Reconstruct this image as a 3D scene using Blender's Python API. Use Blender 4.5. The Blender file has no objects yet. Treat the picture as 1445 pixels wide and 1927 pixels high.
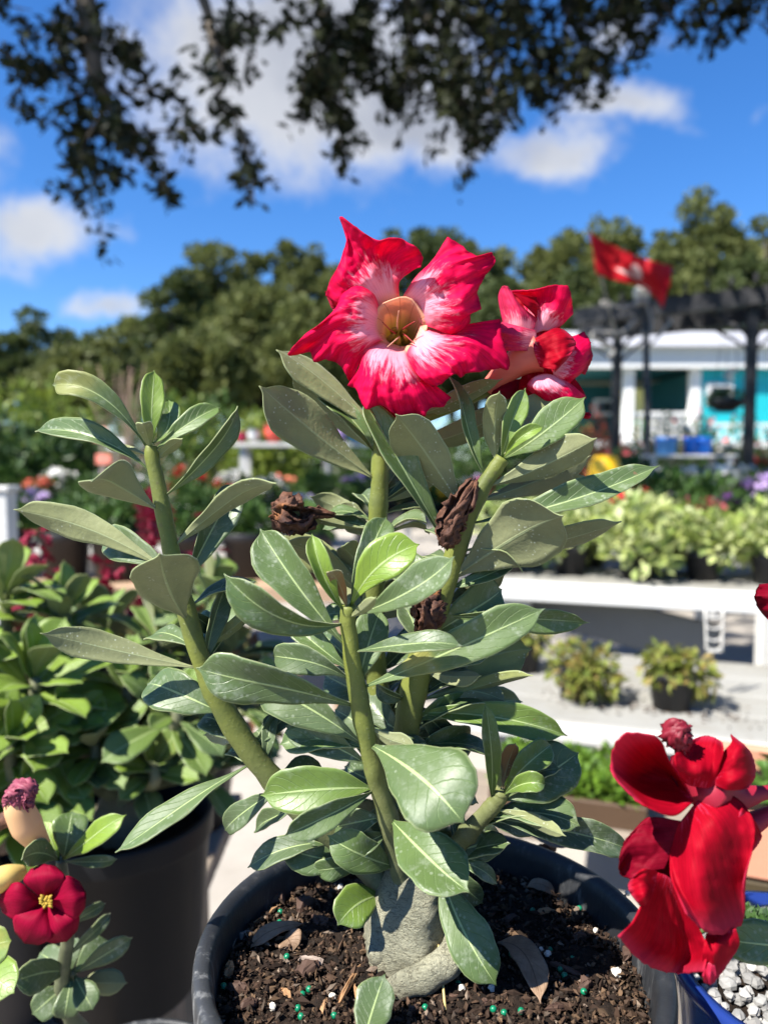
import bpy, math, random
import numpy as np
from mathutils import Vector, Matrix, noise as mnoise

# ------------------------------------------------------------------ camera, sky, sun, exposure
scene = bpy.context.scene
F = 1392.0                      # focal length in photo pixels (26 mm equivalent, portrait)
PITCH = math.radians(3.8)
CAM = np.array([0.0, 0.0, 1.15])
FWD = np.array([0.0, math.cos(PITCH), -math.sin(PITCH)])
UP = np.array([0.0, math.sin(PITCH), math.cos(PITCH)])
RIGHT = np.array([1.0, 0.0, 0.0])
cd = bpy.data.cameras.new('camera')
cam = bpy.data.objects.new('camera', cd)
scene.collection.objects.link(cam)
scene.camera = cam
cam.location = CAM
cam.rotation_euler = (math.pi / 2 - PITCH, 0, 0)
cd.sensor_fit = 'VERTICAL'
cd.sensor_height = 36.0
cd.sensor_width = 27.0
cd.lens = 26.0
cd.clip_start = 0.02
cd.clip_end = 2000.0
cd.dof.use_dof = True
cd.dof.focus_distance = 0.372
cd.dof.aperture_fstop = 6.3      # the phone's pupil, about 4 mm

SUN = np.array([-0.68, -0.46, 1.0]); SUN = SUN / np.linalg.norm(SUN)
SUN_EL = math.asin(SUN[2]); SUN_ROT = math.atan2(SUN[0], SUN[1])
sd = bpy.data.lights.new('sun', 'SUN')
sd.energy = 5.0
sd.angle = math.radians(0.53)
sd.color = (1.0, 0.955, 0.88)
so = bpy.data.objects.new('sun', sd)
scene.collection.objects.link(so)
so.rotation_euler = Vector(-SUN).to_track_quat('-Z', 'Y').to_euler()
so.location = (-6, -6, 12)
scene.view_settings.view_transform = 'Standard'
scene.view_settings.look = 'None'
scene.view_settings.exposure = 1.3
scene.view_settings.gamma = 1.0
scene.view_settings.use_curve_mapping = False

world = bpy.data.worlds.new('World')
scene.world = world
world.use_nodes = True

class NB:
    """small helper to wire shader nodes"""
    def __init__(self, tree):
        self.t = tree; self.n = tree.nodes; self.l = tree.links
    def node(self, typ, **kw):
        nd = self.n.new(typ)
        for k, v in kw.items():
            setattr(nd, k, v)
        return nd
    def put(self, sock, v):
        if v is None: return
        if hasattr(v, 'is_output') or isinstance(v, bpy.types.NodeSocket):
            self.l.new(v, sock)
        else:
            if sock.type == 'RGBA' and len(v) == 3: v = (*v, 1.0)
            sock.default_value = v
    def m(self, op, a, b=None, c=None, clamp=False):
        nd = self.node('ShaderNodeMath', operation=op, use_clamp=clamp)
        for s, v in zip(nd.inputs, (a, b, c)): self.put(s, v)
        return nd.outputs[0]
    def vm(self, op, a, b=None):
        nd = self.node('ShaderNodeVectorMath', operation=op)
        self.put(nd.inputs[0], a); self.put(nd.inputs[1], b)
        return nd.outputs[0]
    def mix(self, f, a, b, blend='MIX'):
        nd = self.node('ShaderNodeMix', data_type='RGBA', blend_type=blend)
        self.put(nd.inputs[0], f); self.put(nd.inputs[6], a); self.put(nd.inputs[7], b)
        return nd.outputs[2]
    def ss(self, x, lo, hi, a=0.0, b=1.0):
        nd = self.node('ShaderNodeMapRange', interpolation_type='SMOOTHSTEP')
        self.put(nd.inputs[0], x)
        for i, v in enumerate((lo, hi, a, b)): self.put(nd.inputs[1 + i], v)
        return nd.outputs[0]
    def noise(self, vec, scale, detail=3.0, rough=0.55, dist=0.0):
        nd = self.node('ShaderNodeTexNoise')
        self.put(nd.inputs['Vector'], vec); self.put(nd.inputs['Scale'], scale)
        self.put(nd.inputs['Detail'], detail); self.put(nd.inputs['Roughness'], rough)
        self.put(nd.inputs['Distortion'], dist)
        return nd.outputs[0]
    def comb(self, x, y, z):
        nd = self.node('ShaderNodeCombineXYZ')
        for s, v in zip(nd.inputs, (x, y, z)): self.put(s, v)
        return nd.outputs[0]
    def sep(self, v):
        nd = self.node('ShaderNodeSeparateXYZ'); self.put(nd.inputs[0], v)
        return nd.outputs
    def bump(self, h, strength=0.3, dist=0.001):
        nd = self.node('ShaderNodeBump')
        self.put(nd.inputs['Strength'], strength); self.put(nd.inputs['Distance'], dist); self.put(nd.inputs['Height'], h)
        return nd.outputs[0]

def build_sky():
    t = world.node_tree; t.nodes.clear(); b = NB(t)
    out = b.node('ShaderNodeOutputWorld'); bg = b.node('ShaderNodeBackground')
    sky = b.node('ShaderNodeTexSky', sky_type='NISHITA')
    sky.sun_disc = False
    sky.sun_elevation = SUN_EL; sky.sun_rotation = SUN_ROT
    sky.altitude = 0; sky.air_density = 1.0; sky.dust_density = 0.35; sky.ozone_density = 3.2
    hs = b.node('ShaderNodeHueSaturation')
    b.put(hs.inputs['Saturation'], 1.26); b.put(hs.inputs['Color'], sky.outputs[0])
    skyc = b.mix(1.0, hs.outputs[0], (0.95, 1.14, 1.42, 1), 'MULTIPLY')
    tc = b.node('ShaderNodeTexCoord')
    d = tc.outputs['Generated']
    x, y, z = b.sep(d)
    # flat cloud deck: direction divided by height
    zz = b.m('MAXIMUM', z, 0.03)
    deck = b.comb(b.m('DIVIDE', x, zz), b.m('DIVIDE', y, zz), 0.0)
    warp = b.noise(d, 7.0, 5.0, 0.6)
    warp2 = b.noise(b.vm('ADD', d, (3.1, 1.7, 5.2)), 7.0, 5.0, 0.6)
    yy = b.m('MAXIMUM', y, 0.05)
    az = b.m('ADD', b.m('DIVIDE', x, yy), b.m('MULTIPLY', b.m('SUBTRACT', warp, 0.5), 0.16))
    el = b.m('ADD', b.m('DIVIDE', z, yy), b.m('MULTIPLY', b.m('SUBTRACT', warp2, 0.5), 0.12))
    # cumulus banks seen between the branches: (azimuth, height, half widths, weight)
    total = None
    for (px, py, rx, ry, w) in [(560, 130, 360, 190, 1.2), (760, 225, 230, 90, 1.1), (420, 150, 180, 170, .9), (1000, 285, 130, 55, .85),
                                (1140, 195, 130, 48, .85), (1060, 235, 110, 55, .6), (60, 440, 170, 75, .95), (215, 445, 80, 40, .5), (-60, 300, 140, 90, .6),
                                (200, 575, 80, 40, .85), (1270, 235, 50, 25, .35), (1390, 200, 30, 40, .35), (1330, 300, 90, 25, .3), (1150, 60, 120, 70, .7)]:
        a = (px - 722.5) / F
        e = math.tan(math.atan((963.5 - py) / F) - PITCH)
        dx = b.m('DIVIDE', b.m('SUBTRACT', az, a), rx / F)
        dy = b.m('DIVIDE', b.m('SUBTRACT', el, e), ry / F)
        r2 = b.m('ADD', b.m('MULTIPLY', dx, dx), b.m('MULTIPLY', dy, dy))
        g = b.m('MULTIPLY', b.m('EXPONENT', b.m('MULTIPLY', r2, -0.9)), w)
        total = g if total is None else b.m('MAXIMUM', total, g)
    front = b.ss(y, 0.05, 0.3)
    total = b.m('MULTIPLY', total, front)
    fine = b.noise(d, 11.0, 7.0, 0.62)
    local = b.ss(b.m('ADD', total, b.m('MULTIPLY', b.m('SUBTRACT', fine, 0.5), 1.0)), 0.28, 0.92)
    wide = b.noise(deck, 0.55, 6.0, 0.6)
    wide = b.m('MULTIPLY', b.ss(wide, 0.60, 0.80), b.m('SUBTRACT', 1.0, b.ss(b.m('DIVIDE', y, b.m('ADD', b.m('ABSOLUTE', x), 0.01)), 1.1, 1.5)))
    cover = b.m('MAXIMUM', local, wide)
    shade = b.ss(b.noise(b.vm('ADD', d, (0.0, 0.0, 0.035)), 5.0, 4.0, 0.55), 0.36, 0.66)
    thick = b.ss(total, 0.55, 1.05)
    cc = b.mix(b.m('MULTIPLY', b.m('ADD', b.m('MULTIPLY', shade, 0.6), 0.35), thick), (5.6, 5.7, 5.9, 1), (3.2, 3.4, 3.9, 1))
    col = b.mix(b.m('MULTIPLY', cover, 0.93), skyc, cc)
    b.put(bg.inputs[0], col); b.put(bg.inputs[1], 0.060)
    t.links.new(bg.outputs[0], out.inputs[0])
build_sky()

# ------------------------------------------------------------------ helpers
rng = np.random.default_rng(11)
random.seed(5)
COL = scene.collection

def P(x, y, d):
    """photo pixel + distance along the view axis -> point"""
    return CAM + d * (FWD + (x - 722.5) / F * RIGHT + (963.5 - y) / F * UP)
def G(x, y, z):
    """photo pixel on a horizontal plane"""
    v = FWD + (x - 722.5) / F * RIGHT + (963.5 - y) / F * UP
    return CAM + v * ((z - CAM[2]) / v[2])
def nrm(v):
    v = np.asarray(v, float); return v / (np.linalg.norm(v) + 1e-12)

def catmull(pts, n):
    """smooth curve through the points, n samples, plus the parameter"""
    pts = np.asarray(pts, float); k = len(pts)
    if k == 1: return np.repeat(pts, n, 0)
    if k == 2: return pts[0] + (pts[1] - pts[0]) * np.linspace(0, 1, n)[:, None]
    p = np.vstack([2 * pts[0] - pts[1], pts, 2 * pts[-1] - pts[-2]])
    t = np.linspace(0, k - 1, n); i = np.minimum(t.astype(int), k - 2); f = (t - i)[:, None]
    a, b_, c, d_ = p[i], p[i + 1], p[i + 2], p[i + 3]
    return 0.5 * (2 * b_ + (c - a) * f + (2 * a - 5 * b_ + 4 * c - d_) * f ** 2 + (3 * b_ - a - 3 * c + d_) * f ** 3)

def new_mesh(verts, faces, mats, midx=None, uvs=None, smooth=True):
    me = bpy.data.meshes.new('mesh')
    me.from_pydata([tuple(v) for v in np.asarray(verts, float)], [], [tuple(int(i) for i in f) for f in faces])
    for m_ in (mats if isinstance(mats, (list, tuple)) else [mats]): me.materials.append(m_)
    if midx is not None: me.polygons.foreach_set('material_index', np.asarray(midx, np.int32))
    if uvs is not None:
        lay = me.uv_layers.new(name='uv')
        li = np.zeros(len(me.loops), np.int32); me.loops.foreach_get('vertex_index', li)
        lay.data.foreach_set('uv', np.asarray(uvs, np.float32)[li].ravel())
    if smooth: me.polygons.foreach_set('use_smooth', np.ones(len(me.polygons), bool))
    me.update()
    return me
def obj(name, me, parent=None, loc=None, mat4=None):
    o = bpy.data.objects.new(name, me); COL.objects.link(o)
    if parent is not None: o.parent = parent
    if mat4 is not None: o.matrix_local = mat4
    elif loc is not None: o.location = loc
    return o
def tag(o, label, cat, group=None, kind=None):
    if label: o['label'] = label
    if cat: o['category'] = cat
    if group: o['group'] = group
    if kind: o['kind'] = kind
    return o
def thing(name, label, cat, loc=(0, 0, 0), rz=0.0, group=None):
    o = bpy.data.objects.new(name, None); COL.objects.link(o)
    o.empty_display_size = 0.02
    o.location = loc; o.rotation_euler = (0, 0, rz)
    return tag(o, label, cat, group)
def structure(name, me):
    o = obj(name, me); o['kind'] = 'structure'; return o
def copy_tree(o, parent=None):
    c = o.copy(); COL.objects.link(c); c.parent = parent
    for ch in list(o.children): copy_tree(ch, c)
    return c

class MB:
    """collects geometry in one mesh"""
    def __init__(self): self.v = []; self.f = []; self.n = 0
    def add(self, v, f):
        v = np.asarray(v, float)
        self.v.append(v); self.f += [tuple(int(i) + self.n for i in q) for q in f]; self.n += len(v)
    def box(self, lo, hi, bev=0.0):
        x0, y0, z0 = lo; x1, y1, z1 = hi
        if bev <= 0:
            self.add([(x0, y0, z0), (x1, y0, z0), (x1, y1, z0), (x0, y1, z0), (x0, y0, z1), (x1, y0, z1), (x1, y1, z1), (x0, y1, z1)],
                     [(3, 2, 1, 0), (4, 5, 6, 7), (0, 1, 5, 4), (1, 2, 6, 5), (2, 3, 7, 6), (3, 0, 4, 7)])
        else:
            c = np.array([(x0 + x1) / 2, (y0 + y1) / 2, (z0 + z1) / 2]); h = np.array([x1 - x0, y1 - y0, z1 - z0]) / 2
            bev = min(bev, h.min() * .45)
            vs = []; idx = {}
            for s in [(a, b_, c_) for a in (-1, 1) for b_ in (-1, 1) for c_ in (-1, 1)]:
                for ax in range(3):
                    p = np.array(s) * (h - bev); p[ax] = s[ax] * h[ax]
                    idx[(s, ax)] = len(vs); vs.append(c + p)
            fs = []
            for ax in range(3):
                u, w = [(1, 2), (2, 0), (0, 1)][ax]
                for sg in (-1, 1):
                    q = []
                    for (a, b_) in ((-1, -1), (1, -1), (1, 1), (-1, 1)):
                        s = [0, 0, 0]; s[ax] = sg; s[u] = a; s[w] = b_; q.append(idx[(tuple(s), ax)])
                    fs.append(q if sg > 0 else q[::-1])
            for ax in range(3):
                u, w = [(1, 2), (2, 0), (0, 1)][ax]
                for a in (-1, 1):
                    for b_ in (-1, 1):
                        s0 = [0, 0, 0]; s0[u] = a; s0[w] = b_; s1 = list(s0); s0[ax] = -1; s1[ax] = 1
                        q = [idx[(tuple(s0), u)], idx[(tuple(s1), u)], idx[(tuple(s1), w)], idx[(tuple(s0), w)]]
                        fs.append(q if a * b_ < 0 else q[::-1])
            for s in [(a, b_, c_) for a in (-1, 1) for b_ in (-1, 1) for c_ in (-1, 1)]:
                q = [idx[(s, 0)], idx[(s, 1)], idx[(s, 2)]]
                fs.append(q if s[0] * s[1] * s[2] > 0 else q[::-1])
            self.add(vs, fs)
        return self
    def tube(self, pts, rad, n=8, cap=True):
        pts = np.asarray(pts, float); k = len(pts)
        rad = np.broadcast_to(np.asarray(rad, float), (k,))
        T = np.gradient(pts, axis=0); T /= (np.linalg.norm(T, axis=1)[:, None] + 1e-12)
        ref = np.array([0, 0, 1.0]) if abs(T[0][2]) < .9 else np.array([1.0, 0, 0])
        a = nrm(np.cross(T[0], ref)); vs = []
        th = np.linspace(0, 2 * math.pi, n, endpoint=False)
        for i in range(k):
            a = nrm(a - T[i] * np.dot(a, T[i])); b_ = np.cross(T[i], a)
            vs.append(pts[i] + rad[i] * (np.cos(th)[:, None] * a + np.sin(th)[:, None] * b_))
        vs = np.vstack(vs); fs = []
        for i in range(k - 1):
            for j in range(n):
                j2 = (j + 1) % n
                fs.append((i * n + j, i * n + j2, (i + 1) * n + j2, (i + 1) * n + j))
        if cap: fs += [tuple(range(n))[::-1], tuple((k - 1) * n + j for j in range(n))]
        self.add(vs, fs)
        return self
    def lathe(self, prof, c=(0, 0, 0), n=32):
        """profile of (radius, height), open ends"""
        th = np.linspace(0, 2 * math.pi, n, endpoint=False); vs = []
        for r, h in prof: vs.append(np.stack([c[0] + r * np.cos(th), c[1] + r * np.sin(th), np.full(n, c[2] + h)], 1))
        fs = []
        for i in range(len(prof) - 1):
            for j in range(n):
                j2 = (j + 1) % n; fs.append((i * n + j, i * n + j2, (i + 1) * n + j2, (i + 1) * n + j))
        self.add(np.vstack(vs), fs)
        return self
    def mesh(self, mat, smooth=True): return new_mesh(np.vstack(self.v), self.f, mat, smooth=smooth)
    def build(self, name, mat, parent=None, smooth=False, **kw): return obj(name, self.mesh(mat, smooth), parent, **kw)

# ------------------------------------------------------------------ materials
def material(name, fn):
    m_ = bpy.data.materials.new(name); m_.use_nodes = True
    t = m_.node_tree; t.nodes.clear(); b = NB(t)
    out = b.node('ShaderNodeOutputMaterial'); pb = b.node('ShaderNodeBsdfPrincipled')
    t.links.new(pb.outputs[0], out.inputs[0])
    def setp(**kw):
        for k, v in kw.items():
            b.put(pb.inputs[{'color': 'Base Color', 'rough': 'Roughness', 'spec': 'Specular IOR Level', 'normal': 'Normal', 'metal': 'Metallic', 'alpha': 'Alpha',
                             'coat': 'Coat Weight', 'sheen': 'Sheen Weight', 'emit': 'Emission Color', 'emits': 'Emission Strength'}[k]], v)
    def translucent(col, f):
        tr = b.node('ShaderNodeBsdfTranslucent'); b.put(tr.inputs[0], col)
        mx = b.node('ShaderNodeMixShader'); b.put(mx.inputs[0], f)
        t.links.new(pb.outputs[0], mx.inputs[1]); t.links.new(tr.outputs[0], mx.inputs[2]); t.links.new(mx.outputs[0], out.inputs[0])
    fn(b, setp, translucent)
    return m_
def objcoord(b):
    return b.node('ShaderNodeTexCoord').outputs['Object']
def simple(name, col, rough=0.6, var=0.18, scale=8.0, spec=0.4, bump=0.0, metal=0.0, trans=0.0, island=0.0, fine=0.0):
    """a plain colour with mottling, small relief and piece-to-piece variation"""
    def fn(b, setp, tr):
        c = objcoord(b)
        n = b.noise(c, scale, 5.0, 0.6)
        f = b.m('ADD', 1.0 - var, b.m('MULTIPLY', n, 2 * var))
        if island > 0:
            g = b.node('ShaderNodeNewGeometry')
            f = b.m('MULTIPLY', f, b.m('ADD', 1 - island, b.m('MULTIPLY', g.outputs['Random Per Island'], 2 * island)))
        col_ = b.mix(1.0, col, b.comb(f, f, f), 'MULTIPLY')
        kw = dict(color=col_, rough=b.m('ADD', rough - .08, b.m('MULTIPLY', n, .16)), spec=spec, metal=metal)
        if bump > 0: kw['normal'] = b.bump(b.noise(c, scale * 6, 4.0, .6), bump, 0.01 / max(scale, .1))
        setp(**kw)
        if trans > 0: tr(col_, trans)
    return material(name, fn)
def palette(name, cols, rough=0.55, trans=0.2, spec=0.35):
    """foliage: each leaf takes its own tone between the given colours"""
    def fn(b, setp, tr):
        g = b.node('ShaderNodeNewGeometry').outputs['Random Per Island']
        r = b.node('ShaderNodeValToRGB'); e = r.color_ramp.elements
        while len(e) < len(cols): e.new(0.5)
        for i, c in enumerate(cols): e[i].position = i / max(1, len(cols) - 1); e[i].color = (*c, 1)
        b.put(r.inputs[0], g)
        setp(color=r.outputs[0], rough=rough, spec=spec)
        if trans > 0: tr(r.outputs[0], trans)
    return material(name, fn)

def leaf_side(name, under):
    def fn(b, setp, tr):
        uv = b.node('ShaderNodeUVMap').outputs[0]
        ux, u, _ = b.sep(uv)
        v = b.m('ABSOLUTE', b.m('SUBTRACT', b.m('MULTIPLY', ux, 2.0), 1.0))
        at = b.node('ShaderNodeAttribute', attribute_type='OBJECT', attribute_name='tone')
        tone = at.outputs['Fac']
        rnd = b.node('ShaderNodeObjectInfo').outputs['Random']
        oc = objcoord(b)
        seedv = b.vm('ADD', oc, b.comb(b.m('MULTIPLY', rnd, 7.0), b.m('MULTIPLY', rnd, 3.0), 0.0))
        ribw = b.m('ADD', 0.022, b.m('MULTIPLY', b.m('SUBTRACT', 1.0, u), 0.085))
        rib = b.ss(v, b.m('MULTIPLY', ribw, 0.55), ribw, 1.0, 0.0)
        # side veins leave the midrib at a slant
        ph = b.m('FRACT', b.m('ADD', b.m('SUBTRACT', b.m('MULTIPLY', u, 8.5), b.m('MULTIPLY', v, 2.3)), b.m('MULTIPLY', b.noise(uv, 5.0, 2.0), .5)))
        vein = b.ss(b.m('ABSOLUTE', b.m('SUBTRACT', ph, 0.5)), 0.0, 0.06, 1.0, 0.0)
        vein = b.m('MULTIPLY', vein, b.ss(v, 0.75, 0.95, 1.0, 0.0))
        edge = b.ss(v, 0.93, 0.985)
        blotch = b.noise(seedv, 60.0, 4.0, .6)
        if not under:
            r = b.node('ShaderNodeValToRGB'); e = r.color_ramp.elements
            e[0].position = 0.0; e[0].color = (0.058, 0.092, 0.034, 1)
            e[1].position = 0.45; e[1].color = (0.092, 0.152, 0.030, 1)
            x_ = e.new(1.0); x_.color = (0.19, 0.285, 0.030, 1)
            b.put(r.inputs[0], tone)
            base = b.mix(b.ss(blotch, .35, .7, 0.0, .55), r.outputs[0], b.mix(1.0, r.outputs[0], (0.62, 0.68, 0.6, 1), 'MULTIPLY'))
            base = b.mix(b.m('MULTIPLY', vein, 0.28), base, (0.24, 0.33, 0.13, 1))
            base = b.mix(b.m('MULTIPLY', rib, 0.85), base, (0.36, 0.45, 0.18, 1))
            base = b.mix(b.m('MULTIPLY', edge, 0.6), base, (0.30, 0.36, 0.16, 1))
            sick = b.m('MULTIPLY', b.ss(rnd, .86, .99), b.ss(b.noise(seedv, 26.0, 3.0), .54, .68))
            base = b.mix(b.m('MULTIPLY', sick, .65), base, (.30, .27, .05, 1))
            scar = b.m('MULTIPLY', b.ss(b.noise(seedv, 95.0, 3.0, .6), .70, .74), b.ss(rnd, .35, .6))
            base = b.mix(b.m('MULTIPLY', scar, .8), base, (.20, .11, .05, 1))
            # dried hard-water spots and a dusty bloom, strongest on old leaves and towards the tip
            vo = b.node('ShaderNodeTexVoronoi'); b.put(vo.inputs['Vector'], seedv); b.put(vo.inputs['Scale'], 330.0)
            drop = b.m('MULTIPLY', b.ss(vo.outputs['Distance'], 0.16, 0.34, 1.0, 0.0), b.ss(b.noise(seedv, 70.0, 3.0), .45, .62))
            film = b.ss(b.noise(seedv, 120.0, 6.0, .7), .50, .74)
            dust = b.m('MULTIPLY', b.m('SUBTRACT', 1.0, tone), b.m('ADD', b.m('MULTIPLY', drop, .45), b.m('ADD', .06, b.m('MULTIPLY', film, b.ss(u, .15, .9, .25, .62)))))
            base = b.mix(dust, base, (0.34, 0.38, 0.29, 1))
            h = b.m('ADD', b.m('MULTIPLY', blotch, .6), b.m('SUBTRACT', b.m('MULTIPLY', rib, 0.5), b.m('MULTIPLY', vein, .5)))
            fine = b.noise(seedv, 420.0, 2.0)
            setp(color=base, rough=b.m('ADD', b.m('ADD', b.m('ADD', .26, b.m('MULTIPLY', rnd, .22)), b.m('MULTIPLY', dust, .5)), b.m('MULTIPLY', blotch, .16)), spec=0.5,
                 normal=b.bump(b.m('ADD', h, b.m('MULTIPLY', fine, .25)), .5, .0009))
            tr(b.mix(1.0, base, (1.4, 1.45, .6, 1), 'MULTIPLY'), .15)
        else:
            base = b.mix(tone, (0.195, 0.205, 0.105, 1), (0.25, 0.28, 0.08, 1))
            base = b.mix(b.ss(tone, .96, .99), base, (.26, .13, .045, 1))
            base = b.mix(b.ss(blotch, .35, .7, 0.0, .5), base, (0.12, 0.13, 0.064, 1))
            base = b.mix(b.m('MULTIPLY', rib, 0.6), base, (0.30, 0.35, 0.18, 1))
            base = b.mix(b.m('MULTIPLY', vein, 0.12), base, (0.26, 0.31, 0.16, 1))
            base = b.mix(b.m('MULTIPLY', edge, 0.5), base, (0.30, 0.36, 0.16, 1))
            vo = b.node('ShaderNodeTexVoronoi'); b.put(vo.inputs['Vector'], seedv); b.put(vo.inputs['Scale'], 420.0)
            drop = b.m('MULTIPLY', b.ss(vo.outputs['Distance'], 0.12, 0.26, .55, 0.0), b.ss(b.noise(seedv, 60.0, 3.0), .48, .6))
            base = b.mix(drop, base, (.46, .5, .4, 1))
            wr = b.noise(b.vm('MULTIPLY', seedv, (1.0, 2.4, 1.0)), 260.0, 4.0, .6)
            setp(color=base, rough=.62, spec=.3, sheen=.15, normal=b.bump(b.m('ADD', wr, b.m('MULTIPLY', rib, .8)), .45, .0008))
            tr(b.mix(1.0, base, (1.1, 1.25, .6, 1), 'MULTIPLY'), .10)
    return material(name, fn)
LEAF_TOP = leaf_side('leaf_upper_side', False)
LEAF_UND = leaf_side('leaf_underside', True)

def petal_mat(name, red, light, throat, streak, rim=None):
    def fn(b, setp, tr):
        uv = b.node('ShaderNodeUVMap').outputs[0]
        ux, u, _ = b.sep(uv)
        v = b.m('ABSOLUTE', b.m('SUBTRACT', b.m('MULTIPLY', ux, 2.0), 1.0))
        rnd = b.node('ShaderNodeObjectInfo').outputs['Random']
        sv = b.comb(b.m('ADD', b.m('MULTIPLY', ux, 13.0), b.m('MULTIPLY', rnd, 31.0)), b.m('MULTIPLY', u, 3.4), b.m('MULTIPLY', rnd, 9.0))
        st = b.noise(sv, 1.5, 6.0, .68, .5)
        fine = b.noise(b.comb(b.m('MULTIPLY', ux, 46.0), b.m('MULTIPLY', u, 4.0), rnd), 1.0, 4.0, .6)
        reach = b.m('ADD', u, b.m('MULTIPLY', b.m('SUBTRACT', st, .5), 1.05))
        pale = b.m('MULTIPLY', b.ss(reach, streak * .55, streak * 1.28, 1.0, 0.0), b.ss(v, .62, .98, 1.0, 0.15))
        redv = b.mix(b.ss(fine, .3, .75), red, b.mix(1.0, red, (.72, .55, .6, 1), 'MULTIPLY'))
        dark = b.mix(b.ss(u, .90 if rim is None else .80, 1.0, 0.0, .6), redv, rim or b.mix(1.0, red, (.42, .4, .4, 1), 'MULTIPLY'))
        c = b.mix(b.m('MULTIPLY', pale, .92), dark, light)
        c = b.mix(b.ss(u, .02, .15, .85, 0.0), c, throat)
        vn = b.ss(b.m('ABSOLUTE', b.m('SUBTRACT', b.m('FRACT', b.m('ADD', b.m('MULTIPLY', ux, 15.0), b.m('MULTIPLY', st, .9))), .5)), 0.0, .12, 1.0, 0.0)
        c = b.mix(b.m('MULTIPLY', vn, .22), c, b.mix(1.0, red, (.5, .4, .5, 1), 'MULTIPLY'))
        wr = b.m('ADD', b.m('MULTIPLY', fine, .7), b.m('MULTIPLY', st, .6))
        setp(color=c, rough=.6, spec=.10, normal=b.bump(wr, .3, .0006))
        tr(b.mix(1.0, c, (1.2, .6, .7, 1), 'MULTIPLY'), .42)
    return material(name, fn)
PETAL = petal_mat('petal_pink_crimson', (0.80, 0.003, 0.082, 1), (0.86, 0.46, 0.57, 1), (0.82, 0.48, 0.34, 1), .47)
PETAL_RED = petal_mat('petal_deep_red', (0.44, 0.002, 0.018, 1), (0.56, 0.04, 0.10, 1), (0.66, 0.16, 0.20, 1), .20, (.50, .035, .09, 1))
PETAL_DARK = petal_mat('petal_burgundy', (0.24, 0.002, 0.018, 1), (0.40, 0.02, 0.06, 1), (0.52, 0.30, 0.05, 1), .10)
PETAL_PINK = petal_mat('petal_rosy_back', (0.68, 0.035, 0.12, 1), (0.80, 0.30, 0.36, 1), (0.78, 0.38, 0.32, 1), .42)
def stem_fn(b, setp, tr):
    c = objcoord(b); n = b.noise(c, 55.0, 5.0, .6); f = b.noise(c, 620.0, 3.0, .6)
    _, _, z = b.sep(b.node('ShaderNodeNewGeometry').outputs['Position'])
    old = b.ss(b.m('ADD', z, b.m('MULTIPLY', n, .05)), .95, 1.06, 1.0, 0.0)
    green = b.mix(b.ss(n, .35, .7), (.145, .165, .028, 1), (.095, .115, .026, 1))
    c2 = b.mix(old, green, b.mix(b.ss(n, .35, .65), (.15, .155, .085, 1), (.085, .095, .05, 1)))
    c2 = b.mix(b.ss(f, .62, .75, 0, .35), c2, (.36, .38, .24, 1))
    vo = b.node('ShaderNodeTexVoronoi'); b.put(vo.inputs['Vector'], c); b.put(vo.inputs['Scale'], 95.0)
    c2 = b.mix(b.ss(vo.outputs['Distance'], .06, .14, .4, 0.0), c2, (.10, .085, .045, 1))
    setp(color=c2, rough=.58, spec=.35, normal=b.bump(b.m('ADD', n, b.m('MULTIPLY', f, .4)), .55, .0010))
STEM = material('stem_green', stem_fn)
def caudex_fn(b, setp, tr):
    c = objcoord(b); n = b.noise(c, 30.0, 5.0, .6)
    w = b.noise(b.vm('MULTIPLY', c, (1.0, 1.0, 2.2)), 330.0, 6.0, .72, 1.2)
    col = b.mix(b.ss(n, .3, .7), (.40, .385, .27, 1), (.24, .235, .165, 1))
    col = b.mix(b.ss(w, .50, .62, 0, .75), col, (.10, .092, .06, 1))
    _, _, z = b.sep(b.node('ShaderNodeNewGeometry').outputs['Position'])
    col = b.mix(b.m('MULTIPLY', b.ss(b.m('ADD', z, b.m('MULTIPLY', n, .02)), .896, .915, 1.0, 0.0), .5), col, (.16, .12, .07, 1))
    setp(color=col, rough=.75, spec=.25, normal=b.bump(b.m('ADD', b.m('MULTIPLY', w, 1.0), n), 1.0, .0028))
CAUDEX = material('caudex_bark', caudex_fn)
def pot_fn(b, setp, tr):
    c = objcoord(b); n = b.noise(c, 14.0, 6.0, .65); s = b.noise(b.vm('MULTIPLY', c, (1, 1, .25)), 160.0, 5.0, .7)
    col = b.mix(b.ss(n, .35, .75), (.012, .013, .015, 1), (.032, .034, .037, 1))
    col = b.mix(b.m('MULTIPLY', b.ss(s, .50, .72), b.ss(n, .44, .62)), col, (.17, .17, .165, 1))
    setp(color=col, rough=b.m('ADD', .40, b.m('MULTIPLY', s, .25)), spec=.45, normal=b.bump(b.m('ADD', s, n), .25, .002))
POT = material('pot_black_plastic', pot_fn)
def soil_fn(b, setp, tr):
    c = objcoord(b); n = b.noise(c, 60.0, 8.0, .7); k = b.noise(c, 300.0, 4.0, .7)
    col = b.mix(b.ss(n, .35, .7), (.009, .006, .004, 1), (.032, .020, .013, 1))
    col = b.mix(b.ss(k, .64, .72, 0, .35), col, (.13, .09, .06, 1))
    setp(color=col, rough=.9, spec=.2, normal=b.bump(b.m('ADD', n, k), 1.0, .003))
SOIL = material('potting_soil', soil_fn)
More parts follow.
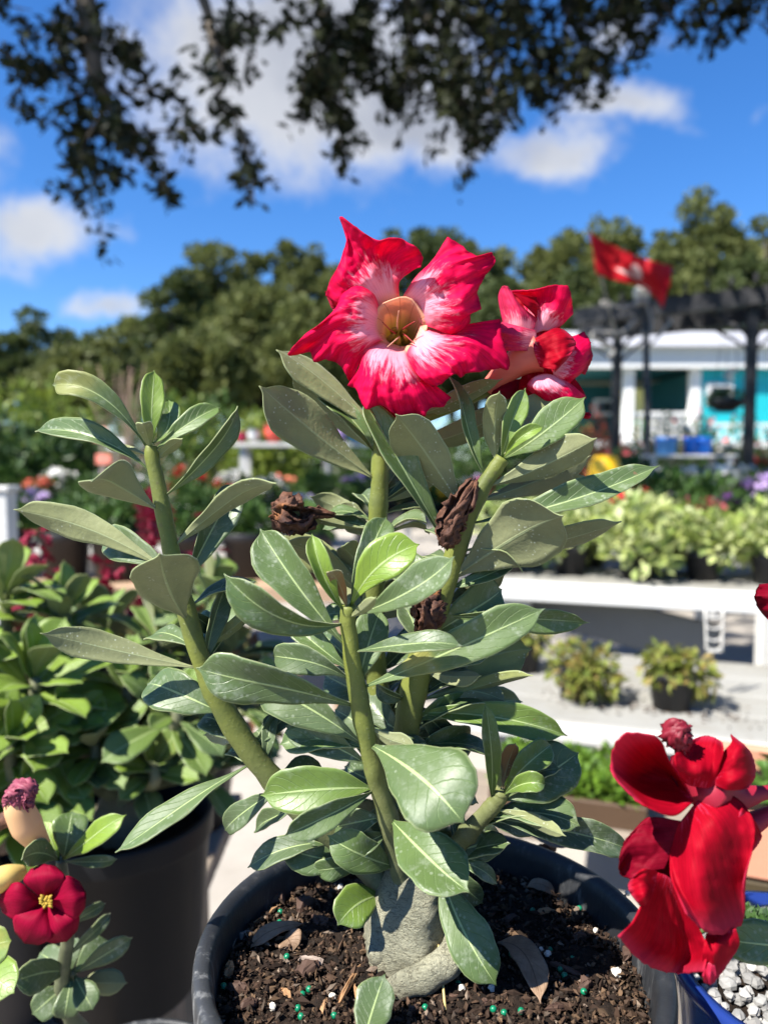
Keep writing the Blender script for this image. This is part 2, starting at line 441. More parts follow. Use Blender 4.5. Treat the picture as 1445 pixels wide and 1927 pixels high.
def white_fn(b, setp, tr):
    c = objcoord(b); n = b.noise(c, 2.2, 8.0, .72); s = b.noise(b.vm('MULTIPLY', c, (1, 6, 6)), 9.0, 6.0, .7); fl = b.noise(c, 30.0, 4.0, .7)
    col = b.mix(b.ss(n, .45, .75), (.56, .555, .53, 1), (.47, .455, .41, 1))
    col = b.mix(b.m('MULTIPLY', b.ss(s, .55, .72), .4), col, (.28, .25, .19, 1))
    col = b.mix(b.ss(fl, .72, .80, 0, .5), col, (.36, .33, .28, 1))
    setp(color=col, rough=.5, spec=.4, normal=b.bump(b.m('ADD', s, fl), .25, .004))
WHITE = material('white_painted_wood', white_fn)
def deck_fn(b, setp, tr):
    c = objcoord(b); n = b.noise(c, 3.0, 8.0, .72); s = b.noise(b.vm('MULTIPLY', c, (1, 7, 7)), 7.0, 6.0, .7); fl = b.noise(c, 26.0, 5.0, .7); dirt = b.noise(c, 70.0, 4.0, .7)
    col = b.mix(b.ss(n, .4, .7), (.29, .285, .262, 1), (.22, .21, .18, 1))
    col = b.mix(b.m('MULTIPLY', b.ss(s, .52, .70), .5), col, (.18, .155, .115, 1))
    col = b.mix(b.ss(fl, .62, .70, 0, .55), col, (.15, .12, .085, 1))
    col = b.mix(b.ss(dirt, .66, .72, 0, .7), col, (.05, .035, .025, 1))
    setp(color=col, rough=.6, spec=.35, normal=b.bump(b.m('ADD', s, fl), .35, .004))
DECK = material('weathered_white_planks', deck_fn)
def concrete_fn(b, setp, tr):
    c = objcoord(b); n = b.noise(c, .7, 8.0, .65); k = b.noise(c, 24.0, 6.0, .7); g = b.noise(c, 160.0, 3.0, .7)
    col = b.mix(b.ss(n, .3, .7), (.40, .365, .32, 1), (.27, .245, .21, 1))
    col = b.mix(b.ss(k, .55, .75, 0, .45), col, (.18, .16, .13, 1))
    col = b.mix(b.ss(g, .6, .7, 0, .3), col, (.5, .47, .42, 1))
    setp(color=col, rough=.85, spec=.25, normal=b.bump(b.m('ADD', k, g), .4, .01))
CONCRETE = material('concrete_paving', concrete_fn)
# ------------------------------------------------------------------ leaf, petal, stem builders
W_SPAT = np.array([(0, .06), (.05, .075), (.12, .13), (.25, .34), (.40, .64), (.55, .88), (.68, 1.0), (.80, .97), (.885, .74), (.925, .48), (.95, .20), (.97, .07), (1.0, .012)])
W_ELL = np.array([(0, .07), (.06, .12), (.15, .40), (.28, .72), (.42, .94), (.55, 1.0), (.68, .95), (.80, .80), (.885, .54), (.93, .29), (.95, .14), (.97, .06), (1.0, .012)])
def leaf_mesh(base, mid, tip, width, nhint, fold=.18, curl=0.0, twist=0.0, shape=0.0, wave=.03, nu=22, nv=10, thick=.0007, origin=None, seed=0):
    """a thin closed blade: upper side, underside and margin; nhint points the way the upper side faces"""
    base, mid, tip = (np.asarray(a, float) for a in (base, mid, tip))
    u = np.concatenate([np.linspace(0, .85, nu - 7), np.linspace(.85, 1, 8)[1:]])
    nu = len(u)
    ctrl = 2 * mid - .5 * (base + tip)
    C = ((1 - u) ** 2)[:, None] * base + (2 * u * (1 - u))[:, None] * ctrl + (u ** 2)[:, None] * tip
    T = np.gradient(C, axis=0); T /= np.linalg.norm(T, axis=1)[:, None] + 1e-12
    L = np.linalg.norm(np.diff(C, axis=0), axis=1).sum()
    hw = width / 2 * ((1 - shape) * np.interp(u, W_SPAT[:, 0], W_SPAT[:, 1]) + shape * np.interp(u, W_ELL[:, 0], W_ELL[:, 1]))
    rs = np.random.default_rng(seed)
    ph = rs.uniform(0, 6.28, 4)
    v = np.linspace(-1, 1, nv + 1)
    asym = 1 + rs.uniform(-.10, .10) * np.sign(v)
    recurve = rs.uniform(-.04, .15) * L
    nh = nrm(nhint)
    top = np.zeros((nu, nv + 1, 3)); nor = np.zeros_like(top)
    for i in range(nu):
        N = nh - T[i] * np.dot(nh, T[i]); N = nrm(N)
        a = twist * (u[i] - .3)
        B = np.cross(T[i], N)
        N, B = N * math.cos(a) + B * math.sin(a), B * math.cos(a) - N * math.sin(a)
        h = hw[i]
        lift = fold * h * np.abs(v) ** 1.3 - curl * h * np.abs(v) ** 3 + wave * L * np.abs(v) ** 1.5 * (np.sin(7 * u[i] + ph[0] + 1.7 * np.sign(v)) * .5 + .35 * np.sin(15 * u[i] + ph[1] * np.sign(v + .01))) * math.sin(math.pi * u[i])
        ang = np.clip(curl, 0, 1.2) * np.abs(v) ** 2
        edgew = 1 + .045 * np.sin(11 * u[i] + ph[2] + 2 * np.sign(v)) * np.abs(v) + .03 * np.sin(23 * u[i] + ph[3] * np.sign(v + .01)) * np.abs(v)
        top[i] = C[i] + np.outer(v * h * asym * edgew * np.cos(ang * .7), B) + np.outer(lift, N) - N * recurve * max(0, (u[i] - .62) / .38) ** 2
        nor[i] = N
    bot = top - nor * thick
    rib = np.exp(-(v / .13) ** 2)[None, :, None] * nor * (width * .022) * (1 - u * .75)[:, None, None]
    bot = bot - rib
    n1 = (nu) * (nv + 1)
    vs = np.vstack([top.reshape(-1, 3), bot.reshape(-1, 3)])
    if origin is not None: vs = vs - origin
    fs = []; mi = []
    w = nv + 1
    for i in range(nu - 1):
        for j in range(nv):
            a = i * w + j
            fs.append((a, a + 1, a + w + 1, a + w)); mi.append(0)
            fs.append((n1 + a + w, n1 + a + w + 1, n1 + a + 1, n1 + a)); mi.append(1)
        for j in (0, nv):
            a = i * w + j
            q = (a, a + w, n1 + a + w, n1 + a); fs.append(q if j == 0 else q[::-1]); mi.append(1)
    a = (nu - 1) * w
    for j in range(nv):
        fs.append((a + j, a + j + 1, n1 + a + j + 1, n1 + a + j)); mi.append(1)
        fs.append((j + 1, j, n1 + j, n1 + j + 1)); mi.append(1)
    uv = np.stack(np.meshgrid((v + 1) / 2, u), -1).reshape(-1, 2)
    # B x T orientation: faces of the upper side must look along N
    f0 = fs[(nu // 2) * (2 * nv + 2)]
    n0 = np.cross(vs[f0[1]] - vs[f0[0]], vs[f0[2]] - vs[f0[0]])
    if np.dot(n0, nor[nu // 2][nv // 2]) < 0: fs = [f[::-1] for f in fs]
    return new_mesh(vs, fs, [LEAF_TOP, LEAF_UND], mi, np.vstack([uv, uv]))

def tocam(p): return nrm(CAM - p)
def rot_about(v, axis, ang):
    axis = nrm(axis)
    return v * math.cos(ang) + np.cross(axis, v) * math.sin(ang) + axis * np.dot(axis, v) * (1 - math.cos(ang))

def grid_solid(gr, uv, mat, thick=.0005, origin=None):
    """closed sheet from a grid of points (rows x cols)"""
    nr, nc, _ = gr.shape
    du = np.gradient(gr, axis=0); dv = np.gradient(gr, axis=1)
    N = np.cross(du, dv); N /= np.linalg.norm(N, axis=2)[:, :, None] + 1e-12
    vs = np.vstack([(gr + N * thick / 2).reshape(-1, 3), (gr - N * thick / 2).reshape(-1, 3)])
    if origin is not None: vs = vs - origin
    n1 = nr * nc; fs = []
    for i in range(nr - 1):
        for j in range(nc - 1):
            a = i * nc + j
            fs.append((a, a + nc, a + nc + 1, a + 1)); fs.append((n1 + a, n1 + a + 1, n1 + a + nc + 1, n1 + a + nc))
        for j in (0, nc - 1):
            a = i * nc + j; q = (a, n1 + a, n1 + a + nc, a + nc); fs.append(q if j == 0 else q[::-1])
    for j in range(nc - 1):
        fs.append((j, j + 1, n1 + j + 1, n1 + j)); a = (nr - 1) * nc + j; fs.append((a, n1 + a, n1 + a + 1, a + 1))
    U = uv.reshape(-1, 2)
    return new_mesh(vs, fs, mat, None, np.vstack([U, U]))

def petal(parent, rows, depth, mat, origin, frill=.0022, nr=26, nc=34, seed=0, name='petal', u0=0.0, ragged=.05, wav=0.0, crumple=0.0):
    """petal surface through rows of (x, y, depth offset) photo points; frilled towards the margin"""
    R = [catmull([(a[0], a[1], a[2] if len(a) > 2 else 0.0) for a in r], nc) for r in rows]
    grid = np.zeros((nr, nc, 3))
    for j in range(nc): grid[:, j] = catmull([r[j] for r in R], nr)
    rs = np.random.default_rng(seed + 77); ph = rs.uniform(0, 6.28, 8)
    U = np.linspace(0, 1, nr); V = np.linspace(0, 1, nc)
    # uneven, slightly torn margin
    jag = sum(rs.uniform(.4, 1) * np.sin(f * V * 6.28 + p) for f, p in zip((3, 5, 8, 13, 17), ph)) / 3 + .55 * np.abs(np.sin(11 * V * 3.14 + ph[7])) + rs.normal(0, .22, nc)
    jag[[0, -1]] = 0
    pts = np.zeros((nr, nc, 3))
    for i in range(nr):
        k = U[i] ** 3
        for j in range(nc):
            x, y, dz = grid[i, j]
            if i == nr - 1 or U[i] > .85:
                dx, dy, dd = grid[i, j] - grid[max(0, i - 3), j]
                s = ragged * jag[j] * ((U[i] - .85) / .15) * 2.2
                x += dx * s; y += dy * s
            rip = frill * k * (.8 * math.sin(V[j] * 21 + ph[0] + 2 * U[i]) + .8 * math.sin(V[j] * 39 + ph[1]) + .7 * math.sin(V[j] * 9 + ph[2]) + .5 * math.sin(V[j] * 71 + ph[4]) * U[i] ** 4)
            rip += .3 * frill * math.sin(V[j] * 17 + ph[3]) * math.sin(U[i] * 3.1)
            if crumple: rip += crumple * min(1, U[i] * 2.5) * (mnoise.noise(Vector((x * .035, y * .035, seed * 1.7))) + .6 * mnoise.noise(Vector((x * .09, y * .09, seed * 2.3))))
            rip += wav * (U[i] ** 1.3) * (math.sin(V[j] * 7.5 + ph[5] + 1.6 * U[i]) + .55 * math.sin(V[j] * 13 + ph[6] - 2.2 * U[i]))
            pts[i, j] = P(x, y, depth + dz + rip)
    uv = np.stack(np.meshgrid(V, u0 + (1 - u0) * U), -1)
    return obj(name, grid_solid(pts, uv, mat, .0006, origin), parent)

def stem_tube(parent, path, r0, r1, name='stem', origin=np.zeros(3), n=14, seed=0, knots=9, mat=None):
    C = catmull(path, 46); k = len(C)
    rs = np.random.default_rng(seed)
    r = np.linspace(r0, r1, k)
    for c in rs.uniform(0, 1, knots): r = r * (1 + .16 * np.exp(-((np.linspace(0, 1, k) - c) / .016) ** 2) * .6)
    r = r * (1 + .03 * np.sin(np.linspace(0, 30, k) + seed))
    m_ = MB().tube(C - origin, r, n)
    v = np.vstack(m_.v)
    for i in range(len(v)):
        v[i] += np.array(mnoise.noise_vector(Vector((v[i] + origin) * 90))) * .0007
    return obj(name, new_mesh(v, m_.f, mat or STEM), parent), C

# ------------------------------------------------------------------ the desert rose in the middle, in its black pot
RIM = np.array([.023, .354, .915]); RR = .1145; POT_H = .225
SOILZ = RIM[2] - .021
PLANT = thing('potted_desert_rose', 'tall desert rose with frilly pink and white blooms in a round black nursery pot', 'potted plant', (RIM[0], RIM[1], RIM[2] - POT_H))
ORG = np.array([RIM[0], RIM[1], RIM[2] - POT_H])

def nursery_pot(parent, R, H, center_rel=(0, 0, 0), soil_drop=.021, n=72, soil_mat=None, lumpy=True, seed=0, mat=None):
    """tapered pot with a thick rolled rim; open, with a soil surface inside"""
    c = center_rel; r = R
    prof = [(.0, .003), (.78 * r, .003), (.80 * r, 0.0), (.82 * r, .004), (.955 * r, H - .034), (.965 * r, H - .033), (.968 * r, H - .031), (.993 * r, H - .028), (1.0 * r, H - .024), (1.006 * r, H - .007), (1.002 * r, H - .002), (.992 * r, H - .0004), (.97 * r, H),
            (.945 * r, H - .0008), (.930 * r, H - .003), (.922 * r, H - .008), (.914 * r, H - .02), (.90 * r, H - .04), (.86 * r, H * .3), (.80 * r, .02)]
    pot = MB().lathe(prof, c, n)
    po = pot.build('pot', mat or POT, parent, smooth=True)
    # soil
    rs = np.random.default_rng(seed)
    nr, na = (46, 120) if lumpy else (8, 32)
    rad = np.linspace(0, .915 * r, nr); th = np.linspace(0, 2 * math.pi, na, endpoint=False)
    vs = []
    for i in range(nr):
        for j in range(na):
            x = rad[i] * math.cos(th[j]); y = rad[i] * math.sin(th[j])
            z = H - soil_drop
            if lumpy:
                q = Vector((x * 60 + seed, y * 60, 0.0))
                z += .004 * mnoise.noise(q * .7) + .0035 * mnoise.noise(q * 2.2) + .0022 * mnoise.noise(q * 6.0) + .0012 * mnoise.noise(q * 14.0)
                z -= .006 * max(0, (rad[i] / r - .8) / .13)
            vs.append((c[0] + x, c[1] + y, c[2] + z))
    fs = []
    for i in range(nr - 1):
        for j in range(na):
            j2 = (j + 1) % na; fs.append((i * na + j, (i + 1) * na + j, (i + 1) * na + j2, i * na + j2))
    obj('soil', new_mesh(vs, fs, soil_mat or SOIL), po)
    return po
MAINPOT = nursery_pot(PLANT, RR, POT_H, seed=3)

# stems: photo points with distance
STEMS = {
    'S1': dict(p=[(742, 1690, .392), (690, 1630, .392), (600, 1548, .388), (520, 1475, .384), (455, 1390, .380), (398, 1290, .376), (365, 1200, .374), (330, 1070, .372), (308, 965, .371), (288, 865, .370), (286, 840, .370)], r=(.0078, .0030)),
    'S2': dict(p=[(762, 1690, .385), (745, 1600, .376), (722, 1510, .368), (700, 1430, .362), (682, 1350, .358), (664, 1250, .354), (655, 1180, .352), (655, 1140, .351)], r=(.0058, .0036)),
    'S3': dict(p=[(772, 1690, .398), (765, 1560, .396), (762, 1430, .394), (772, 1330, .392), (792, 1240, .389), (822, 1150, .386), (845, 1080, .384), (866, 1010, .382), (893, 945, .380), (925, 890, .378), (945, 862, .377)], r=(.0085, .0035)),
    'S4': dict(p=[(785, 1690, .405), (740, 1480, .415), (712, 1300, .418), (702, 1150, .416), (708, 1020, .413), (714, 920, .410), (716, 840, .408), (722, 790, .404)], r=(.0070, .0042)),
    'S5': dict(p=[(798, 1680, .392), (825, 1630, .388), (862, 1588, .382), (900, 1545, .376), (935, 1508, .372), (945, 1488, .371)], r=(.0058, .0036)),
}
for k, s in STEMS.items():
    pts = [P(*q) for q in s['p']]
    _, C = stem_tube(PLANT, pts, s['r'][0], s['r'][1], 'stem', ORG, seed=len(k) + ord(k[1]), knots=11)
    s['C'] = C; s['px'] = catmull(s['p'], 46); s['rad'] = np.linspace(*s['r'], 46)

# caudex: swollen, wrinkled base with root shoulders
cb = P(775, 1760, .392); cb[2] = SOILZ - .006
def caudex_mesh():
    nz, na = 44, 64; vs = []
    zs = np.linspace(0, .052, nz)
    prof = np.array([(0, .0262), (.006, .0268), (.014, .0262), (.024, .0245), (.034, .0225), (.042, .0195), (.050, .0150), (.056, .0060)])
    for z in zs:
        r = np.interp(z, prof[:, 0], prof[:, 1])
        for a in np.linspace(0, 2 * math.pi, na, endpoint=False):
            lob = 1 + .10 * math.sin(3 * a + .6) * (1 - z / .06) + .06 * math.sin(5 * a + 2.1)
            notch = 1 - .22 * math.exp(-((a - 4.55) / .16) ** 2) * max(0, 1 - z / .022)
            q = Vector((math.cos(a) * r * 70, math.sin(a) * r * 70, z * 70))
            rr = r * lob * notch * (1 + .07 * mnoise.noise(q) + .04 * mnoise.noise(q * 3))
            vs.append((rr * math.cos(a) + .2 * (z - .02) * .15, rr * math.sin(a), z + .0012 * mnoise.noise(q * 1.7)))
    fs = [(i * na + j, i * na + (j + 1) % na, (i + 1) * na + (j + 1) % na, (i + 1) * na + j) for i in range(nz - 1) for j in range(na)]
    fs.append(tuple((nz - 1) * na + j for j in range(na)))
    return np.array(vs), fs
cv, cf = caudex_mesh()
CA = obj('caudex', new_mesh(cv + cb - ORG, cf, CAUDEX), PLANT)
def root(pxs, rads, name='root'):
    C = catmull([P(*q) for q in pxs], 34); r = np.interp(np.linspace(0, 1, 34), np.linspace(0, 1, len(rads)), rads)
    m_ = MB().tube(C - ORG, r, 18); v = np.vstack(m_.v)
    for i in range(len(v)): v[i] += np.array(mnoise.noise_vector(Vector(v[i] * 120))) * .0013
    return obj(name, new_mesh(v, m_.f, CAUDEX), CA)
root([(848, 1752, .378), (856, 1785, .368), (838, 1815, .361), (800, 1840, .357), (755, 1855, .356), (722, 1862, .359)], [.0045, .0070, .0074, .0072, .0060, .003])
root([(740, 1775, .385), (712, 1795, .377), (704, 1812, .376)], [.010, .007, .003])

# leaves: stem, base x,y, tip x,y, width px, tip depth offset, side (u = upper side seen, d = underside seen), roll deg, tone, sag px (x,y), shape, fold
LV = [
 ('S1', 270, 852, 78, 722, 62, -.010, 'u', 20, .25, (6, -42), 0, .12), ('S1', 285, 806, 293, 693, 50, .004, 'u', 0, .85, (-3, 0), .4, .22),
 ('S1', 286, 852, 268, 786, 40, -.022, 'd', 0, .5, (0, 0), .2, .3), ('S1', 292, 835, 318, 748, 42, .012, 'u', -20, .55, (14, 8), .2, .35),
 ('S1', 292, 850, 415, 762, 42, .010, 'u', -28, .45, (0, -6), .1, .4), ('S1', 296, 880, 345, 822, 26, -.008, 'd', 10, .5, (-6, 0), 0, .3),
 ('S1', 308, 948, 461, 768, 42, -.006, 'u', 22, .25, (6, 8), 0, .3), ('S1', 280, 860, 193, 838, 24, .010, 'd', 0, .4, (0, -3), .3, .3),
 ('S1', 290, 890, 60, 805, 52, .014, 'u', 30, .3, (6, -24), .1, .2), ('S1', 300, 972, 165, 882, 92, -.035, 'd', -22, .1, (-8, -8), 0, .25),
 ('S1', 330, 1100, 25, 960, 66, .004, 'd', -12, .3, (0, -22), 0, .1), ('S1', 328, 1090, 172, 1003, 70, .030, 'u', 8, .2, (0, -10), .2, .15),
 ('S1', 352, 1172, 300, 1040, 134, -.050, 'd', -5, .2, (-8, 6), -.15, .28), ('S1', 330, 1040, 522, 880, 50, -.022, 'd', 28, .2, (-10, 0), .1, .2),
 ('S1', 348, 1118, 452, 902, 74, .020, 'u', 18, .15, (-4, 2), 0, .2), ('S1', 392, 1262, 428, 1092, 50, .022, 'u', 30, .1, (-6, 0), .2, .2),
 ('S1', 385, 1222, 482, 1140, 36, .020, 'd', 10, .7, (0, 8), .2, .2), ('S1', 372, 1265, 75, 1190, 62, -.018, 'd', 14, .2, (0, 2), .1, .15),
 ('S2', 668, 1335, 362, 1266, 86, -.020, 'u', -34, .2, (0, -6), 0, .25), ('S1', 410, 1352, 268, 1276, 92, .018, 'u', 0, .2, (-6, -4), .4, .12),
 ('S1', 452, 1440, 222, 1608, 46, -.030, 'u', 42, .25, (-6, -4), .3, .2), ('S1', 540, 1485, 404, 1575, 48, .016, 'u', 20, .05, (0, -6), .3, .2),
 ('S1', 506, 1428, 514, 1330, 38, .016, 'u', 0, .05, (0, 0), .3, .2), ('S1', 455, 1392, 400, 1380, 40, .04, 'd', 0, .1, (0, 0), .2, .2),
 ('S2', 650, 1180, 418, 1084, 82, -.032, 'u', -26, .3, (0, 36), .05, .2), ('S2', 640, 1230, 490, 995, 104, .012, 'u', 6, .25, (-12, -4), 0, .15),
 ('S2', 652, 1160, 586, 1000, 48, -.006, 'u', 14, .85, (-10, 4), .2, .3), ('S2', 655, 1150, 618, 1062, 32, -.020, 'd', 0, 1.0, (4, -4), .3, .4),
 ('S2', 660, 1145, 790, 1022, 88, -.008, 'u', -6, .95, (-14, -14), .1, .2), ('S2', 662, 1165, 858, 1050, 74, -.026, 'u', -14, .22, (8, 10), .05, .15),
 ('S2', 660, 1150, 733, 958, 76, .020, 'u', 0, .25, (-4, 0), .1, .15), ('S2', 656, 1160, 706, 1126, 24, -.03, 'd', 10, .6, (0, 4), .3, .3),
 ('S4', 705, 1130, 524, 998, 58, -.028, 'd', -30, .25, (0, -8), .2, .3), ('S4', 706, 1120, 535, 1010, 70, .0, 'd', 0, .45, (0, -4), .2, .2),
 ('S4', 706, 1090, 640, 1020, 60, -.010, 'd', 0, .3, (0, 0), .3, .3), ('S2', 668, 1300, 716, 1148, 76, .016, 'u', -8, .3, (-4, 0), .3, .12),
 ('S2', 662, 1230, 870, 1206, 44, -.030, 'u', -38, .1, (0, -4), .1, .3), ('S2', 676, 1300, 1028, 1143, 84, -.024, 'u', -4, .3, (0, 4), .15, .14),
 ('S3', 818, 1165, 1104, 1170, 52, .016, 'u', 10, .4, (0, -2), .1, .15), ('S3', 812, 1195, 957, 1107, 96, .012, 'u', 0, .35, (0, 0), .1, .15),
 ('S2', 668, 1290, 496, 1238, 62, .004, 'u', -16, .12, (0, -14), .2, .15), ('S2', 662, 1262, 540, 1165, 50, .012, 'u', 8, .35, (0, 4), .1, .2),
 ('S2', 692, 1410, 468, 1276, 88, .010, 'u', -10, .15, (0, -10), .15, .14), ('S2', 702, 1452, 536, 1366, 78, .014, 'u', -6, .1, (0, -6), .3, .15),
 ('S2', 696, 1402, 862, 1538, 170, -.055, 'u', -8, .22, (10, -8), .25, .06), ('S2', 696, 1352, 792, 1402, 34, -.012, 'd', 20, .15, (-4, 10), .1, .4),
 ('S2', 712, 1478, 534, 1572, 66, -.026, 'u', -14, .22, (0, 4), .2, .15), ('S2', 706, 1485, 488, 1498, 92, -.004, 'u', 4, .6, (0, -4), .6, .10),
 ('S2', 752, 1640, 617, 1576, 78, -.020, 'u', 0, .35, (0, 6), .6, .10), ('S2', 735, 1530, 882, 1684, 118, -.048, 'u', -4, .32, (-6, -2), .55, .08),
 ('S5', 838, 1640, 937, 1860, 92, -.042, 'u', 8, .28, (-12, 0), .55, .10), ('S1', 742, 1668, 636, 1742, 80, -.030, 'u', 0, .7, (-10, -8), .7, .10),
 ('S1', 705, 1630, 583, 1648, 42, -.014, 'u', -30, .2, (0, -10), .5, .2), ('S1', 690, 1606, 525, 1592, 66, -.006, 'u', -10, .2, (0, 8), .5, .15),
 ('S1', 640, 1585, 460, 1630, 44, -.004, 'u', 40, .05, (0, -14), .3, .2), ('S5', 850, 1605, 951, 1566, 70, .012, 'u', 4, .08, (0, 6), .6, .12),
 ('S5', 840, 1622, 936, 1664, 32, -.004, 'u', -20, .15, (10, -8), .4, .2), ('S5', 835, 1635, 908, 1700, 50, .004, 'u', 0, .05, (0, 0), .5, .2),
 ('S5', 925, 1518, 912, 1320, 42, -.010, 'u', 6, .5, (6, 0), .7, .25), ('S5', 937, 1500, 930, 1425, 24, -.006, 'd', 0, .6, (0, 0), .5, .3),
 ('S5', 945, 1492, 971, 1393, 30, -.004, 'd', 24, 1.0, (-4, 0), .4, .5), ('S5', 946, 1495, 1047, 1396, 66, -.002, 'u', -6, .55, (-4, -6), .2, .15),
 ('S5', 946, 1500, 1031, 1476, 48, -.022, 'u', -10, .6, (0, -12), .2, .25), ('S5', 938, 1515, 1088, 1416, 112, .012, 'u', 0, .3, (0, 6), .25, .10),
 ('S5', 930, 1522, 1063, 1574, 34, -.026, 'd', 30, .35, (0, -4), .4, .2), ('S5', 915, 1540, 1205, 1600, 74, .006, 'u', -14, .05, (0, -6), .5, .12),
 ('S5', 888, 1570, 862, 1520, 18, -.008, 'd', 0, .4, (-4, 0), .5, .3),
 ('S3', 775, 1335, 1073, 1384, 76, -.012, 'u', -12, .6, (0, -14), .4, .12),
 ('S3', 886, 972, 741, 767, 94, -.028, 'd', -16, .2, (6, 4), .05, .15), ('S3', 915, 900, 858, 690, 36, .006, 'u', 26, .4, (-6, 10), .3, .4),
 ('S3', 938, 885, 940, 732, 48, -.016, 'd', 14, .45, (-6, 0), .5, .5), ('S3', 944, 872, 986, 732, 44, .004, 'u', 14, .7, (-2, 0), .3, .4),
 ('S3', 946, 866, 1042, 752, 86, .018, 'd', 0, .3, (-4, -4), .1, .15), ('S3', 946, 868, 1100, 750, 74, -.006, 'u', -6, .45, (-2, 8), .15, .12),
 ('S3', 946, 870, 1024, 800, 34, -.016, 'u', -10, .85, (-6, -8), .2, .3), ('S3', 912, 925, 1128, 818, 82, -.022, 'd', 14, .15, (0, 10), .25, .15),
 ('S3', 905, 945, 1112, 858, 64, .018, 'd', 0, .1, (0, 6), .3, .2), ('S3', 900, 955, 1115, 896, 40, .024, 'd', 20, .4, (0, 0), .3, .2),
 ('S3', 848, 1090, 1063, 958, 150, -.034, 'd', 12, .1, (0, -6), .05, .10), ('S3', 885, 985, 1240, 878, 62, -.004, 'u', -32, .25, (0, 14), .25, .2),
 ('S3', 866, 1050, 1168, 980, 58, .014, 'd', 26, .25, (0, 12), .3, .15), ('S3', 850, 1110, 972, 1056, 34, .004, 'u', -24, .3, (0, 4), .4, .2),
 ('S3', 842, 1150, 945, 1072, 56, .016, 'd', 10, .15, (0, 6), .4, .15), ('S3', 800, 1330, 1000, 1222, 120, .016, 'd', -4, .75, (-6, -22), .0, .15),
 ('S3', 796, 1330, 1002, 1256, 36, -.006, 'd', 20, .8, (10, 4), .3, .3), ('S3', 790, 1345, 998, 1312, 70, .020, 'u', 0, .4, (0, 0), .2, .2),
 ('S3', 785, 1325, 950, 1328, 56, -.004, 'd', -20, .1, (16, -24), 0, .35), ('S3', 800, 1262, 906, 1272, 34, -.020, 'd', -25, .15, (0, 8), .3, .3),
 ('S3', 776, 1352, 886, 1312, 54, .004, 'u', 0, .35, (0, -2), .3, .15), ('S3', 770, 1440, 900, 1385, 80, .010, 'u', 0, .25, (0, -6), .4, .15),
 ('S4', 712, 908, 490, 726, 104, -.034, 'd', 10, .25, (-4, 4), .2, .15), ('S4', 716, 862, 552, 692, 62, -.006, 'd', -26, .4, (-2, 4), .2, .3),
 ('S4', 717, 868, 580, 720, 52, .006, 'u', 20, .4, (16, -4), .2, .2), ('S4', 716, 815, 523, 655, 62, -.014, 'd', 24, .3, (4, -4), .2, .2),
 ('S3', 838, 1045, 682, 745, 66, -.010, 'u', 34, .3, (-4, -6), .35, .35), ('S4', 716, 955, 845, 872, 46, .012, 'd', 0, .2, (0, 4), .4, .2),
 ('S4', 718, 850, 968, 758, 56, -.006, 'd', 14, .3, (10, 18), .3, .2), ('S4', 708, 992, 545, 958, 26, -.012, 'd', 0, .35, (0, 6), .2, .3),
 ('S4', 706, 1010, 628, 952, 70, .012, 'd', 0, .15, (0, 0), .4, .2), ('S4', 720, 800, 945, 706, 46, -.012, 'd', 10, .4, (0, 12), .3, .2),
 ('S4', 712, 940, 765, 860, 40, .02, 'u', 0, .2, (0, 0), .4, .2), ('S4', 712, 1000, 590, 930, 48, .02, 'd', 0, .2, (0, 0), .4, .2),
 # shaded inner leaves further back
 ('S4', 708, 1230, 640, 1130, 62, .03, 'u', 10, .12, (0, 0), .4, .2), ('S4', 710, 1270, 800, 1180, 64, .03, 'u', -10, .1, (0, 0), .4, .2), ('S4', 722, 1380, 590, 1400, 72, .03, 'u', 0, .08, (0, -6), .4, .2), ('S4', 718, 1330, 610, 1270, 70, .035, 'u', 0, .1, (0, 0), .4, .2),
 ('S3', 790, 1250, 880, 1200, 56, .03, 'd', 0, .2, (0, 0), .4, .2), ('S3', 768, 1390, 690, 1340, 66, .03, 'u', 0, .1, (0, 0), .4, .2), ('S4', 735, 1460, 610, 1480, 70, .03, 'u', 0, .08, (0, 0), .4, .2), ('S3', 766, 1440, 850, 1480, 80, .02, 'u', 0, .12, (0, 0), .4, .2),
 ('S4', 745, 1520, 650, 1540, 70, .02, 'u', 0, .1, (0, 0), .5, .2), ('S3', 768, 1540, 850, 1600, 70, .01, 'u', 0, .1, (0, 0), .5, .2), ('S3', 800, 1225, 905, 1240, 60, .02, 'd', 0, .3, (0, -8), .4, .2), ('S3', 776, 1310, 860, 1400, 60, .02, 'u', 0, .1, (0, 0), .4, .2),
 ('S1', 600, 1550, 540, 1470, 56, .03, 'u', 0, .1, (0, 0), .4, .2), ('S1', 470, 1410, 560, 1330, 50, .03, 'u', 0, .15, (0, 0), .4, .2), ('S1', 560, 1510, 470, 1560, 44, .03, 'u', 20, .1, (0, 0), .4, .2), ('S4', 712, 1290, 770, 1370, 60, .02, 'u', 0, .08, (0, 0), .4, .2),
 ('S2', 735, 1560, 640, 1610, 60, .006, 'u', 0, .1, (0, 0), .5, .2), ('S1', 400, 1290, 500, 1250, 44, .03, 'd', 0, .3, (0, 0), .4, .2), ('S1', 352, 1140, 420, 1200, 44, .03, 'u', 0, .15, (0, 0), .4, .2), ('S4', 706, 1170, 620, 1090, 56, .03, 'd', 0, .2, (0, 0), .4, .2),
 ('S4', 715, 1340, 820, 1240, 60, .02, 'u', 0, .1, (0, 0), .4, .2), ('S4', 722, 1400, 620, 1330, 64, .02, 'u', 10, .1, (0, -6), .4, .2), ('S4', 712, 1290, 596, 1180, 56, .02, 'u', -10, .1, (0, 0), .4, .2),
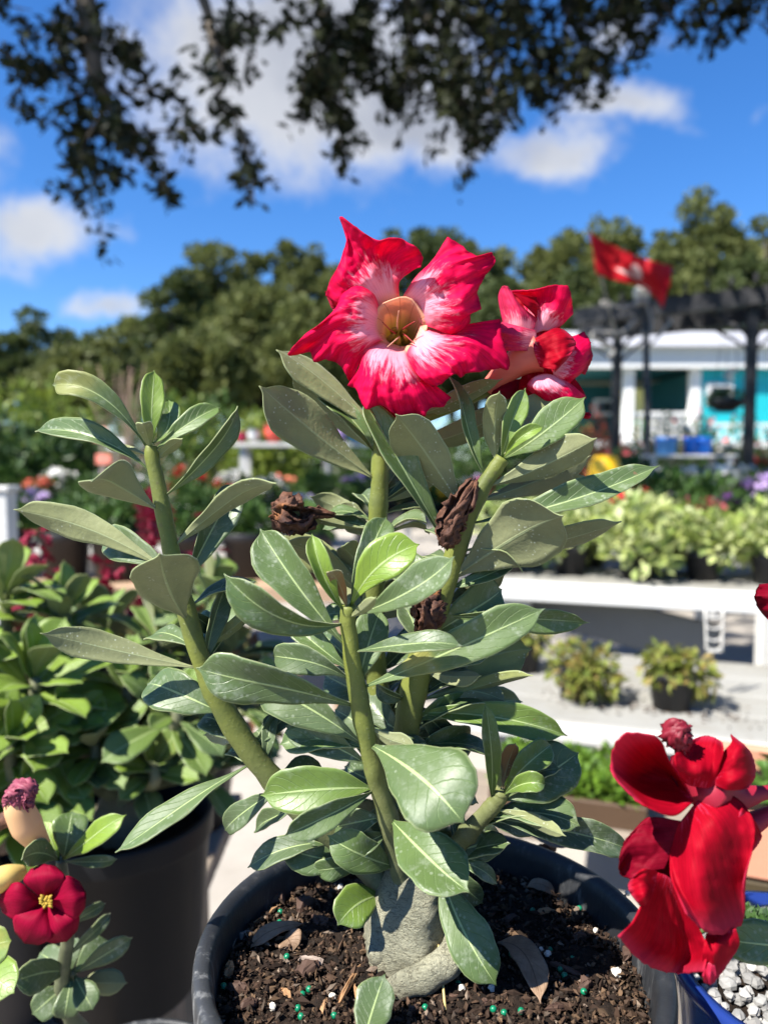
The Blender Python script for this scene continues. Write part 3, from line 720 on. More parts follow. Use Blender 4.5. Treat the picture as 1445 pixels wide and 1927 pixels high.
 ('S3', 764, 1480, 860, 1450, 70, .012, 'u', -10, .1, (0, 0), .4, .2), ('S3', 764, 1520, 890, 1500, 60, .02, 'u', 10, .08, (0, 0), .4, .2), ('S2', 728, 1540, 610, 1560, 60, .02, 'u', 10, .1, (0, 0), .5, .2),
 ('S1', 640, 1580, 560, 1540, 70, .02, 'u', 0, .15, (0, 0), .5, .2), ('S4', 745, 1500, 640, 1440, 66, .01, 'u', 0, .08, (0, 0), .5, .2), ('S3', 768, 1560, 690, 1530, 60, -.004, 'u', 0, .1, (0, 0), .5, .2),
 ('S3', 800, 1230, 760, 1130, 60, .016, 'u', 10, .1, (0, 0), .4, .2), ('S4', 704, 1180, 780, 1090, 70, .014, 'd', 0, .12, (0, 0), .4, .2), ('S4', 730, 1440, 830, 1360, 66, .014, 'u', 0, .15, (0, 0), .4, .2),
 ('S3', 775, 1330, 700, 1290, 34, -.004, 'u', -30, .15, (0, 4), .4, .2), ('S5', 905, 1542, 1010, 1560, 54, .02, 'u', 0, .05, (0, 0), .5, .2), ('S3', 768, 1600, 850, 1560, 60, .01, 'u', 0, .1, (0, 0), .5, .2),
]
def stem_at(s, x, y):
    px = STEMS[s]['px']; i = int(np.argmin((px[:, 0] - x) ** 2 + (px[:, 1] - y) ** 2))
    return STEMS[s]['C'][i], px[i], STEMS[s]['rad'][i]
for i, (s, bx, by, tx, ty, w, dz, side, roll, tone, sag, shape, fold) in enumerate(LV):
    c, px, rad = stem_at(s, bx, by)
    d0 = px[2]; d1 = d0 + dz
    tip = P(tx, ty, d1)
    away = nrm(tip - c)
    base = c + away * rad * .6
    mx = (px[0] + tx) / 2 + sag[0]; my = (px[1] + ty) / 2 + sag[1]
    mid = P(mx, my, (d0 + d1) / 2 - (.006 if side == 'u' else -.004) * (1 if abs(dz) > .001 else 0))
    T = nrm(tip - base)
    vc = tocam((base + tip) / 2)
    N = rot_about(nrm(vc - T * np.dot(vc, T)), T, math.radians(roll))
    if side == 'd': N = -N
    wid = w * (d0 + d1) / 2 / F / max(.62, math.cos(math.radians(roll))) * .93
    if w < 110 and rng.random() < .4: wid *= .84; fold += .30
    me = leaf_mesh(base, mid, tip, wid, N, fold=fold + rng.uniform(.04, .26), curl=rng.uniform(.0, .12) if side == 'u' else rng.uniform(.05, .3), twist=rng.uniform(-.55, .55), shape=max(-.2, shape), wave=rng.uniform(.014, .036), origin=base, seed=i)
    o = obj('leaf', me, PLANT, loc=base - ORG)
    o['tone'] = float(tone)

rx = np.random.default_rng(123)
for i in range(64):     # the many smaller shaded leaves behind and between the stems
    k = ['S1', 'S2', 'S3', 'S4', 'S5', 'S4', 'S3', 'S4'][i % 8]
    C = STEMS[k]['C']; lo_, hi_ = (14, 34) if k == 'S1' else ((4, 30) if k == 'S2' else ((6, 34) if k in ('S3', 'S4') else (6, 34)))
    j = rx.integers(lo_, hi_); c = C[j]; a = rx.uniform(.05, math.pi - .05) if rx.random() < .8 else rx.uniform(-.6, 0)
    el_ = rx.uniform(-.25, .65); dr = np.array([math.cos(a) * math.cos(el_), math.sin(a) * math.cos(el_) * .8, math.sin(el_)])
    L_ = rx.uniform(.028, .048); base = c + nrm(dr) * STEMS[k]['rad'][j] * .6; tip = base + dr * L_; mid = (base + tip) / 2 + np.array([0, 0, .004])
    T = nrm(tip - base); nh = np.array([-.25, -.35, 1.0]) + rx.normal(0, .25, 3)
    me = leaf_mesh(base, mid, tip, L_ * rx.uniform(.30, .46), nh, fold=rx.uniform(.15, .5), curl=rx.uniform(0, .1), twist=rx.uniform(-.5, .5), shape=rx.uniform(.1, .6), wave=rx.uniform(.015, .035), nu=18, nv=8, origin=base, seed=900 + i)
    o = obj('leaf', me, PLANT, loc=base - ORG); o['tone'] = float(rx.uniform(.05, .35))

# ---- withered blooms clinging to the stems
def crumple_mat(b, setp, tr):
    c = objcoord(b); n = b.noise(c, 130.0, 5.0, .7)
    g = b.noise(c, 40.0, 2.0)
    col = b.mix(b.ss(n, .3, .72), (.035, .014, .010, 1), (.15, .065, .035, 1))
    col = b.mix(b.ss(g, .62, .72, 0, .7), col, (.40, .15, .04, 1))
    setp(color=col, rough=.7, spec=.3, normal=b.bump(n, .8, .002))
CRUMP = material('withered_petal', crumple_mat)
def withered(pxs, rads, seed, label='shrivelled dark brown spent bloom', parent=None, porg=None, mat=None, name='withered_bloom'):
    """papery, twisted remains: several crumpled sheets wound round each other"""
    C = catmull(pxs, 24); pr = np.interp(np.linspace(0, 1, 24), np.linspace(0, 1, len(rads)), rads)
    org = P(*pxs[0]); t = thing(name, None, None); t.parent = parent or PLANT; t.location = org - (ORG if porg is None else porg); t['label'] = label
    rs = np.random.default_rng(int(seed * 10)); W3 = [P(*c) for c in C]
    for k in range(6):
        a0 = rs.uniform(0, 6.28); tw_ = rs.uniform(-3, 3); g = np.zeros((24, 15, 3)); s0 = rs.uniform(.5, 1.15)
        for i in range(24):
            T = nrm(W3[min(23, i + 1)] - W3[max(0, i - 1)]); a = nrm(np.cross(T, [0.3, 1, .2])); b_ = np.cross(T, a)
            for j in range(15):
                th_ = a0 + tw_ * i / 23 + (j - 7) * .17
                q = Vector((i * .33 + seed, j * .45, k * 3.7))
                r = pr[i] * s0 * (1 + .55 * mnoise.noise(q) + .45 * mnoise.noise(q * 2.1) + .25 * mnoise.noise(q * 4.5))
                g[i, j] = W3[i] + r * (math.cos(th_) * a + math.sin(th_) * b_) + T * .0022 * mnoise.noise(q * 1.9)
        obj('dry_petal', grid_solid(g, np.stack(np.meshgrid(np.linspace(0, 1, 15), np.linspace(0, 1, 24)), -1), mat or CRUMP, .0005, org), t)
withered([(892, 905, .372), (872, 940, .368), (850, 975, .366), (843, 1005, .366), (838, 1028, .368)], [.002, .0050, .0062, .0056, .003], 1.0)
withered([(812, 1105, .378), (800, 1135, .372), (800, 1165, .370), (790, 1195, .374)], [.003, .0080, .0072, .003], 5.0)
withered([(520, 962, .396), (545, 970, .394), (570, 975, .395), (590, 965, .398), (628, 968, .402)], [.007, .0095, .0080, .0035, .0012], 9.0)

# ---- the big open flower
def flower(label, px, depth):
    o = thing('flower', None, None); o.parent = PLANT
    p = P(*px, depth); o.location = p - ORG
    if label: o['label'] = label
    return o, p
FD = .372
fl1, fo = flower('wide open pink flower with white streaks facing out', (752, 620), FD)
def Z(rows, dep):
    return [[(a[0], a[1], d_) for a, d_ in zip(r, np.interp(np.linspace(0, 1, len(r)), np.linspace(0, 1, len(dd)), dd))] for r, dd in zip(rows, dep)]
T_ = [
 Z([[(708, 586), (716, 576), (726, 568), (738, 564), (752, 562)], [(675, 568), (686, 542), (705, 522), (728, 518), (752, 530)], [(642, 572), (650, 515), (676, 474), (725, 480), (778, 508)], [(613, 556), (620, 533), (631, 512), (644, 482), (653, 440), (640, 408), (680, 436), (711, 452), (740, 448), (776, 461), (794, 482), (791, 503)]],
   [[.010] * 5, [.004, -.003, .001, .002, .001], [.0, -.006, -.001, -.002, -.004], [.006, -.002, -.006, -.020, -.010]]),
 Z([[(754, 564), (765, 568), (776, 579), (784, 592), (790, 608)], [(782, 522), (798, 535), (810, 560), (815, 590), (816, 618)], [(812, 492), (840, 492), (860, 535), (866, 588), (853, 628)], [(842, 446), (872, 466), (903, 485), (922, 476), (931, 491), (911, 522), (897, 550), (905, 582), (885, 572), (884, 607)]],
   [[.010] * 5, [.002, -.005, -.006, -.004, .0], [.002, -.007, -.012, -.010, -.004], [.006, -.006, -.010, .004, -.002]]),
 Z([[(790, 612), (789, 620), (785, 630), (781, 640), (774, 648)], [(825, 622), (824, 640), (812, 652), (795, 665), (766, 670)], [(880, 610), (892, 645), (865, 676), (836, 700), (786, 706)], [(940, 600), (943, 630), (958, 689), (939, 693), (905, 698), (878, 702), (868, 710), (858, 703), (845, 709), (829, 723), (814, 728)]],
   [[.009] * 5, [.003, -.006, -.008, -.008, -.006], [.004, -.006, -.012, -.015, -.014], [.002, .004, -.008, -.014, -.012]]),
 Z([[(716, 642), (728, 648), (742, 653), (752, 656), (764, 658)], [(688, 656), (710, 672), (738, 685), (762, 690), (776, 686)], [(675, 695), (698, 722), (735, 738), (782, 738), (808, 716)], [(654, 725), (671, 733), (679, 753), (690, 769), (717, 762), (738, 775), (752, 784), (775, 777), (797, 783), (808, 768), (834, 764), (848, 748)]],
   [[.009] * 5, [-.004, -.012, -.013, -.012, -.006], [-.004, -.014, -.017, -.016, -.004], [.002, -.010, -.012, -.012, .0]]),
 Z([[(717, 590), (713, 603), (712, 616), (714, 628), (722, 640)], [(702, 553), (685, 585), (680, 612), (688, 634), (700, 650)], [(670, 536), (642, 580), (630, 620), (645, 650), (674, 690)], [(648, 533), (640, 560), (630, 583), (600, 612), (574, 630), (542, 668), (584, 662), (591, 679), (615, 677), (637, 684), (652, 706), (661, 729)]],
   [[.009] * 5, [-.002, -.008, -.009, -.008, -.003], [-.004, -.012, -.010, -.006, -.001], [.002, -.008, .012, .006, .004]]),
]
for i, rows in enumerate(T_):
    petal(fl1, rows, FD, PETAL, fo, seed=i, u0=.02, frill=.0018, ragged=.06, nc=96, nr=40, wav=.0022, crumple=.0016)
petal(fl1, Z([[(712, 752), (732, 758), (752, 764)], [(728, 785), (745, 788), (764, 788)], [(746, 833), (756, 834), (764, 826)]], [[.006] * 3, [.010, .006, .010], [.014] * 3]), FD, PETAL_RED, fo, seed=31, nr=14, nc=14, u0=.4)
petal(fl1, Z([[(655, 545), (668, 560), (690, 566)], [(628, 555), (640, 580), (660, 585)], [(612, 548), (628, 585), (640, 582)]], [[.012] * 3, [.016] * 3, [.018] * 3]), FD, PETAL_RED, fo, seed=32, nr=14, nc=14, u0=.4)
# throat tube
def throat_fn(b, setp, tr):
    uv = b.node('ShaderNodeUVMap').outputs[0]; ux, u, _ = b.sep(uv)
    n = b.noise(b.comb(b.m('MULTIPLY', ux, 40.0), b.m('MULTIPLY', u, 2.0), 0.0), 1.0, 3.0)
    line = b.ss(b.m('ABSOLUTE', b.m('SUBTRACT', b.m('FRACT', b.m('MULTIPLY', ux, 10.0)), .5)), .0, .05, 1.0, 0.0)
    c = b.mix(b.ss(u, .15, .7), (.80, .44, .28, 1), (.46, .38, .05, 1))
    c = b.mix(b.m('MULTIPLY', line, .55), c, (.30, .02, .03, 1))
    c = b.mix(b.ss(n, .3, .8, 0, .4), c, (.80, .36, .22, 1))
    setp(color=c, rough=.5, spec=.3); tr(c, .4)
THROAT = material('flower_throat', throat_fn)
def tube_between(parent, A, B, r0, r1, origin, mat, name='tube', nr=16, na=28, bulge=.0, flare=0.0, mid=None):
    u = np.linspace(0, 1, nr)
    M = (A + B) / 2 if mid is None else mid
    ctrl = 2 * M - .5 * (A + B)
    C = ((1 - u) ** 2)[:, None] * A + (2 * u * (1 - u))[:, None] * ctrl + (u ** 2)[:, None] * B
    T = np.gradient(C, axis=0); T /= np.linalg.norm(T, axis=1)[:, None]
    a = nrm(np.cross(T[0], [0, 0, 1.0])); g = np.zeros((nr, na + 1, 3))
    th = np.linspace(0, 2 * math.pi, na + 1)
    for i in range(nr):
        a = nrm(a - T[i] * np.dot(a, T[i])); b_ = np.cross(T[i], a)
        r = r0 + (r1 - r0) * u[i] ** .8 + bulge * math.sin(math.pi * u[i]) + flare * math.exp(-u[i] / .08)
        g[i] = C[i] + r * (np.cos(th)[:, None] * a + np.sin(th)[:, None] * b_) * (1 + .04 * np.cos(5 * th))[:, None]
    uv = np.stack(np.meshgrid(np.linspace(0, 1, na + 1), u), -1)
    return obj(name, grid_solid(g, uv, mat, .0007, origin), parent)
tube_between(fl1, P(752, 612, FD + .004), P(742, 690, FD + .036), .0122, .0040, fo, THROAT, flare=.0015, mid=P(752, 634, FD + .024))
STAM = simple('stamen_yellow', (.42, .30, .05, 1), .6, .3, 90.0, trans=.2)
HAIR = simple('anther_thread', (.60, .30, .20, 1), .6, .2, 90.0, trans=.2)
DLINE = simple('anther_red', (.25, .02, .02, 1), .6, .2, 90.0)
for k in range(5):      # anther cone deep in the throat, each ending in a long feathery thread
    a_ = k * 1.2566 + .4; ca, sa = math.cos(a_), math.sin(a_)
    MB().tube(catmull([P(748 + 13 * ca, 640 + 13 * sa, FD + .026), P(750 + 16 * ca, 634 + 15 * sa, FD + .018), P(752 + 8 * ca, 626 + 8 * sa, FD + .010)], 8) - fo, [.0014, .002, .0021, .002, .0017, .0013, .0009, .0005], 8).build('anther', STAM, fl1, smooth=True)
    e = P(752 + rng.uniform(30, 46) * math.cos(a_ + .5), 618 + rng.uniform(32, 46) * math.sin(a_ + .5), FD - .001)
    MB().tube(catmull([P(752 + 8 * ca, 626 + 8 * sa, FD + .010), P(752 + 18 * math.cos(a_ + .3), 622 + 18 * math.sin(a_ + .3), FD + .004), e], 10) - fo, np.linspace(.0005, .00025, 10), 5).build('anther_thread', HAIR if k % 2 else DLINE, fl1, smooth=True)
MB().tube(catmull([P(742, 690, FD + .034), P(735, 740, FD + .040), P(722, 795, .404)], 12) - fo, np.linspace(.0032, .0022, 12), 10).build('flower_stalk', STEM, fl1, smooth=True)

# ---- the second flower, turned away
fl2, fo2 = flower('smaller pink flower turned sideways showing its salmon tube', (1010, 650), .400)
F2 = .400
def ptl(rows, dep, mat=PETAL, seed=0, u0=.1, nr=26, nc=40, depth=F2, par=None, org=None, frill=.0006, ragged=.07):
    petal(par or fl2, Z(rows, dep), depth, mat, fo2 if org is None else org, seed=seed, u0=u0, nr=nr, nc=nc, frill=frill, ragged=ragged, wav=.0014, crumple=.0018)
tube_between(fl2, P(1012, 664, F2 - .003), P(915, 735, F2 + .004), .0102, .0042, fo2, material('salmon_tube', lambda b, setp, tr: (setp(color=b.mix(b.noise(b.vm('MULTIPLY', objcoord(b), (1, 1, 5)), 120.0, 4.0), (.60, .11, .09, 1), (.74, .24, .16, 1)), rough=.5), tr((.85, .28, .2, 1), .4))), mid=P(962, 690, F2))
ptl([[(952, 640), (968, 632), (985, 628), (1000, 632)], [(946, 606), (965, 596), (985, 598), (1008, 605)], [(938, 565), (955, 560), (975, 575), (1008, 598)], [(940, 548), (948, 538), (961, 548), (966, 580)]], [[.0, -.008, -.010, -.006], [.002, -.008, -.008, .0], [.004, -.004, -.006, .004], [.004, .0, -.002, .002]], PETAL_PINK, 41)
ptl([[(1000, 632), (1010, 626), (1022, 622), (1035, 622)], [(985, 590), (1010, 590), (1035, 595), (1056, 612)], [(968, 560), (1005, 560), (1050, 575), (1068, 600)], [(963, 547), (1000, 546), (1064, 538), (1078, 590)]], [[.004] * 4, [.010, .004, .0, .004], [.014, .006, -.002, .004], [.010, .0, -.006, .006]], PETAL, 42)
ptl([[(966, 552), (975, 560), (985, 572)], [(990, 556), (1000, 572), (1005, 592)], [(1010, 560), (1014, 580), (1010, 602)]], [[-.006] * 3, [-.002] * 3, [.004] * 3], PETAL_RED, 47, nr=14, nc=14, u0=.4)
ptl([[(1002, 640), (1004, 655), (1008, 672), (1016, 690)], [(1022, 628), (1028, 650), (1030, 675), (1030, 694)], [(1045, 618), (1058, 640), (1056, 670), (1042, 696)], [(1062, 622), (1080, 640), (1078, 660), (1044, 700)]], [[-.010, -.014, -.014, -.010], [-.010, -.012, -.012, -.012], [-.006, -.014, -.016, -.014], [.0, -.010, -.012, -.014]], PETAL_RED, 43, u0=.15)
ptl([[(1050, 640), (1045, 665), (1042, 690), (1040, 712)], [(1070, 636), (1070, 668), (1062, 698), (1052, 716)], [(1086, 630), (1092, 665), (1082, 700), (1064, 718)], [(1098, 624), (1111, 650), (1102, 690), (1074, 718)]], [[.002, -.004, -.006, -.004], [.002, -.006, -.008, -.006], [.004, -.004, -.006, -.004], [.010, .004, .004, .002]], PETAL, 44)
ptl([[(1000, 712), (1015, 706), (1030, 704), (1045, 708)], [(992, 724), (1018, 730), (1048, 728), (1072, 722)], [(995, 735), (1030, 748), (1066, 746), (1092, 738)], [(1000, 742), (1050, 768), (1080, 764), (1102, 745)]], [[-.006] * 4, [-.004, -.012, -.012, -.006], [.0, -.010, -.010, -.002], [.004, -.004, -.004, .004]], PETAL, 45)
ptl([[(990, 712), (985, 725), (980, 740)], [(950, 716), (945, 735), (950, 752)], [(904, 722), (906, 738), (918, 753)]], [[.006] * 3, [.002, -.002, .002], [.008] * 3], PETAL_DARK, 46, nr=14, nc=14)
ptl([[(1075, 765), (1082, 772), (1085, 780)], [(1092, 775), (1095, 780), (1092, 786)], [(1107, 776), (1112, 782), (1106, 788)]], [[.006] * 3, [.004] * 3, [.006] * 3], PETAL_RED, 48, nr=10, nc=10)
ptl([[(960, 640), (1000, 640), (1040, 640)], [(945, 592), (1000, 580), (1066, 592)], [(944, 550), (985, 546), (1030, 550), (1072, 562)]], [[.008] * 3, [.014, .010, .012], [.016, .012, .014]], PETAL_RED, 81)
ptl([[(985, 700), (1020, 690), (1060, 690)], [(975, 730), (1020, 735), (1088, 722)], [(984, 752), (1010, 762), (1045, 769), (1075, 762), (1103, 748)]], [[.004] * 3, [.004, -.004, .006], [.010, .0, .004]], PETAL_RED, 82)
ptl([[(1008, 622), (1010, 642), (1008, 660)], [(974, 614), (968, 638), (974, 660)], [(944, 606), (934, 632), (946, 660)]], [[-.008] * 3, [-.012, -.015, -.012], [-.004, -.008, -.006]], PETAL_PINK, 83)
ptl([[(1060, 640), (1066, 660), (1062, 690)], [(1082, 632), (1096, 660), (1086, 700)], [(1100, 640), (1114, 668), (1100, 705)]], [[.006] * 3, [.010, .004, .008], [.014, .010, .012]], PETAL_RED, 84)
MB().tube(catmull([P(918, 732, F2 + .004), P(850, 765, F2 + .008), P(760, 800, .406), P(722, 812, .406)], 14) - fo2, np.linspace(.0038, .0024, 14), 10).build('flower_stalk', STEM, fl2, smooth=True)

# ------------------------------------------------------------------ what lies on the soil
BARK = simple('bark_chip_brown', (.07, .038, .025, 1), .75, .4, 70.0, bump=.6)
BARKG = simple('bark_chip_grey', (.27, .21, .17, 1), .8, .35, 80.0, bump=.6)
BARKO = simple('wood_splinter_tan', (.34, .19, .09, 1), .75, .35, 60.0, bump=.5)
PERL = simple('perlite_white', (.62, .57, .48, 1), .8, .2, 120.0, bump=.4)
DEADLEAF = simple('dry_leaf_tan', (.30, .20, .125, 1), .6, .3, 45.0, bump=.4, trans=.1)
def deadfn(b, setp, tr):
    uv = b.node('ShaderNodeUVMap').outputs[0]; ux, u, _ = b.sep(uv); v = b.m('ABSOLUTE', b.m('SUBTRACT', b.m('MULTIPLY', ux, 2.0), 1.0)); c = objcoord(b)
    n = b.noise(c, 90.0, 5.0, .7); col = b.mix(b.ss(n, .3, .7), (.33, .22, .14, 1), (.20, .125, .075, 1))
    ph = b.m('FRACT', b.m('SUBTRACT', b.m('MULTIPLY', u, 9.0), b.m('MULTIPLY', v, 2.0))); vein = b.ss(b.m('ABSOLUTE', b.m('SUBTRACT', ph, .5)), .0, .07, 1.0, 0.0)
    col = b.mix(b.m('MULTIPLY', vein, .35), col, (.12, .07, .04, 1)); rib = b.ss(v, .02, .06, 1.0, 0.0); col = b.mix(b.m('MULTIPLY', rib, .8), col, (.10, .055, .03, 1))
    setp(color=col, rough=.6, spec=.3, normal=b.bump(b.m('ADD', n, vein), .5, .001)); tr(col, .12)
DEADLEAF = material('dry_leaf_veined', deadfn)
PELLET = simple('pellet_green', (.004, .16, .075, 1), .3, .15, 200.0, spec=.5)
def chip_mesh(l, w, h, seed, mat, rough=.3):
    """broken flake: uneven polygon, split top, ragged ends"""
    rs = np.random.default_rng(seed); m = 11
    th_ = np.sort(rs.uniform(0, 2 * math.pi, m) * .35 + np.linspace(0, 2 * math.pi, m, endpoint=False) * .999)
    rr = (np.abs(np.cos(th_)) ** 5 + np.abs(np.sin(th_)) ** 5) ** (-1 / 5) * rs.uniform(.72, 1.08, m)
    ox = rr * np.cos(th_) * l / 2; oy = rr * np.sin(th_) * w / 2
    bend = rs.uniform(-.25, .35) * h * 2
    vs = []
    for (k, z0) in ((1.0, -.5), (1.03, .1), (.80, .45), (.35, .55)):
        for i in range(m):
            x, y = ox[i] * k, oy[i] * k
            vs.append((x + rs.normal(0, .02 * l), y + rs.normal(0, .04 * w), h * z0 + h * .25 * rs.normal() * .6 + bend * (1 - (2 * x / l) ** 2)))
    fs = [tuple(range(m))[::-1]]
    for r in range(3): fs += [(r * m + j, r * m + (j + 1) % m, (r + 1) * m + (j + 1) % m, (r + 1) * m + j) for j in range(m)]
    fs.append(tuple(3 * m + j for j in range(m)))
    return new_mesh(vs, fs, mat, smooth=False)
def soil_top(x, y, lift=0.0): p = G(x, y, SOILZ); p[2] += lift; return p
# uncountable crumbs: one part of the pot
crumbs = MB(); rs = np.random.default_rng(8)
kinds = []
for q in range(10500):
    r = math.sqrt(rs.uniform(0, 1)) * RR * .905; a = rs.uniform(0, 6.283)
    x, y = r * math.cos(a), r * math.sin(a)
    l = rs.uniform(.0010, .0034) if rs.random() < .76 else rs.uniform(.0035, .0085); w = l * rs.uniform(.3, .9); h = min(w, .002) * rs.uniform(.4, 1)
    if l > .004: w *= .5
    c = np.array([x, y, POT_H - .021 + rs.uniform(-.0015, .0035)])
    R3 = np.array(Matrix.Rotation(rs.uniform(0, 6.28), 3, 'Z') @ Matrix.Rotation(rs.normal(0, .45), 3, 'X') @ Matrix.Rotation(rs.normal(0, .35), 3, 'Y'))
    v = np.array([(-l / 2, 0, 0), (0, -w / 2, 0), (l / 2, 0, 0), (0, w / 2, 0), (0, 0, h), (0, 0, -h)]) * rs.uniform(.7, 1.3, (6, 1))
    crumbs.add(v @ R3.T + c, [(0, 1, 4), (1, 2, 4), (2, 3, 4), (3, 0, 4), (1, 0, 5), (2, 1, 5), (3, 2, 5), (0, 3, 5)])
CRUMB = palette('soil_crumbs', [(.010, .006, .004), (.028, .016, .010), (.016, .010, .007), (.055, .031, .019), (.012, .008, .006), (.085, .05, .030), (.03, .018, .012), (.13, .08, .045), (.018, .012, .008), (.20, .15, .11)], .85, 0.0, .2)
co = crumbs.build('soil_crumbs', CRUMB, MAINPOT, smooth=False); co['kind'] = 'stuff'

chips = [(432, 1690 + 90, 44, 24, 'g', 70), (462, 1762, 34, 26, 'g', 30), (515, 1700, 46, 30, 'b', 20), (570, 1712, 50, 34, 'b', 60), (580, 1832, 62, 48, 'b', 80), (582, 1815, 66, 16, 'g', -20), (448, 1868, 26, 44, 'b', 90),
         (432, 1832, 40, 26, 'o', 80), (500, 1728, 66, 12, 'o', 55), (665, 1850, 190, 16, 'o', 75), (672, 1885, 80, 10, 'o', 100), (440, 1720, 40, 26, 'b', 40), (605, 1740, 44, 30, 'b', 0), (540, 1880, 40, 14, 'o', 130),
         (610, 1900, 44, 12, 'o', 80), (470, 1900, 46, 22, 'b', 40), (1030, 1600, 40, 26, 'b', 0), (1005, 1800, 74, 15, 'b', 120), (1060, 1830, 66, 13, 'b', -30), (1025, 1722, 40, 14, 'o', 10), (960, 1735, 40, 20, 'b', 20),
         (1100, 1860, 40, 26, 'b', 45), (920, 1895, 46, 18, 'b', 10), (1045, 1905, 60, 18, 'b', 30), (780, 1905, 30, 20, 'b', 60), (850, 1880, 36, 18, 'b', 10), (1090, 1770, 40, 18, 'b', 30), (1180, 1800, 50, 24, 'b', 60), (1160, 1700, 44, 20, 'b', 20)]
for i, (x, y, l, w, kd, ang) in enumerate(chips):
    p = soil_top(x, y, .0022); l *= .74; w *= .68; s = np.linalg.norm(p - CAM) / F
    o = obj('bark_chip', chip_mesh(l * s, w * s, min(w, 22) * s * .6, 100 + i, {'g': BARKG, 'b': BARK, 'o': BARKO}[kd], .22))
    o.location = p; o.rotation_euler = (rng.normal(0, .2), rng.normal(0, .12), math.radians(ang))
    lab = {'g': 'greyish weathered bark chip lying on the dark potting soil', 'b': 'dark brown bark chip lying on the dark potting soil', 'o': 'thin tan wood splinter lying on the dark potting soil'}[kd]
    if l > 120: lab = 'longest tan wood splinter pointing at the swollen plant base'
    tag(o, lab, 'bark chip', {'g': 'grey bark chips on the soil', 'b': 'brown bark chips on the soil', 'o': 'wood splinters on the soil'}[kd] if l < 120 else None)
def ball(r, n=10, m=7, squash=1.0, jig=0.0, seed=0):
    rs_ = np.random.default_rng(seed); vs = [(0, 0, -r * squash)]
    for i in range(1, m):
        ph = -math.pi / 2 + math.pi * i / m
        for j in range(n):
            k = 1 + jig * rs_.uniform(-1, 1); a = 2 * math.pi * j / n
            vs.append((r * math.cos(ph) * math.cos(a) * k, r * math.cos(ph) * math.sin(a) * k, r * squash * math.sin(ph) * k))
    vs.append((0, 0, r * squash)); fs = []
    for j in range(n): fs.append((0, 1 + (j + 1) % n, 1 + j))
    for i in range(m - 2):
        for j in range(n): a = 1 + i * n + j; b_ = 1 + i * n + (j + 1) % n; fs.append((a, b_, b_ + n, a + n))
    t = len(vs) - 1
    for j in range(n): fs.append((t, 1 + (m - 2) * n + j, 1 + (m - 2) * n + (j + 1) % n))
    return np.array(vs), fs
pm = new_mesh(*ball(.00165, 14, 9, .92, .03, 2), PELLET)
for (x, y) in [(508, 1688), (528, 1720), (526, 1744), (497, 1760), (540, 1808), (421, 1864), (582, 1868), (569, 1880), (561, 1906), (629, 1918), (567, 1921), (962, 1801), (986, 1805), (1034, 1792), (1054, 1830), (1076, 1810), (1090, 1714), (800, 1905), (928, 1908), (948, 1915), (980, 1908), (1002, 1720), (862, 1862), (1098, 1874), (1062, 1843)]:
    o = obj('fertilizer_pellet', pm); o.location = soil_top(x, y, rng.uniform(.0012, .0030)); o.rotation_euler = tuple(rng.uniform(0, 3, 3))
    tag(o, 'tiny round green fertilizer pellet lying on the potting soil', 'pellet', 'green fertilizer pellets on the soil')
for i, (x, y, s) in enumerate([(513, 1905, 12), (790, 1875, 13), (868, 1870, 15), (1030, 1805, 14), (995, 1812, 12), (1018, 1795, 8), (975, 1630, 20), (968, 1648, 10), (1030, 1655, 22), (1055, 1672, 22), (1085, 1682, 14), (1112, 1690, 10), (1160, 1840, 18), (925, 1870, 12), (640, 1678, 12), (492, 1710, 9), (626, 1885, 12), (590, 1830, 7), (1180, 1690, 12), (1120, 1760, 10), (722, 1800, 16), (735, 1806, 12)]):
    sc_ = .4 / F; o = obj('perlite_grain', new_mesh(*ball(s * sc_ / 2, 9, 6, .75, .22, i), PERL, smooth=False)); o.location = soil_top(x, y, .0028)
    o.rotation_euler = tuple(rng.uniform(0, 3, 3)); tag(o, 'small off-white perlite lump on the potting soil', 'perlite', 'perlite lumps on the soil')
def dead_leaf(a, m_, c, w, label, lift=.004, dmat=None, shape=.8):
    A, M, C_ = soil_top(*a, lift), soil_top(*m_, lift + .004), soil_top(*c, lift)
    me = leaf_mesh(A, M, C_, w * .38 / F, (-.1, -.45, 1), fold=.16, shape=shape, wave=.03, thick=.0005, origin=A, seed=int(w))
    me.materials[0] = dmat or DEADLEAF; me.materials[1] = dmat or DEADLEAF
    o = obj('fallen_leaf', me); o.location = A; tag(o, label, 'leaf'); return o
dead_leaf((572, 1752), (520, 1775), (466, 1792), 34, 'slim curled tan dead leaf beside green pellets on the soil')
dead_leaf((532, 1775), (542, 1784), (552, 1795), 50, 'small round brown dead leaf under a slim tan leaf', .001)
dead_leaf((935, 1795), (985, 1830), (1016, 1905), 54, 'broad tan dead oak leaf with dark midrib on the soil', .006)
dead_leaf((985, 1585), (1030, 1600), (1070, 1612), 56, 'brown dead leaf half hidden under a long green leaf', .006)
dead_leaf((505, 1655), (512, 1640), (520, 1620), 24, 'rusty orange dead leaf against the shaded pot wall', .006, simple('dry_leaf_rust', (.45, .13, .04, 1), .6, .3, 50.0))
dead_leaf((990, 1682), (1015, 1688), (1048, 1695), 30, 'small orange brown dead leaf among white perlite', .004)
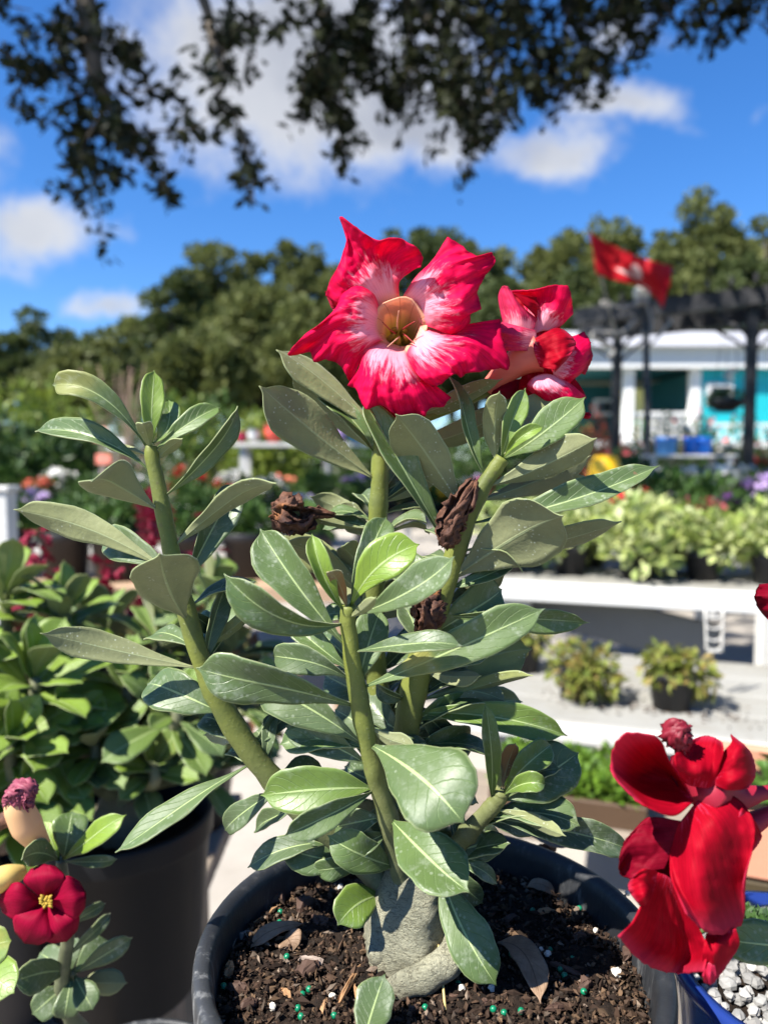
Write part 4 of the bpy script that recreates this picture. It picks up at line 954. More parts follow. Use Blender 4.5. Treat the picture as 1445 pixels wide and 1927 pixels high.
# a green leaf shed onto the soil, and a pale straw stuck in it
A, M, B_ = soil_top(684, 2010, .012), P(700, 1905, .325), P(724, 1832, .336)
me = leaf_mesh(A, M, B_, 76 * .33 / F, tocam(M) + np.array([0, 0, .3]), fold=.12, shape=.6, origin=A, seed=77)
o = obj('fallen_leaf', me); o.location = A; o['tone'] = .12; tag(o, 'grey green leaf standing on the soil before the pale root', 'leaf')
C = catmull([soil_top(838, 1905, .001), soil_top(828, 1850, .012), soil_top(816, 1790, .020)], 8)
o = MB().tube(C - C[0], np.linspace(.0007, .0003, 8), 6).build('straw_stalk', simple('straw', (.55, .42, .16, 1), .6), smooth=True); o.location = C[0]
tag(o, 'thin pale straw stalk stuck in the soil by the curved root', 'straw')
# ------------------------------------------------------------------ ground and benches
def slab(name, x0, x1, y0, y1, z, mat, nx=2, ny=2):
    xs = np.linspace(x0, x1, nx); ys = np.linspace(y0, y1, ny)
    vs = [(x, y, z) for y in ys for x in xs]
    fs = [(j * nx + i, j * nx + i + 1, (j + 1) * nx + i + 1, (j + 1) * nx + i) for j in range(ny - 1) for i in range(nx - 1)]
    return structure(name, new_mesh(vs, fs, mat))
GROUNDM = material('sandy_ground', lambda b, setp, tr: setp(color=b.mix(b.ss(b.noise(objcoord(b), .35, 7.0, .65), .35, .65), (.17, .16, .10, 1), (.10, .115, .05, 1)), rough=.95, normal=b.bump(b.noise(objcoord(b), 9.0, 5.0, .7), .6, .05)))
slab('ground', -700, 700, -60, 900, -.012, GROUNDM)
slab('concrete_path', -9, 9, -4, 14, 0.0, CONCRETE)

def bench(name, label, origin, ang, length, depth, z, planks, thick=.035, apron=.0, legs=True, cat='bench', group=None, mat=None, gap=.006, legw=.085, x_start=0.0):
    """slatted plank top on square legs; local x runs along the front edge, y goes back"""
    t = thing(name, label, cat, (origin[0], origin[1], 0), ang, group)
    deck = mat or DECK; mat = mat or WHITE
    pw = (depth - gap * (planks - 1)) / planks
    for i in range(planks):
        y0 = i * (pw + gap)
        m_ = MB(); m_.box((x_start, y0, z - thick), (x_start + length, y0 + pw, z), .003)
        m_.build('plank', deck, t)
    if apron > 0:
        MB().box((x_start, -.024, z - apron - .004), (x_start + length, -.001, z - .003), .003).build('front_rail', mat, t)
    if legs:
        n = max(2, int(round(length / 1.15)) + 1)
        for i in range(n):
            x = x_start + .06 + (length - .12 - legw) * i / (n - 1)
            for y in (.03, depth - .03 - legw):
                MB().box((x, y, 0), (x + legw, y + legw, z - thick), .004).build('leg', mat, t)
            MB().box((x + .02, .03 + legw, z - thick - .09), (x + legw - .02, depth - .03 - legw, z - thick), .003).build('cross_beam', mat, t)
    return t
WOODG = simple('weathered_grey_wood', (.22, .18, .14, 1), .8, .3, 6.0, bump=.5)
bench('plant_bench', 'white plank bench carrying the tall pink desert rose pot', (-.16, .18), 0, 1.0, .36, RIM[2] - POT_H, 3)
BB = .525
bench('plant_bench', 'low weathered grey bench under the leafy black pots by the concrete', (-1.35, .42), 0, 1.06, .62, BB, 5, mat=WOODG, legw=.07)

# right: two-step white display bench, turned towards the path
UA = -math.radians(18)
ud = np.array([math.cos(UA), math.sin(UA)]); vd = np.array([-math.sin(UA), math.cos(UA)])
up0 = G(950, 1089, .79)[:2]; lo0 = G(1000, 1350, .56)[:2]
UPB = bench('display_bench', 'upper white display bench holding the row of variegated plants', up0 - ud * .08, UA, 2.45, .62, .79, 4, .032, .058, legw=.09)
# legs, brace and hanging label rack beneath the upper bench
LOB = bench('display_bench', 'lower white display bench with two trailing potted plants', lo0 - ud * .16, UA, 2.35, .66, .56, 4, .03, .04, legw=.07)
def upl(x, y, z): return np.array([x + .55, y, z])
A_, B2 = G(955, 1140, .69), G(1345, 1290, .60)
def board(name, A, B, w, th, mat, parent, up=(0, 0, 1)):
    T = nrm(B - A)
    if abs(np.dot(T, up)) > .95: up = (0, 1, 0)
    N = nrm(np.cross(T, up)); U = np.cross(N, T)
    vs = [A + T * t_ + U * u_ * w / 2 + N * n_ * th / 2 for t_ in (0, np.linalg.norm(B - A)) for u_ in (-1, 1) for n_ in (-1, 1)]
    fs = [(0, 1, 3, 2), (4, 6, 7, 5), (0, 4, 5, 1), (2, 3, 7, 6), (0, 2, 6, 4), (1, 5, 7, 3)]
    o = obj(name, new_mesh(np.array(vs), fs, mat, smooth=False), parent)
    if parent is not None: o.matrix_parent_inverse = Matrix.Translation(parent.location).inverted() if parent.rotation_euler.z == 0 else (Matrix.Translation(parent.location) @ Matrix.Rotation(parent.rotation_euler.z, 4, 'Z')).inverted()
    return o
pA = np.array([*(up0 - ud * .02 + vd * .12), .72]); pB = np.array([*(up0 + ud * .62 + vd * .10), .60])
board('diagonal_brace', pA, pB, .13, .03, simple('shade_grey_board', (.13, .128, .12, 1), .6, .2, 5.0), UPB)['label'] = 'diagonal board coloured shade grey under the upper bench'  # its dark grey puts the shade beneath the upper bench into the colour
# wire rack for labels hanging beside the leg
rk = thing('wire_rack', 'small pale wire label rack hanging under the upper white bench', 'rack', tuple(G(1342, 1150, .78)))
RK0 = np.array(rk.location)
WIRE = simple('pale_wire', (.55, .53, .48, 1), .4, .15, 40.0)
d_ = np.linalg.norm(RK0 - CAM)
def rkp(x, y): return P(x, y, np.dot(RK0 - CAM, FWD)) - RK0
for q in ([(1326, 1146), (1329, 1226)], [(1360, 1146), (1358, 1226)], [(1329, 1226), (1358, 1226)]):
    MB().tube(catmull([rkp(*a) for a in q], 6), .003, 6).build('wire', WIRE, rk, smooth=True)
for yy in (1158, 1178, 1200, 1218):
    MB().tube(catmull([rkp(1326, yy), rkp(1343, yy + 6), rkp(1360, yy)], 8), .0028, 6).build('wire_loop', WIRE, rk, smooth=True)

# ------------------------------------------------------------------ generic foliage
def foliage_mesh(centers, radii, n, size, mat, seed=0, up=.35, flat=1.0, droop=0.0, aspect=.5, shell=.35, fold=.25):
    """many small folded leaves spread through blobs: (4 tris each)"""
    rs_ = np.random.default_rng(seed); V = []; Fc = []; k = 0
    centers = np.atleast_2d(centers); radii = np.atleast_2d(radii)
    ci = rs_.integers(0, len(centers), n)
    dirs = rs_.normal(0, 1, (n, 3)); dirs /= np.linalg.norm(dirs, axis=1)[:, None]
    rr = (shell + (1 - shell) * rs_.uniform(0, 1, n)) ** .6
    pos = centers[ci] + dirs * rr[:, None] * radii[ci % len(radii)]
    out = dirs * .8 + np.array([0, 0, up]) + rs_.normal(0, .55, (n, 3)); out[:, 2] -= droop
    out /= np.linalg.norm(out, axis=1)[:, None]
    side = np.cross(out, rs_.normal(0, 1, (n, 3)) * .7 + np.array([0, 0, .8])); side /= np.linalg.norm(side, axis=1)[:, None] + 1e-9
    nor = np.cross(side, out)
    s = size * rs_.uniform(.6, 1.3, n)[:, None]
    b0 = pos; t0 = pos + out * s; m0 = pos + out * s * .55
    l0 = m0 + side * s * aspect * .5 + nor * s * fold * .25; r0 = m0 - side * s * aspect * .5 + nor * s * fold * .25
    V = np.stack([b0, l0, t0, r0], 1).reshape(-1, 3)
    Fc = [(4 * i, 4 * i + 1, 4 * i + 2) for i in range(n)] + [(4 * i, 4 * i + 2, 4 * i + 3) for i in range(n)]
    me = bpy.data.meshes.new('foliage')
    me.from_pydata(V.tolist(), [], Fc); me.materials.append(mat); me.update()
    return me
def blooms_mesh(pts, r, mat, seed=0, petals=6, up=.6):
    """flower heads as tufts of little cupped petals"""
    rs_ = np.random.default_rng(seed); V = []; Fc = []
    for p in pts:
        ax = nrm(rs_.normal(0, .5, 3) + np.array([0, -.35, up])); a = nrm(np.cross(ax, [1, 0, .2])); b_ = np.cross(ax, a)
        rr = r * rs_.uniform(.7, 1.25)
        for ring in range(2):
            for j in range(petals):
                th_ = 2 * math.pi * (j + .5 * ring) / petals + rs_.uniform(-.2, .2)
                dr = math.cos(th_) * a + math.sin(th_) * b_; sd_ = np.cross(ax, dr)
                q = len(V); L = rr * (1 - .35 * ring)
                V += [p, p + dr * L * .6 + sd_ * L * .42 + ax * L * (.2 + .3 * ring), p + dr * L + ax * L * (.15 + .6 * ring), p + dr * L * .6 - sd_ * L * .42 + ax * L * (.2 + .3 * ring)]
                Fc.append((q, q + 1, q + 2, q + 3))
    return new_mesh(np.array(V), Fc, mat, smooth=False)
POTB = simple('small_black_pot', (.018, .018, .02, 1), .5, .3, 12.0)
def small_pot(parent, r, h, mat=None, soil=True):
    prof = [(.0, .002), (.74 * r, .002), (.77 * r, .0), (.95 * r, h * .80), (1.0 * r, h * .81), (1.02 * r, h * .98), (1.0 * r, h), (.93 * r, h), (.90 * r, h * .88), (.88 * r, h * .86)]
    po = MB().lathe(prof, (0, 0, 0), 20).build('pot', mat or POTB, parent, smooth=True)
    if soil: MB().lathe([(.90 * r, h * .88), (.4 * r, h * .9), (0.0001, h * .9)], (0, 0, 0), 20).build('soil', SOIL, po)
    return po

# ---- rosettes for the neighbouring desert roses: shared leaf meshes
LEAFLIB = []
for i in range(8):
    k = np.random.default_rng(40 + i)
    L = 1.0; w = k.uniform(.36, .50)
    me = leaf_mesh((0, 0, 0), (0, .5, k.uniform(-.02, .08)), (0, 1.0, k.uniform(-.14, .10)), w, (0, 0, 1), fold=k.uniform(.1, .35), curl=.08, twist=k.uniform(-.3, .3), shape=k.uniform(0, .5), wave=.016, nu=22, nv=8, thick=.008, seed=i)
    LEAFLIB.append(me)
def place_leaf(parent, pos, out, nor, length, tone, org):
    out = nrm(out); nor = nrm(nor - out * np.dot(nor, out)); side = np.cross(out, nor)
    M4 = Matrix.Identity(4)
    for r in range(3):
        M4[r][0] = side[r] * length; M4[r][1] = out[r] * length; M4[r][2] = nor[r] * length; M4[r][3] = (pos - org)[r]
    o = obj('leaf', LEAFLIB[rng.integers(0, len(LEAFLIB))], parent, mat4=M4); o['tone'] = float(np.clip(tone, 0, .94)); return o
def rosette(parent, c, axis, n, length, tone, org, spread=1.0, stack=.03):
    axis = nrm(axis); a = nrm(np.cross(axis, [.3, .9, .1])); b_ = np.cross(axis, a)
    for i in range(n):
        f = (i + .5) / n; th_ = i * 2.39996 + rng.uniform(-.25, .25)
        el_ = math.radians(78 - 78 * spread * f ** .8 + rng.normal(0, 7))
        rad = math.cos(th_) * a + math.sin(th_) * b_
        out = rad * math.cos(el_) + axis * math.sin(el_)
        nor = axis * math.cos(el_) - rad * math.sin(el_)
        place_leaf(parent, c - axis * stack * f, out, nor, length * (.55 + .5 * f ** .5) * rng.uniform(.85, 1.12), tone + .25 * (1 - f) + rng.normal(0, .06), org)

def rose_plant(label, potc, potR, potH, rosettes, depth_c, sw=.010, length=.085, tone=.45, caud=.032, pot_mat=None):
    """another potted desert rose: pot, caudex, branching stems and leaf rosettes at photo points"""
    org = np.array([potc[0], potc[1], potc[2] - potH])
    t = thing('potted_desert_rose', label, 'potted plant', tuple(org))
    nursery_pot(t, potR, potH, soil_drop=.03, n=44, lumpy=True, seed=int(abs(potc[0] * 1000)), mat=pot_mat)
    m_ = MB().lathe([(caud * 1.05, -.01), (caud * 1.1, .004), (caud, .018), (caud * .85, .035), (caud * .6, .05), (caud * .35, .06), (.001, .062)], (0, 0, potH - .03), 24)
    v = np.vstack(m_.v)
    for i in range(len(v)): v[i] += np.array(mnoise.noise_vector(Vector(v[i] * 45))) * .006
    obj('caudex', new_mesh(v, m_.f, CAUDEX), t)
    top = org + np.array([0, 0, potH + .015])
    for (x, y, d, n, L) in rosettes:
        c = P(x, y, d); mid = (top + c) / 2 + np.array([rng.normal(0, .012), rng.normal(0, .012), -.015])
        C = catmull([top + rng.normal(0, .006, 3), mid, c - np.array([0, 0, .02]), c], 16)
        MB().tube(C - org, np.linspace(sw, sw * .5, 16), 9).build('stem', STEM, t, smooth=True)
        ax = nrm((c - top) * np.array([1.4, 1.4, 1]) + np.array([0, -.03, .12]))
        rosette(t, c, ax, n, L, tone, org)
        for k in range(4):      # sparser leaves further down the stem
            q = C[rng.integers(6, 13)]; a = rng.uniform(0, 6.28); o_ = np.array([math.cos(a), math.sin(a), rng.uniform(-.3, .4)])
            place_leaf(t, q, o_, np.array([0, 0, 1.0]) + .2 * rng.normal(0, 1, 3), L * rng.uniform(.8, 1.1), tone - .2, org)
    return t, org
lp = P(228, 1525, .88)
rose_plant('leafy desert rose in a black pot on the grey bench beside the concrete', lp, .107, .212,
           [(300, 1190, .90, 13, .085), (240, 1290, .84, 13, .085), (400, 1110, .93, 13, .085), (330, 1330, .80, 12, .075), (470, 1300, .92, 11, .08), (180, 1400, .80, 12, .08), (395, 1420, .86, 10, .075), (200, 1170, .98, 12, .085), (290, 1440, .80, 9, .07), (420, 1230, .98, 11, .08), (340, 1250, .95, 11, .08), (270, 1370, .92, 11, .08)], .88, tone=.58, pot_mat=simple('plain_black_pot', (.006, .0065, .008, 1), .55, .3, 14.0, spec=.25))
lp2 = P(-60, 1600, .84)
rose_plant('bright green leafy desert rose crowding the edge of the grey bench', lp2, .105, .212,
           [(65, 1275, .78, 15, .095), (10, 1110, .85, 13, .09), (120, 1150, .88, 13, .09), (20, 1400, .74, 13, .09), (110, 1370, .78, 12, .085), (-50, 1260, .8, 12, .09), (150, 1270, .88, 11, .085), (45, 1490, .76, 10, .085)], .84, tone=.88,
           pot_mat=simple('grey_plastic_pot', (.06, .06, .063, 1), .5, .3, 14.0))

# ---- small desert rose with the burgundy flower, low in the corner
lc = np.array([-.19, .53, 0.0])
org3 = np.array([lc[0], lc[1], BB])
SM = thing('potted_desert_rose', 'small desert rose with one burgundy yellow-throated flower and two wilting peach buds', 'potted plant', tuple(org3))
nursery_pot(SM, .075, .15, soil_drop=.02, n=40, lumpy=True, seed=21)
MB().lathe([(.026, -.01), (.028, .004), (.024, .02), (.016, .035), (.008, .045), (.001, .047)], (0, 0, .13), 20).build('caudex', CAUDEX, SM, smooth=True)
tops = org3 + np.array([0, 0, .165])
for pts in ([tops, P(125, 1900, .52), P(128, 1760, .50), P(118, 1640, .485), P(114, 1618, .482)], [tops, P(140, 1930, .53), P(135, 1850, .52), P(138, 1828, .515)], [tops, P(20, 1960, .50), P(-40, 1850, .47), P(-60, 1780, .46)]):
    C = catmull(pts, 20); MB().tube(C - org3, np.linspace(.006, .0028, 20), 10).build('stem', STEM, SM, smooth=True)
def px_leaf(parent, org, b_, t_, w, d0, d1, side='u', roll=0, tone=.5, sag=(0, 0), shape=.4, fold=.15, seed=0):
    base, tip = P(*b_, d0), P(*t_, d1); mid = P((b_[0] + t_[0]) / 2 + sag[0], (b_[1] + t_[1]) / 2 + sag[1], (d0 + d1) / 2 - .004)
    T = nrm(tip - base); vc = tocam(mid); N = rot_about(nrm(vc - T * np.dot(vc, T)), T, math.radians(roll)); N = N if side == 'u' else -N
    o = obj('leaf', leaf_mesh(base, mid, tip, w * (d0 + d1) / 2 / F, N, fold=fold, shape=shape, origin=base, seed=seed, nu=16, nv=8), parent, loc=base - org); o['tone'] = tone
for i, a in enumerate([((120, 1618), (138, 1522), 66, .482, .49, 'u', 0, .35), ((120, 1618), (225, 1535), 46, .482, .46, 'u', -20, .95), ((112, 1618), (82, 1545), 40, .482, .49, 'u', 0, .95), ((112, 1620), (40, 1618), 52, .482, .45, 'u', -10, .3, (0, -14)),
                       ((122, 1622), (222, 1622), 24, .482, .48, 'u', 20, .2), ((135, 1830), (30, 1850), 60, .515, .47, 'u', -10, .2, (0, -10)), ((135, 1830), (130, 1760), 40, .515, .53, 'u', 0, .1), ((138, 1832), (205, 1770), 50, .515, .53, 'u', 0, .15), ((140, 1835), (175, 1900), 48, .515, .50, 'u', 0, .15),
                       ((138, 1832), (70, 1790), 50, .515, .53, 'u', 0, .1), ((140, 1832), (250, 1765), 40, .515, .52, 'u', 20, .1), ((135, 1838), (120, 1925), 50, .515, .50, 'u', 0, .12), ((-60, 1790), (22, 1770), 70, .46, .45, 'u', 0, .75), ((-60, 1800), (26, 1868), 84, .46, .43, 'u', 0, .85), ((130, 1740), (200, 1700), 24, .5, .51, 'u', 20, .1),
                       ((140, 1850), (235, 1850), 46, .52, .53, 'd', 0, .1), ((128, 1800), (215, 1720), 26, .505, .52, 'u', 25, .1), ((130, 1850), (60, 1910), 56, .52, .5, 'u', 0, .1)]):
    px_leaf(SM, org3, *a[:8], *(a[8:] or ((0, 0),)), seed=300 + i)
f3 = thing('flower', None, None); f3.parent = SM; fo3 = P(88, 1700, .455); f3.location = fo3 - org3
PETAL_WINE = petal_mat('petal_wine_red', (0.36, 0.004, 0.040, 1), (0.40, 0.02, 0.06, 1), (0.42, 0.20, 0.04, 1), .10)
def ray_petal(cx, cy, ang, L, W, d0, seed, dtip=.0, mat=PETAL_WINE):
    c, s = math.cos(ang), math.sin(ang); rows = []
    for (t_, w_, dz) in ((.10, .12, .004), (.35, .55, -.003), (.68, 1.0, -.006), (1.0, .62, dtip)):
        rows.append([(cx + L * t_ * c - s * W * w_ * k * .5 + (0 if abs(k) < .1 else -L * .1 * t_ * c * abs(k)), cy + L * t_ * s + c * W * w_ * k * .5 - (0 if abs(k) < .1 else L * .1 * t_ * s * abs(k)), dz + .004 * abs(k)) for k in (-1, -.5, 0, .5, 1)])
    petal(f3, rows, d0, mat, fo3, seed=seed, frill=.0002, ragged=.03, wav=.0012, nr=16, nc=16, u0=.12)
for k, (a, L, W) in enumerate([(-95, 72, 78), (-12, 76, 82), (62, 82, 84), (118, 86, 82), (182, 90, 72)]):
    ray_petal(88, 1698, math.radians(a), L, W, .455 + .0012 * (k % 3), 60 + k)
OLIVE = simple('throat_olive_yellow', (.34, .22, .02, 1), .7, .3, 90.0)
for k in range(14):
    a = k * .4488 + rng.uniform(-.12, .12); L_ = rng.uniform(7, 20); MB().tube(catmull([P(88, 1697, .458), P(88 + L_ * .6 * math.cos(a), 1696 + L_ * .5 * math.sin(a), .4515), P(88 + L_ * math.cos(a), 1696 + L_ * .85 * math.sin(a), .4508)], 6) - fo3, [.0016, .0018, .0016, .0012, .0008, .0003], 6).build('throat_ray', OLIVE, f3, smooth=True)
PEACH = material('wilting_peach_bud', lambda b, setp, tr: (setp(color=b.mix(b.noise(objcoord(b), 40.0, 3.0), (.78, .42, .25, 1), (.80, .52, .22, 1)), rough=.5), tr((.85, .5, .3, 1), .3)))
for pts, rd, mt in (([(78, 1592, .47), (52, 1555, .462), (35, 1520, .458), (28, 1500, .457)], [.006, .0095, .0085, .006], PEACH), ([(45, 1640, .47), (15, 1650, .462), (-30, 1668, .455)], [.004, .0075, .0085], simple('wilting_yellow_bud', (.74, .55, .18, 1), .5, .2, 40.0, trans=.25))):
    C = catmull([P(*q) for q in pts], 16); o = MB().tube(C - org3, np.interp(np.linspace(0, 1, 16), np.linspace(0, 1, len(rd)), rd), 14).build('wilted_bloom', mt, SM, smooth=True)
MAUVE = simple('shrivelled_mauve', (.24, .05, .08, 1), .6, .45, 90.0, bump=.5)
withered([(30, 1512, .457), (38, 1498, .455), (52, 1488, .455), (66, 1494, .457)], [.006, .0075, .006, .003], 13.0, 'shrivelled mauve petal tips of the wilting bud', SM, org3, MAUVE, 'shrivelled_petals')
C = catmull([P(30, 1535, .46), P(5, 1545, .46), P(-30, 1560, .46)], 8); MB().tube(C - org3, .005, 10).build('brown_tip', CRUMP, SM, smooth=True)

# ---- the plant at the other side whose deep red blooms hang in front of the pot
RP = np.array([.37, .36, RIM[2] - .005]); rorg = np.array([RP[0], RP[1], RP[2] - .225])
RPL = thing('potted_desert_rose', 'desert rose with large velvety deep red blooms hanging over the black rim', 'potted plant', tuple(rorg))
nursery_pot(RPL, .12, .225, soil_drop=.025, n=40, lumpy=True, seed=33)
MB().lathe([(.034, -.01), (.036, .006), (.030, .025), (.02, .045), (.01, .055), (.001, .058)], (0, 0, .2), 22).build('caudex', CAUDEX, RPL, smooth=True)
rt = rorg + np.array([0, 0, .25])
RS = [rt, P(1700, 1560, .36), P(1600, 1500, .33), P(1535, 1480, .322)]
for pts in (RS, [rt, P(1720, 1300, .38), P(1580, 1080, .36)], [rt, rt + np.array([.05, .05, .16])], [rt, rt + np.array([.08, -.05, .12])]):
    C = catmull(pts, 20); MB().tube(C - rorg, np.linspace(.009, .005, 20), 10).build('stem', STEM, RPL, smooth=True)
    if pts is not RS and pts[-1][0] > .3: rosette(RPL, C[-1], nrm(C[-1] - C[-4]) + np.array([.5, 0, .3]), 9, .075, .45, rorg)
px_leaf(RPL, rorg, (1560, 1790), (1345, 1768), 80, .33, .34, 'u', -10, .35, (0, 0), .5, .12, 401)
C = catmull([rt, P(1640, 1800, .36), P(1560, 1790, .33)], 8); MB().tube(C - rorg, .004, 8).build('stem', STEM, RPL, smooth=True)
RD = .302
def red_flower(label, c):
    o = thing('flower', None, None); o.parent = RPL; p = P(*c, RD); o.location = p - rorg; o['label'] = label; return o, p
r1, ro1 = red_flower('upper deep red bloom with cupped petals', (1300, 1470))
r2, ro2 = red_flower('lower deep red bloom hanging downwards', (1310, 1650))
def rp(par, org, rows, dep, seed, mat=PETAL_RED, **kw): petal(par, Z(rows, dep), RD, mat, org, seed=seed, u0=.18, frill=.0003, ragged=.06, nr=30, nc=48, wav=.0024, crumple=.0011, **kw)
rp(r1, ro1, [[(1305, 1508), (1300, 1500), (1296, 1490), (1290, 1480)], [(1268, 1535), (1262, 1490), (1262, 1460), (1258, 1432)], [(1225, 1522), (1205, 1480), (1215, 1430), (1246, 1400)], [(1196, 1508), (1150, 1448), (1172, 1384), (1232, 1384)]], [[.002, .004, .004, .002], [-.010, .010, .014, -.006], [-.014, .010, .014, -.012], [-.012, -.010, -.014, -.018]], 61)
rp(r1, ro1, [[(1285, 1470), (1300, 1478), (1325, 1482), (1345, 1478)], [(1272, 1445), (1300, 1450), (1335, 1450), (1354, 1440)], [(1268, 1425), (1300, 1412), (1338, 1408), (1360, 1415)], [(1272, 1418), (1312, 1388), (1342, 1388), (1358, 1398)]], [[.002] * 4, [-.008, -.004, -.002, -.004], [-.008, .006, .006, -.006], [-.004, .014, .010, -.004]], 62, PETAL_RED)
withered([(1282, 1412, RD + .004), (1278, 1398, RD + .002), (1270, 1384, RD), (1276, 1370, RD), (1290, 1372, RD + .002)], [.002, .0036, .0048, .0042, .002], 21.0, 'dark curled dried petal above the upper red bloom', RPL, rorg, simple('dried_maroon', (.16, .004, .015, 1), .6, .4, 90.0), 'curled_petal')
rp(r1, ro1, [[(1345, 1478), (1346, 1465), (1348, 1450), (1350, 1435)], [(1368, 1486), (1372, 1462), (1372, 1435), (1364, 1412)], [(1392, 1486), (1400, 1455), (1396, 1420), (1376, 1396)], [(1408, 1482), (1420, 1455), (1410, 1415), (1374, 1382)]], [[.0] * 4, [-.006, -.008, -.006, -.002], [-.004, -.006, -.004, .0], [.0, .004, .004, .006]], 64)
rp(r2, ro2, [[(1276, 1552), (1290, 1535), (1308, 1512), (1325, 1496)], [(1262, 1600), (1300, 1590), (1345, 1560), (1385, 1502)], [(1262, 1650), (1310, 1680), (1370, 1640), (1420, 1560)], [(1290, 1718), (1335, 1756), (1395, 1735), (1398, 1660)]], [[.006, .004, .004, .006], [.006, -.006, -.008, .002], [-.004, -.012, -.002, -.006], [-.020, -.008, .006, -.008]], 65)
rp(r2, ro2, [[(1395, 1520), (1385, 1545), (1370, 1575)], [(1420, 1545), (1412, 1580), (1395, 1600)], [(1433, 1575), (1415, 1602), (1395, 1620)]], [[-.002] * 3, [.002] * 3, [.006] * 3], 66)
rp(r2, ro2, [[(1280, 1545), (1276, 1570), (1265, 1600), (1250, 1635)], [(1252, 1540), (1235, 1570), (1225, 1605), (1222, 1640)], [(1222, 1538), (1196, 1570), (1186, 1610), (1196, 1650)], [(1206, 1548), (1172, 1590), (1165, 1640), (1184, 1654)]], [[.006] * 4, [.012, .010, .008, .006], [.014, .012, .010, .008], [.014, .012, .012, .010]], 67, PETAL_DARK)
rp(r2, ro2, [[(1236, 1640), (1232, 1660), (1228, 1680)], [(1212, 1636), (1206, 1665), (1215, 1700)], [(1192, 1648), (1182, 1672), (1205, 1706)]], [[-.002] * 3, [-.008] * 3, [-.004] * 3], 68)
rp(r2, ro2, [[(1238, 1642), (1256, 1650), (1275, 1670), (1290, 1700)], [(1212, 1690), (1245, 1705), (1280, 1730), (1318, 1755)], [(1190, 1735), (1235, 1770), (1290, 1790), (1330, 1790)], [(1163, 1762), (1205, 1808), (1262, 1830), (1324, 1828)]], [[.002] * 4, [-.004, .006, .008, .0], [-.010, .010, .012, -.002], [-.016, .002, .014, -.004]], 69)
rp(r2, ro2, [[(1328, 1756), (1350, 1754), (1384, 1748)], [(1322, 1790), (1352, 1788), (1390, 1772)], [(1320, 1838), (1346, 1842), (1384, 1790)]], [[.0] * 3, [-.004, -.006, .0], [.006, .002, .006]], 70)
rp(r2, ro2, [[(1328, 1815), (1336, 1812), (1344, 1816)], [(1322, 1835), (1334, 1832), (1346, 1836)], [(1324, 1848), (1335, 1852), (1344, 1848)]], [[-.004] * 3, [-.008] * 3, [-.004] * 3], 71, petal_mat('petal_rose_edge', (.62, .03, .09, 1), (.7, .2, .25, 1), (.6, .1, .12, 1), .2))
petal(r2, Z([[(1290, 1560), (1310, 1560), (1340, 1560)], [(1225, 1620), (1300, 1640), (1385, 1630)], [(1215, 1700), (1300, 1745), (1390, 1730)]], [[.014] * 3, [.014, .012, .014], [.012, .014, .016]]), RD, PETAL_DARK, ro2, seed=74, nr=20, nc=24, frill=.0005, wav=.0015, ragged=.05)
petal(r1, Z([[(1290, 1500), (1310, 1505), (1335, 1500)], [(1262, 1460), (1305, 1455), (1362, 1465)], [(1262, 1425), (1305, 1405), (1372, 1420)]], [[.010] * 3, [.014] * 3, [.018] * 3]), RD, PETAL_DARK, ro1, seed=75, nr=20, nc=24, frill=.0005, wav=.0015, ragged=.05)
REDTUBE = simple('red_tube', (.30, .01, .03, 1), .55, .2, 40.0, trans=.15)
for o_, c in ((r1, [(1325, 1485, RD + .004), (1380, 1500, RD + .014), (1450, 1490, .318), (1535, 1480, .322)]), (r2, [(1330, 1560, RD + .010), (1390, 1560, RD + .018), (1470, 1520, .322), (1540, 1490, .325)])):
    C = catmull([P(*q) for q in c], 16); tt = np.linspace(0, 1, 16)
    MB().tube(C - np.array(o_.location) - rorg, np.interp(tt, [0, .35, .6, 1], [.0085, .006, .003, .0022]), 12).build('flower_tube', REDTUBE, o_, smooth=True)
# tip of another dark bloom reaching in at the edge of view
f5 = thing('flower', None, None); f5.parent = RPL; f5.location = P(1470, 1140, .34) - rorg; f5['label'] = 'dark maroon bloom high on the red plant'
po_ = P(1470, 1140, .34)
petal(f5, Z([[(1500, 1100), (1505, 1130), (1500, 1160)], [(1460, 1098), (1455, 1130), (1465, 1165)], [(1428, 1100), (1420, 1130), (1448, 1172)]], [[0] * 3, [-.004] * 3, [.004] * 3]), .34, PETAL_DARK, po_, seed=72, nr=14, nc=14)
petal(f5, Z([[(1500, 1130), (1510, 1100), (1540, 1100)], [(1520, 1080), (1540, 1060), (1560, 1080)], [(1530, 1050), (1560, 1040), (1590, 1070)]], [[0] * 3, [-.004] * 3, [.004] * 3]), .34, PETAL_DARK, po_, seed=73, nr=14, nc=14)

# ---- blue pot with white gravel behind the hanging bloom
bp = G(1440, 1850, .845); BPT = thing('potted_succulent', 'mossy succulent in a blue glazed pot topped with white gravel', 'potted plant', (bp[0] + .03, bp[1], RIM[2] - POT_H))
bh = .845 - (RIM[2] - POT_H) + .008
BLUE = simple('blue_glaze', (.012, .03, .16, 1), .15, .2, 20.0, spec=.6)
po = MB().lathe([(.0, .002), (.055, .002), (.058, 0), (.072, bh * .6), (.078, bh - .012), (.082, bh - .006), (.081, bh), (.075, bh), (.072, bh - .012)], (0, 0, 0), 48).build('pot', BLUE, BPT, smooth=True)
MB().lathe([(.073, bh - .012), (.04, bh - .010), (.0005, bh - .010)], (0, 0, 0), 32).build('soil', SOIL, po)
GRAV = palette('white_gravel', [(.30, .295, .28), (.18, .175, .165), (.38, .37, .35), (.11, .105, .10)], .7, 0.0, .3)
gm = MB()
for q in range(420):
    r = math.sqrt(rng.uniform()) * .07; a = rng.uniform(0, 6.28); v, f = ball(rng.uniform(.0022, .0048), 7, 5, .8, .25, q); gm.add(v + np.array([r * math.cos(a), r * math.sin(a), bh - .010 + rng.uniform(0, .007)]), f)
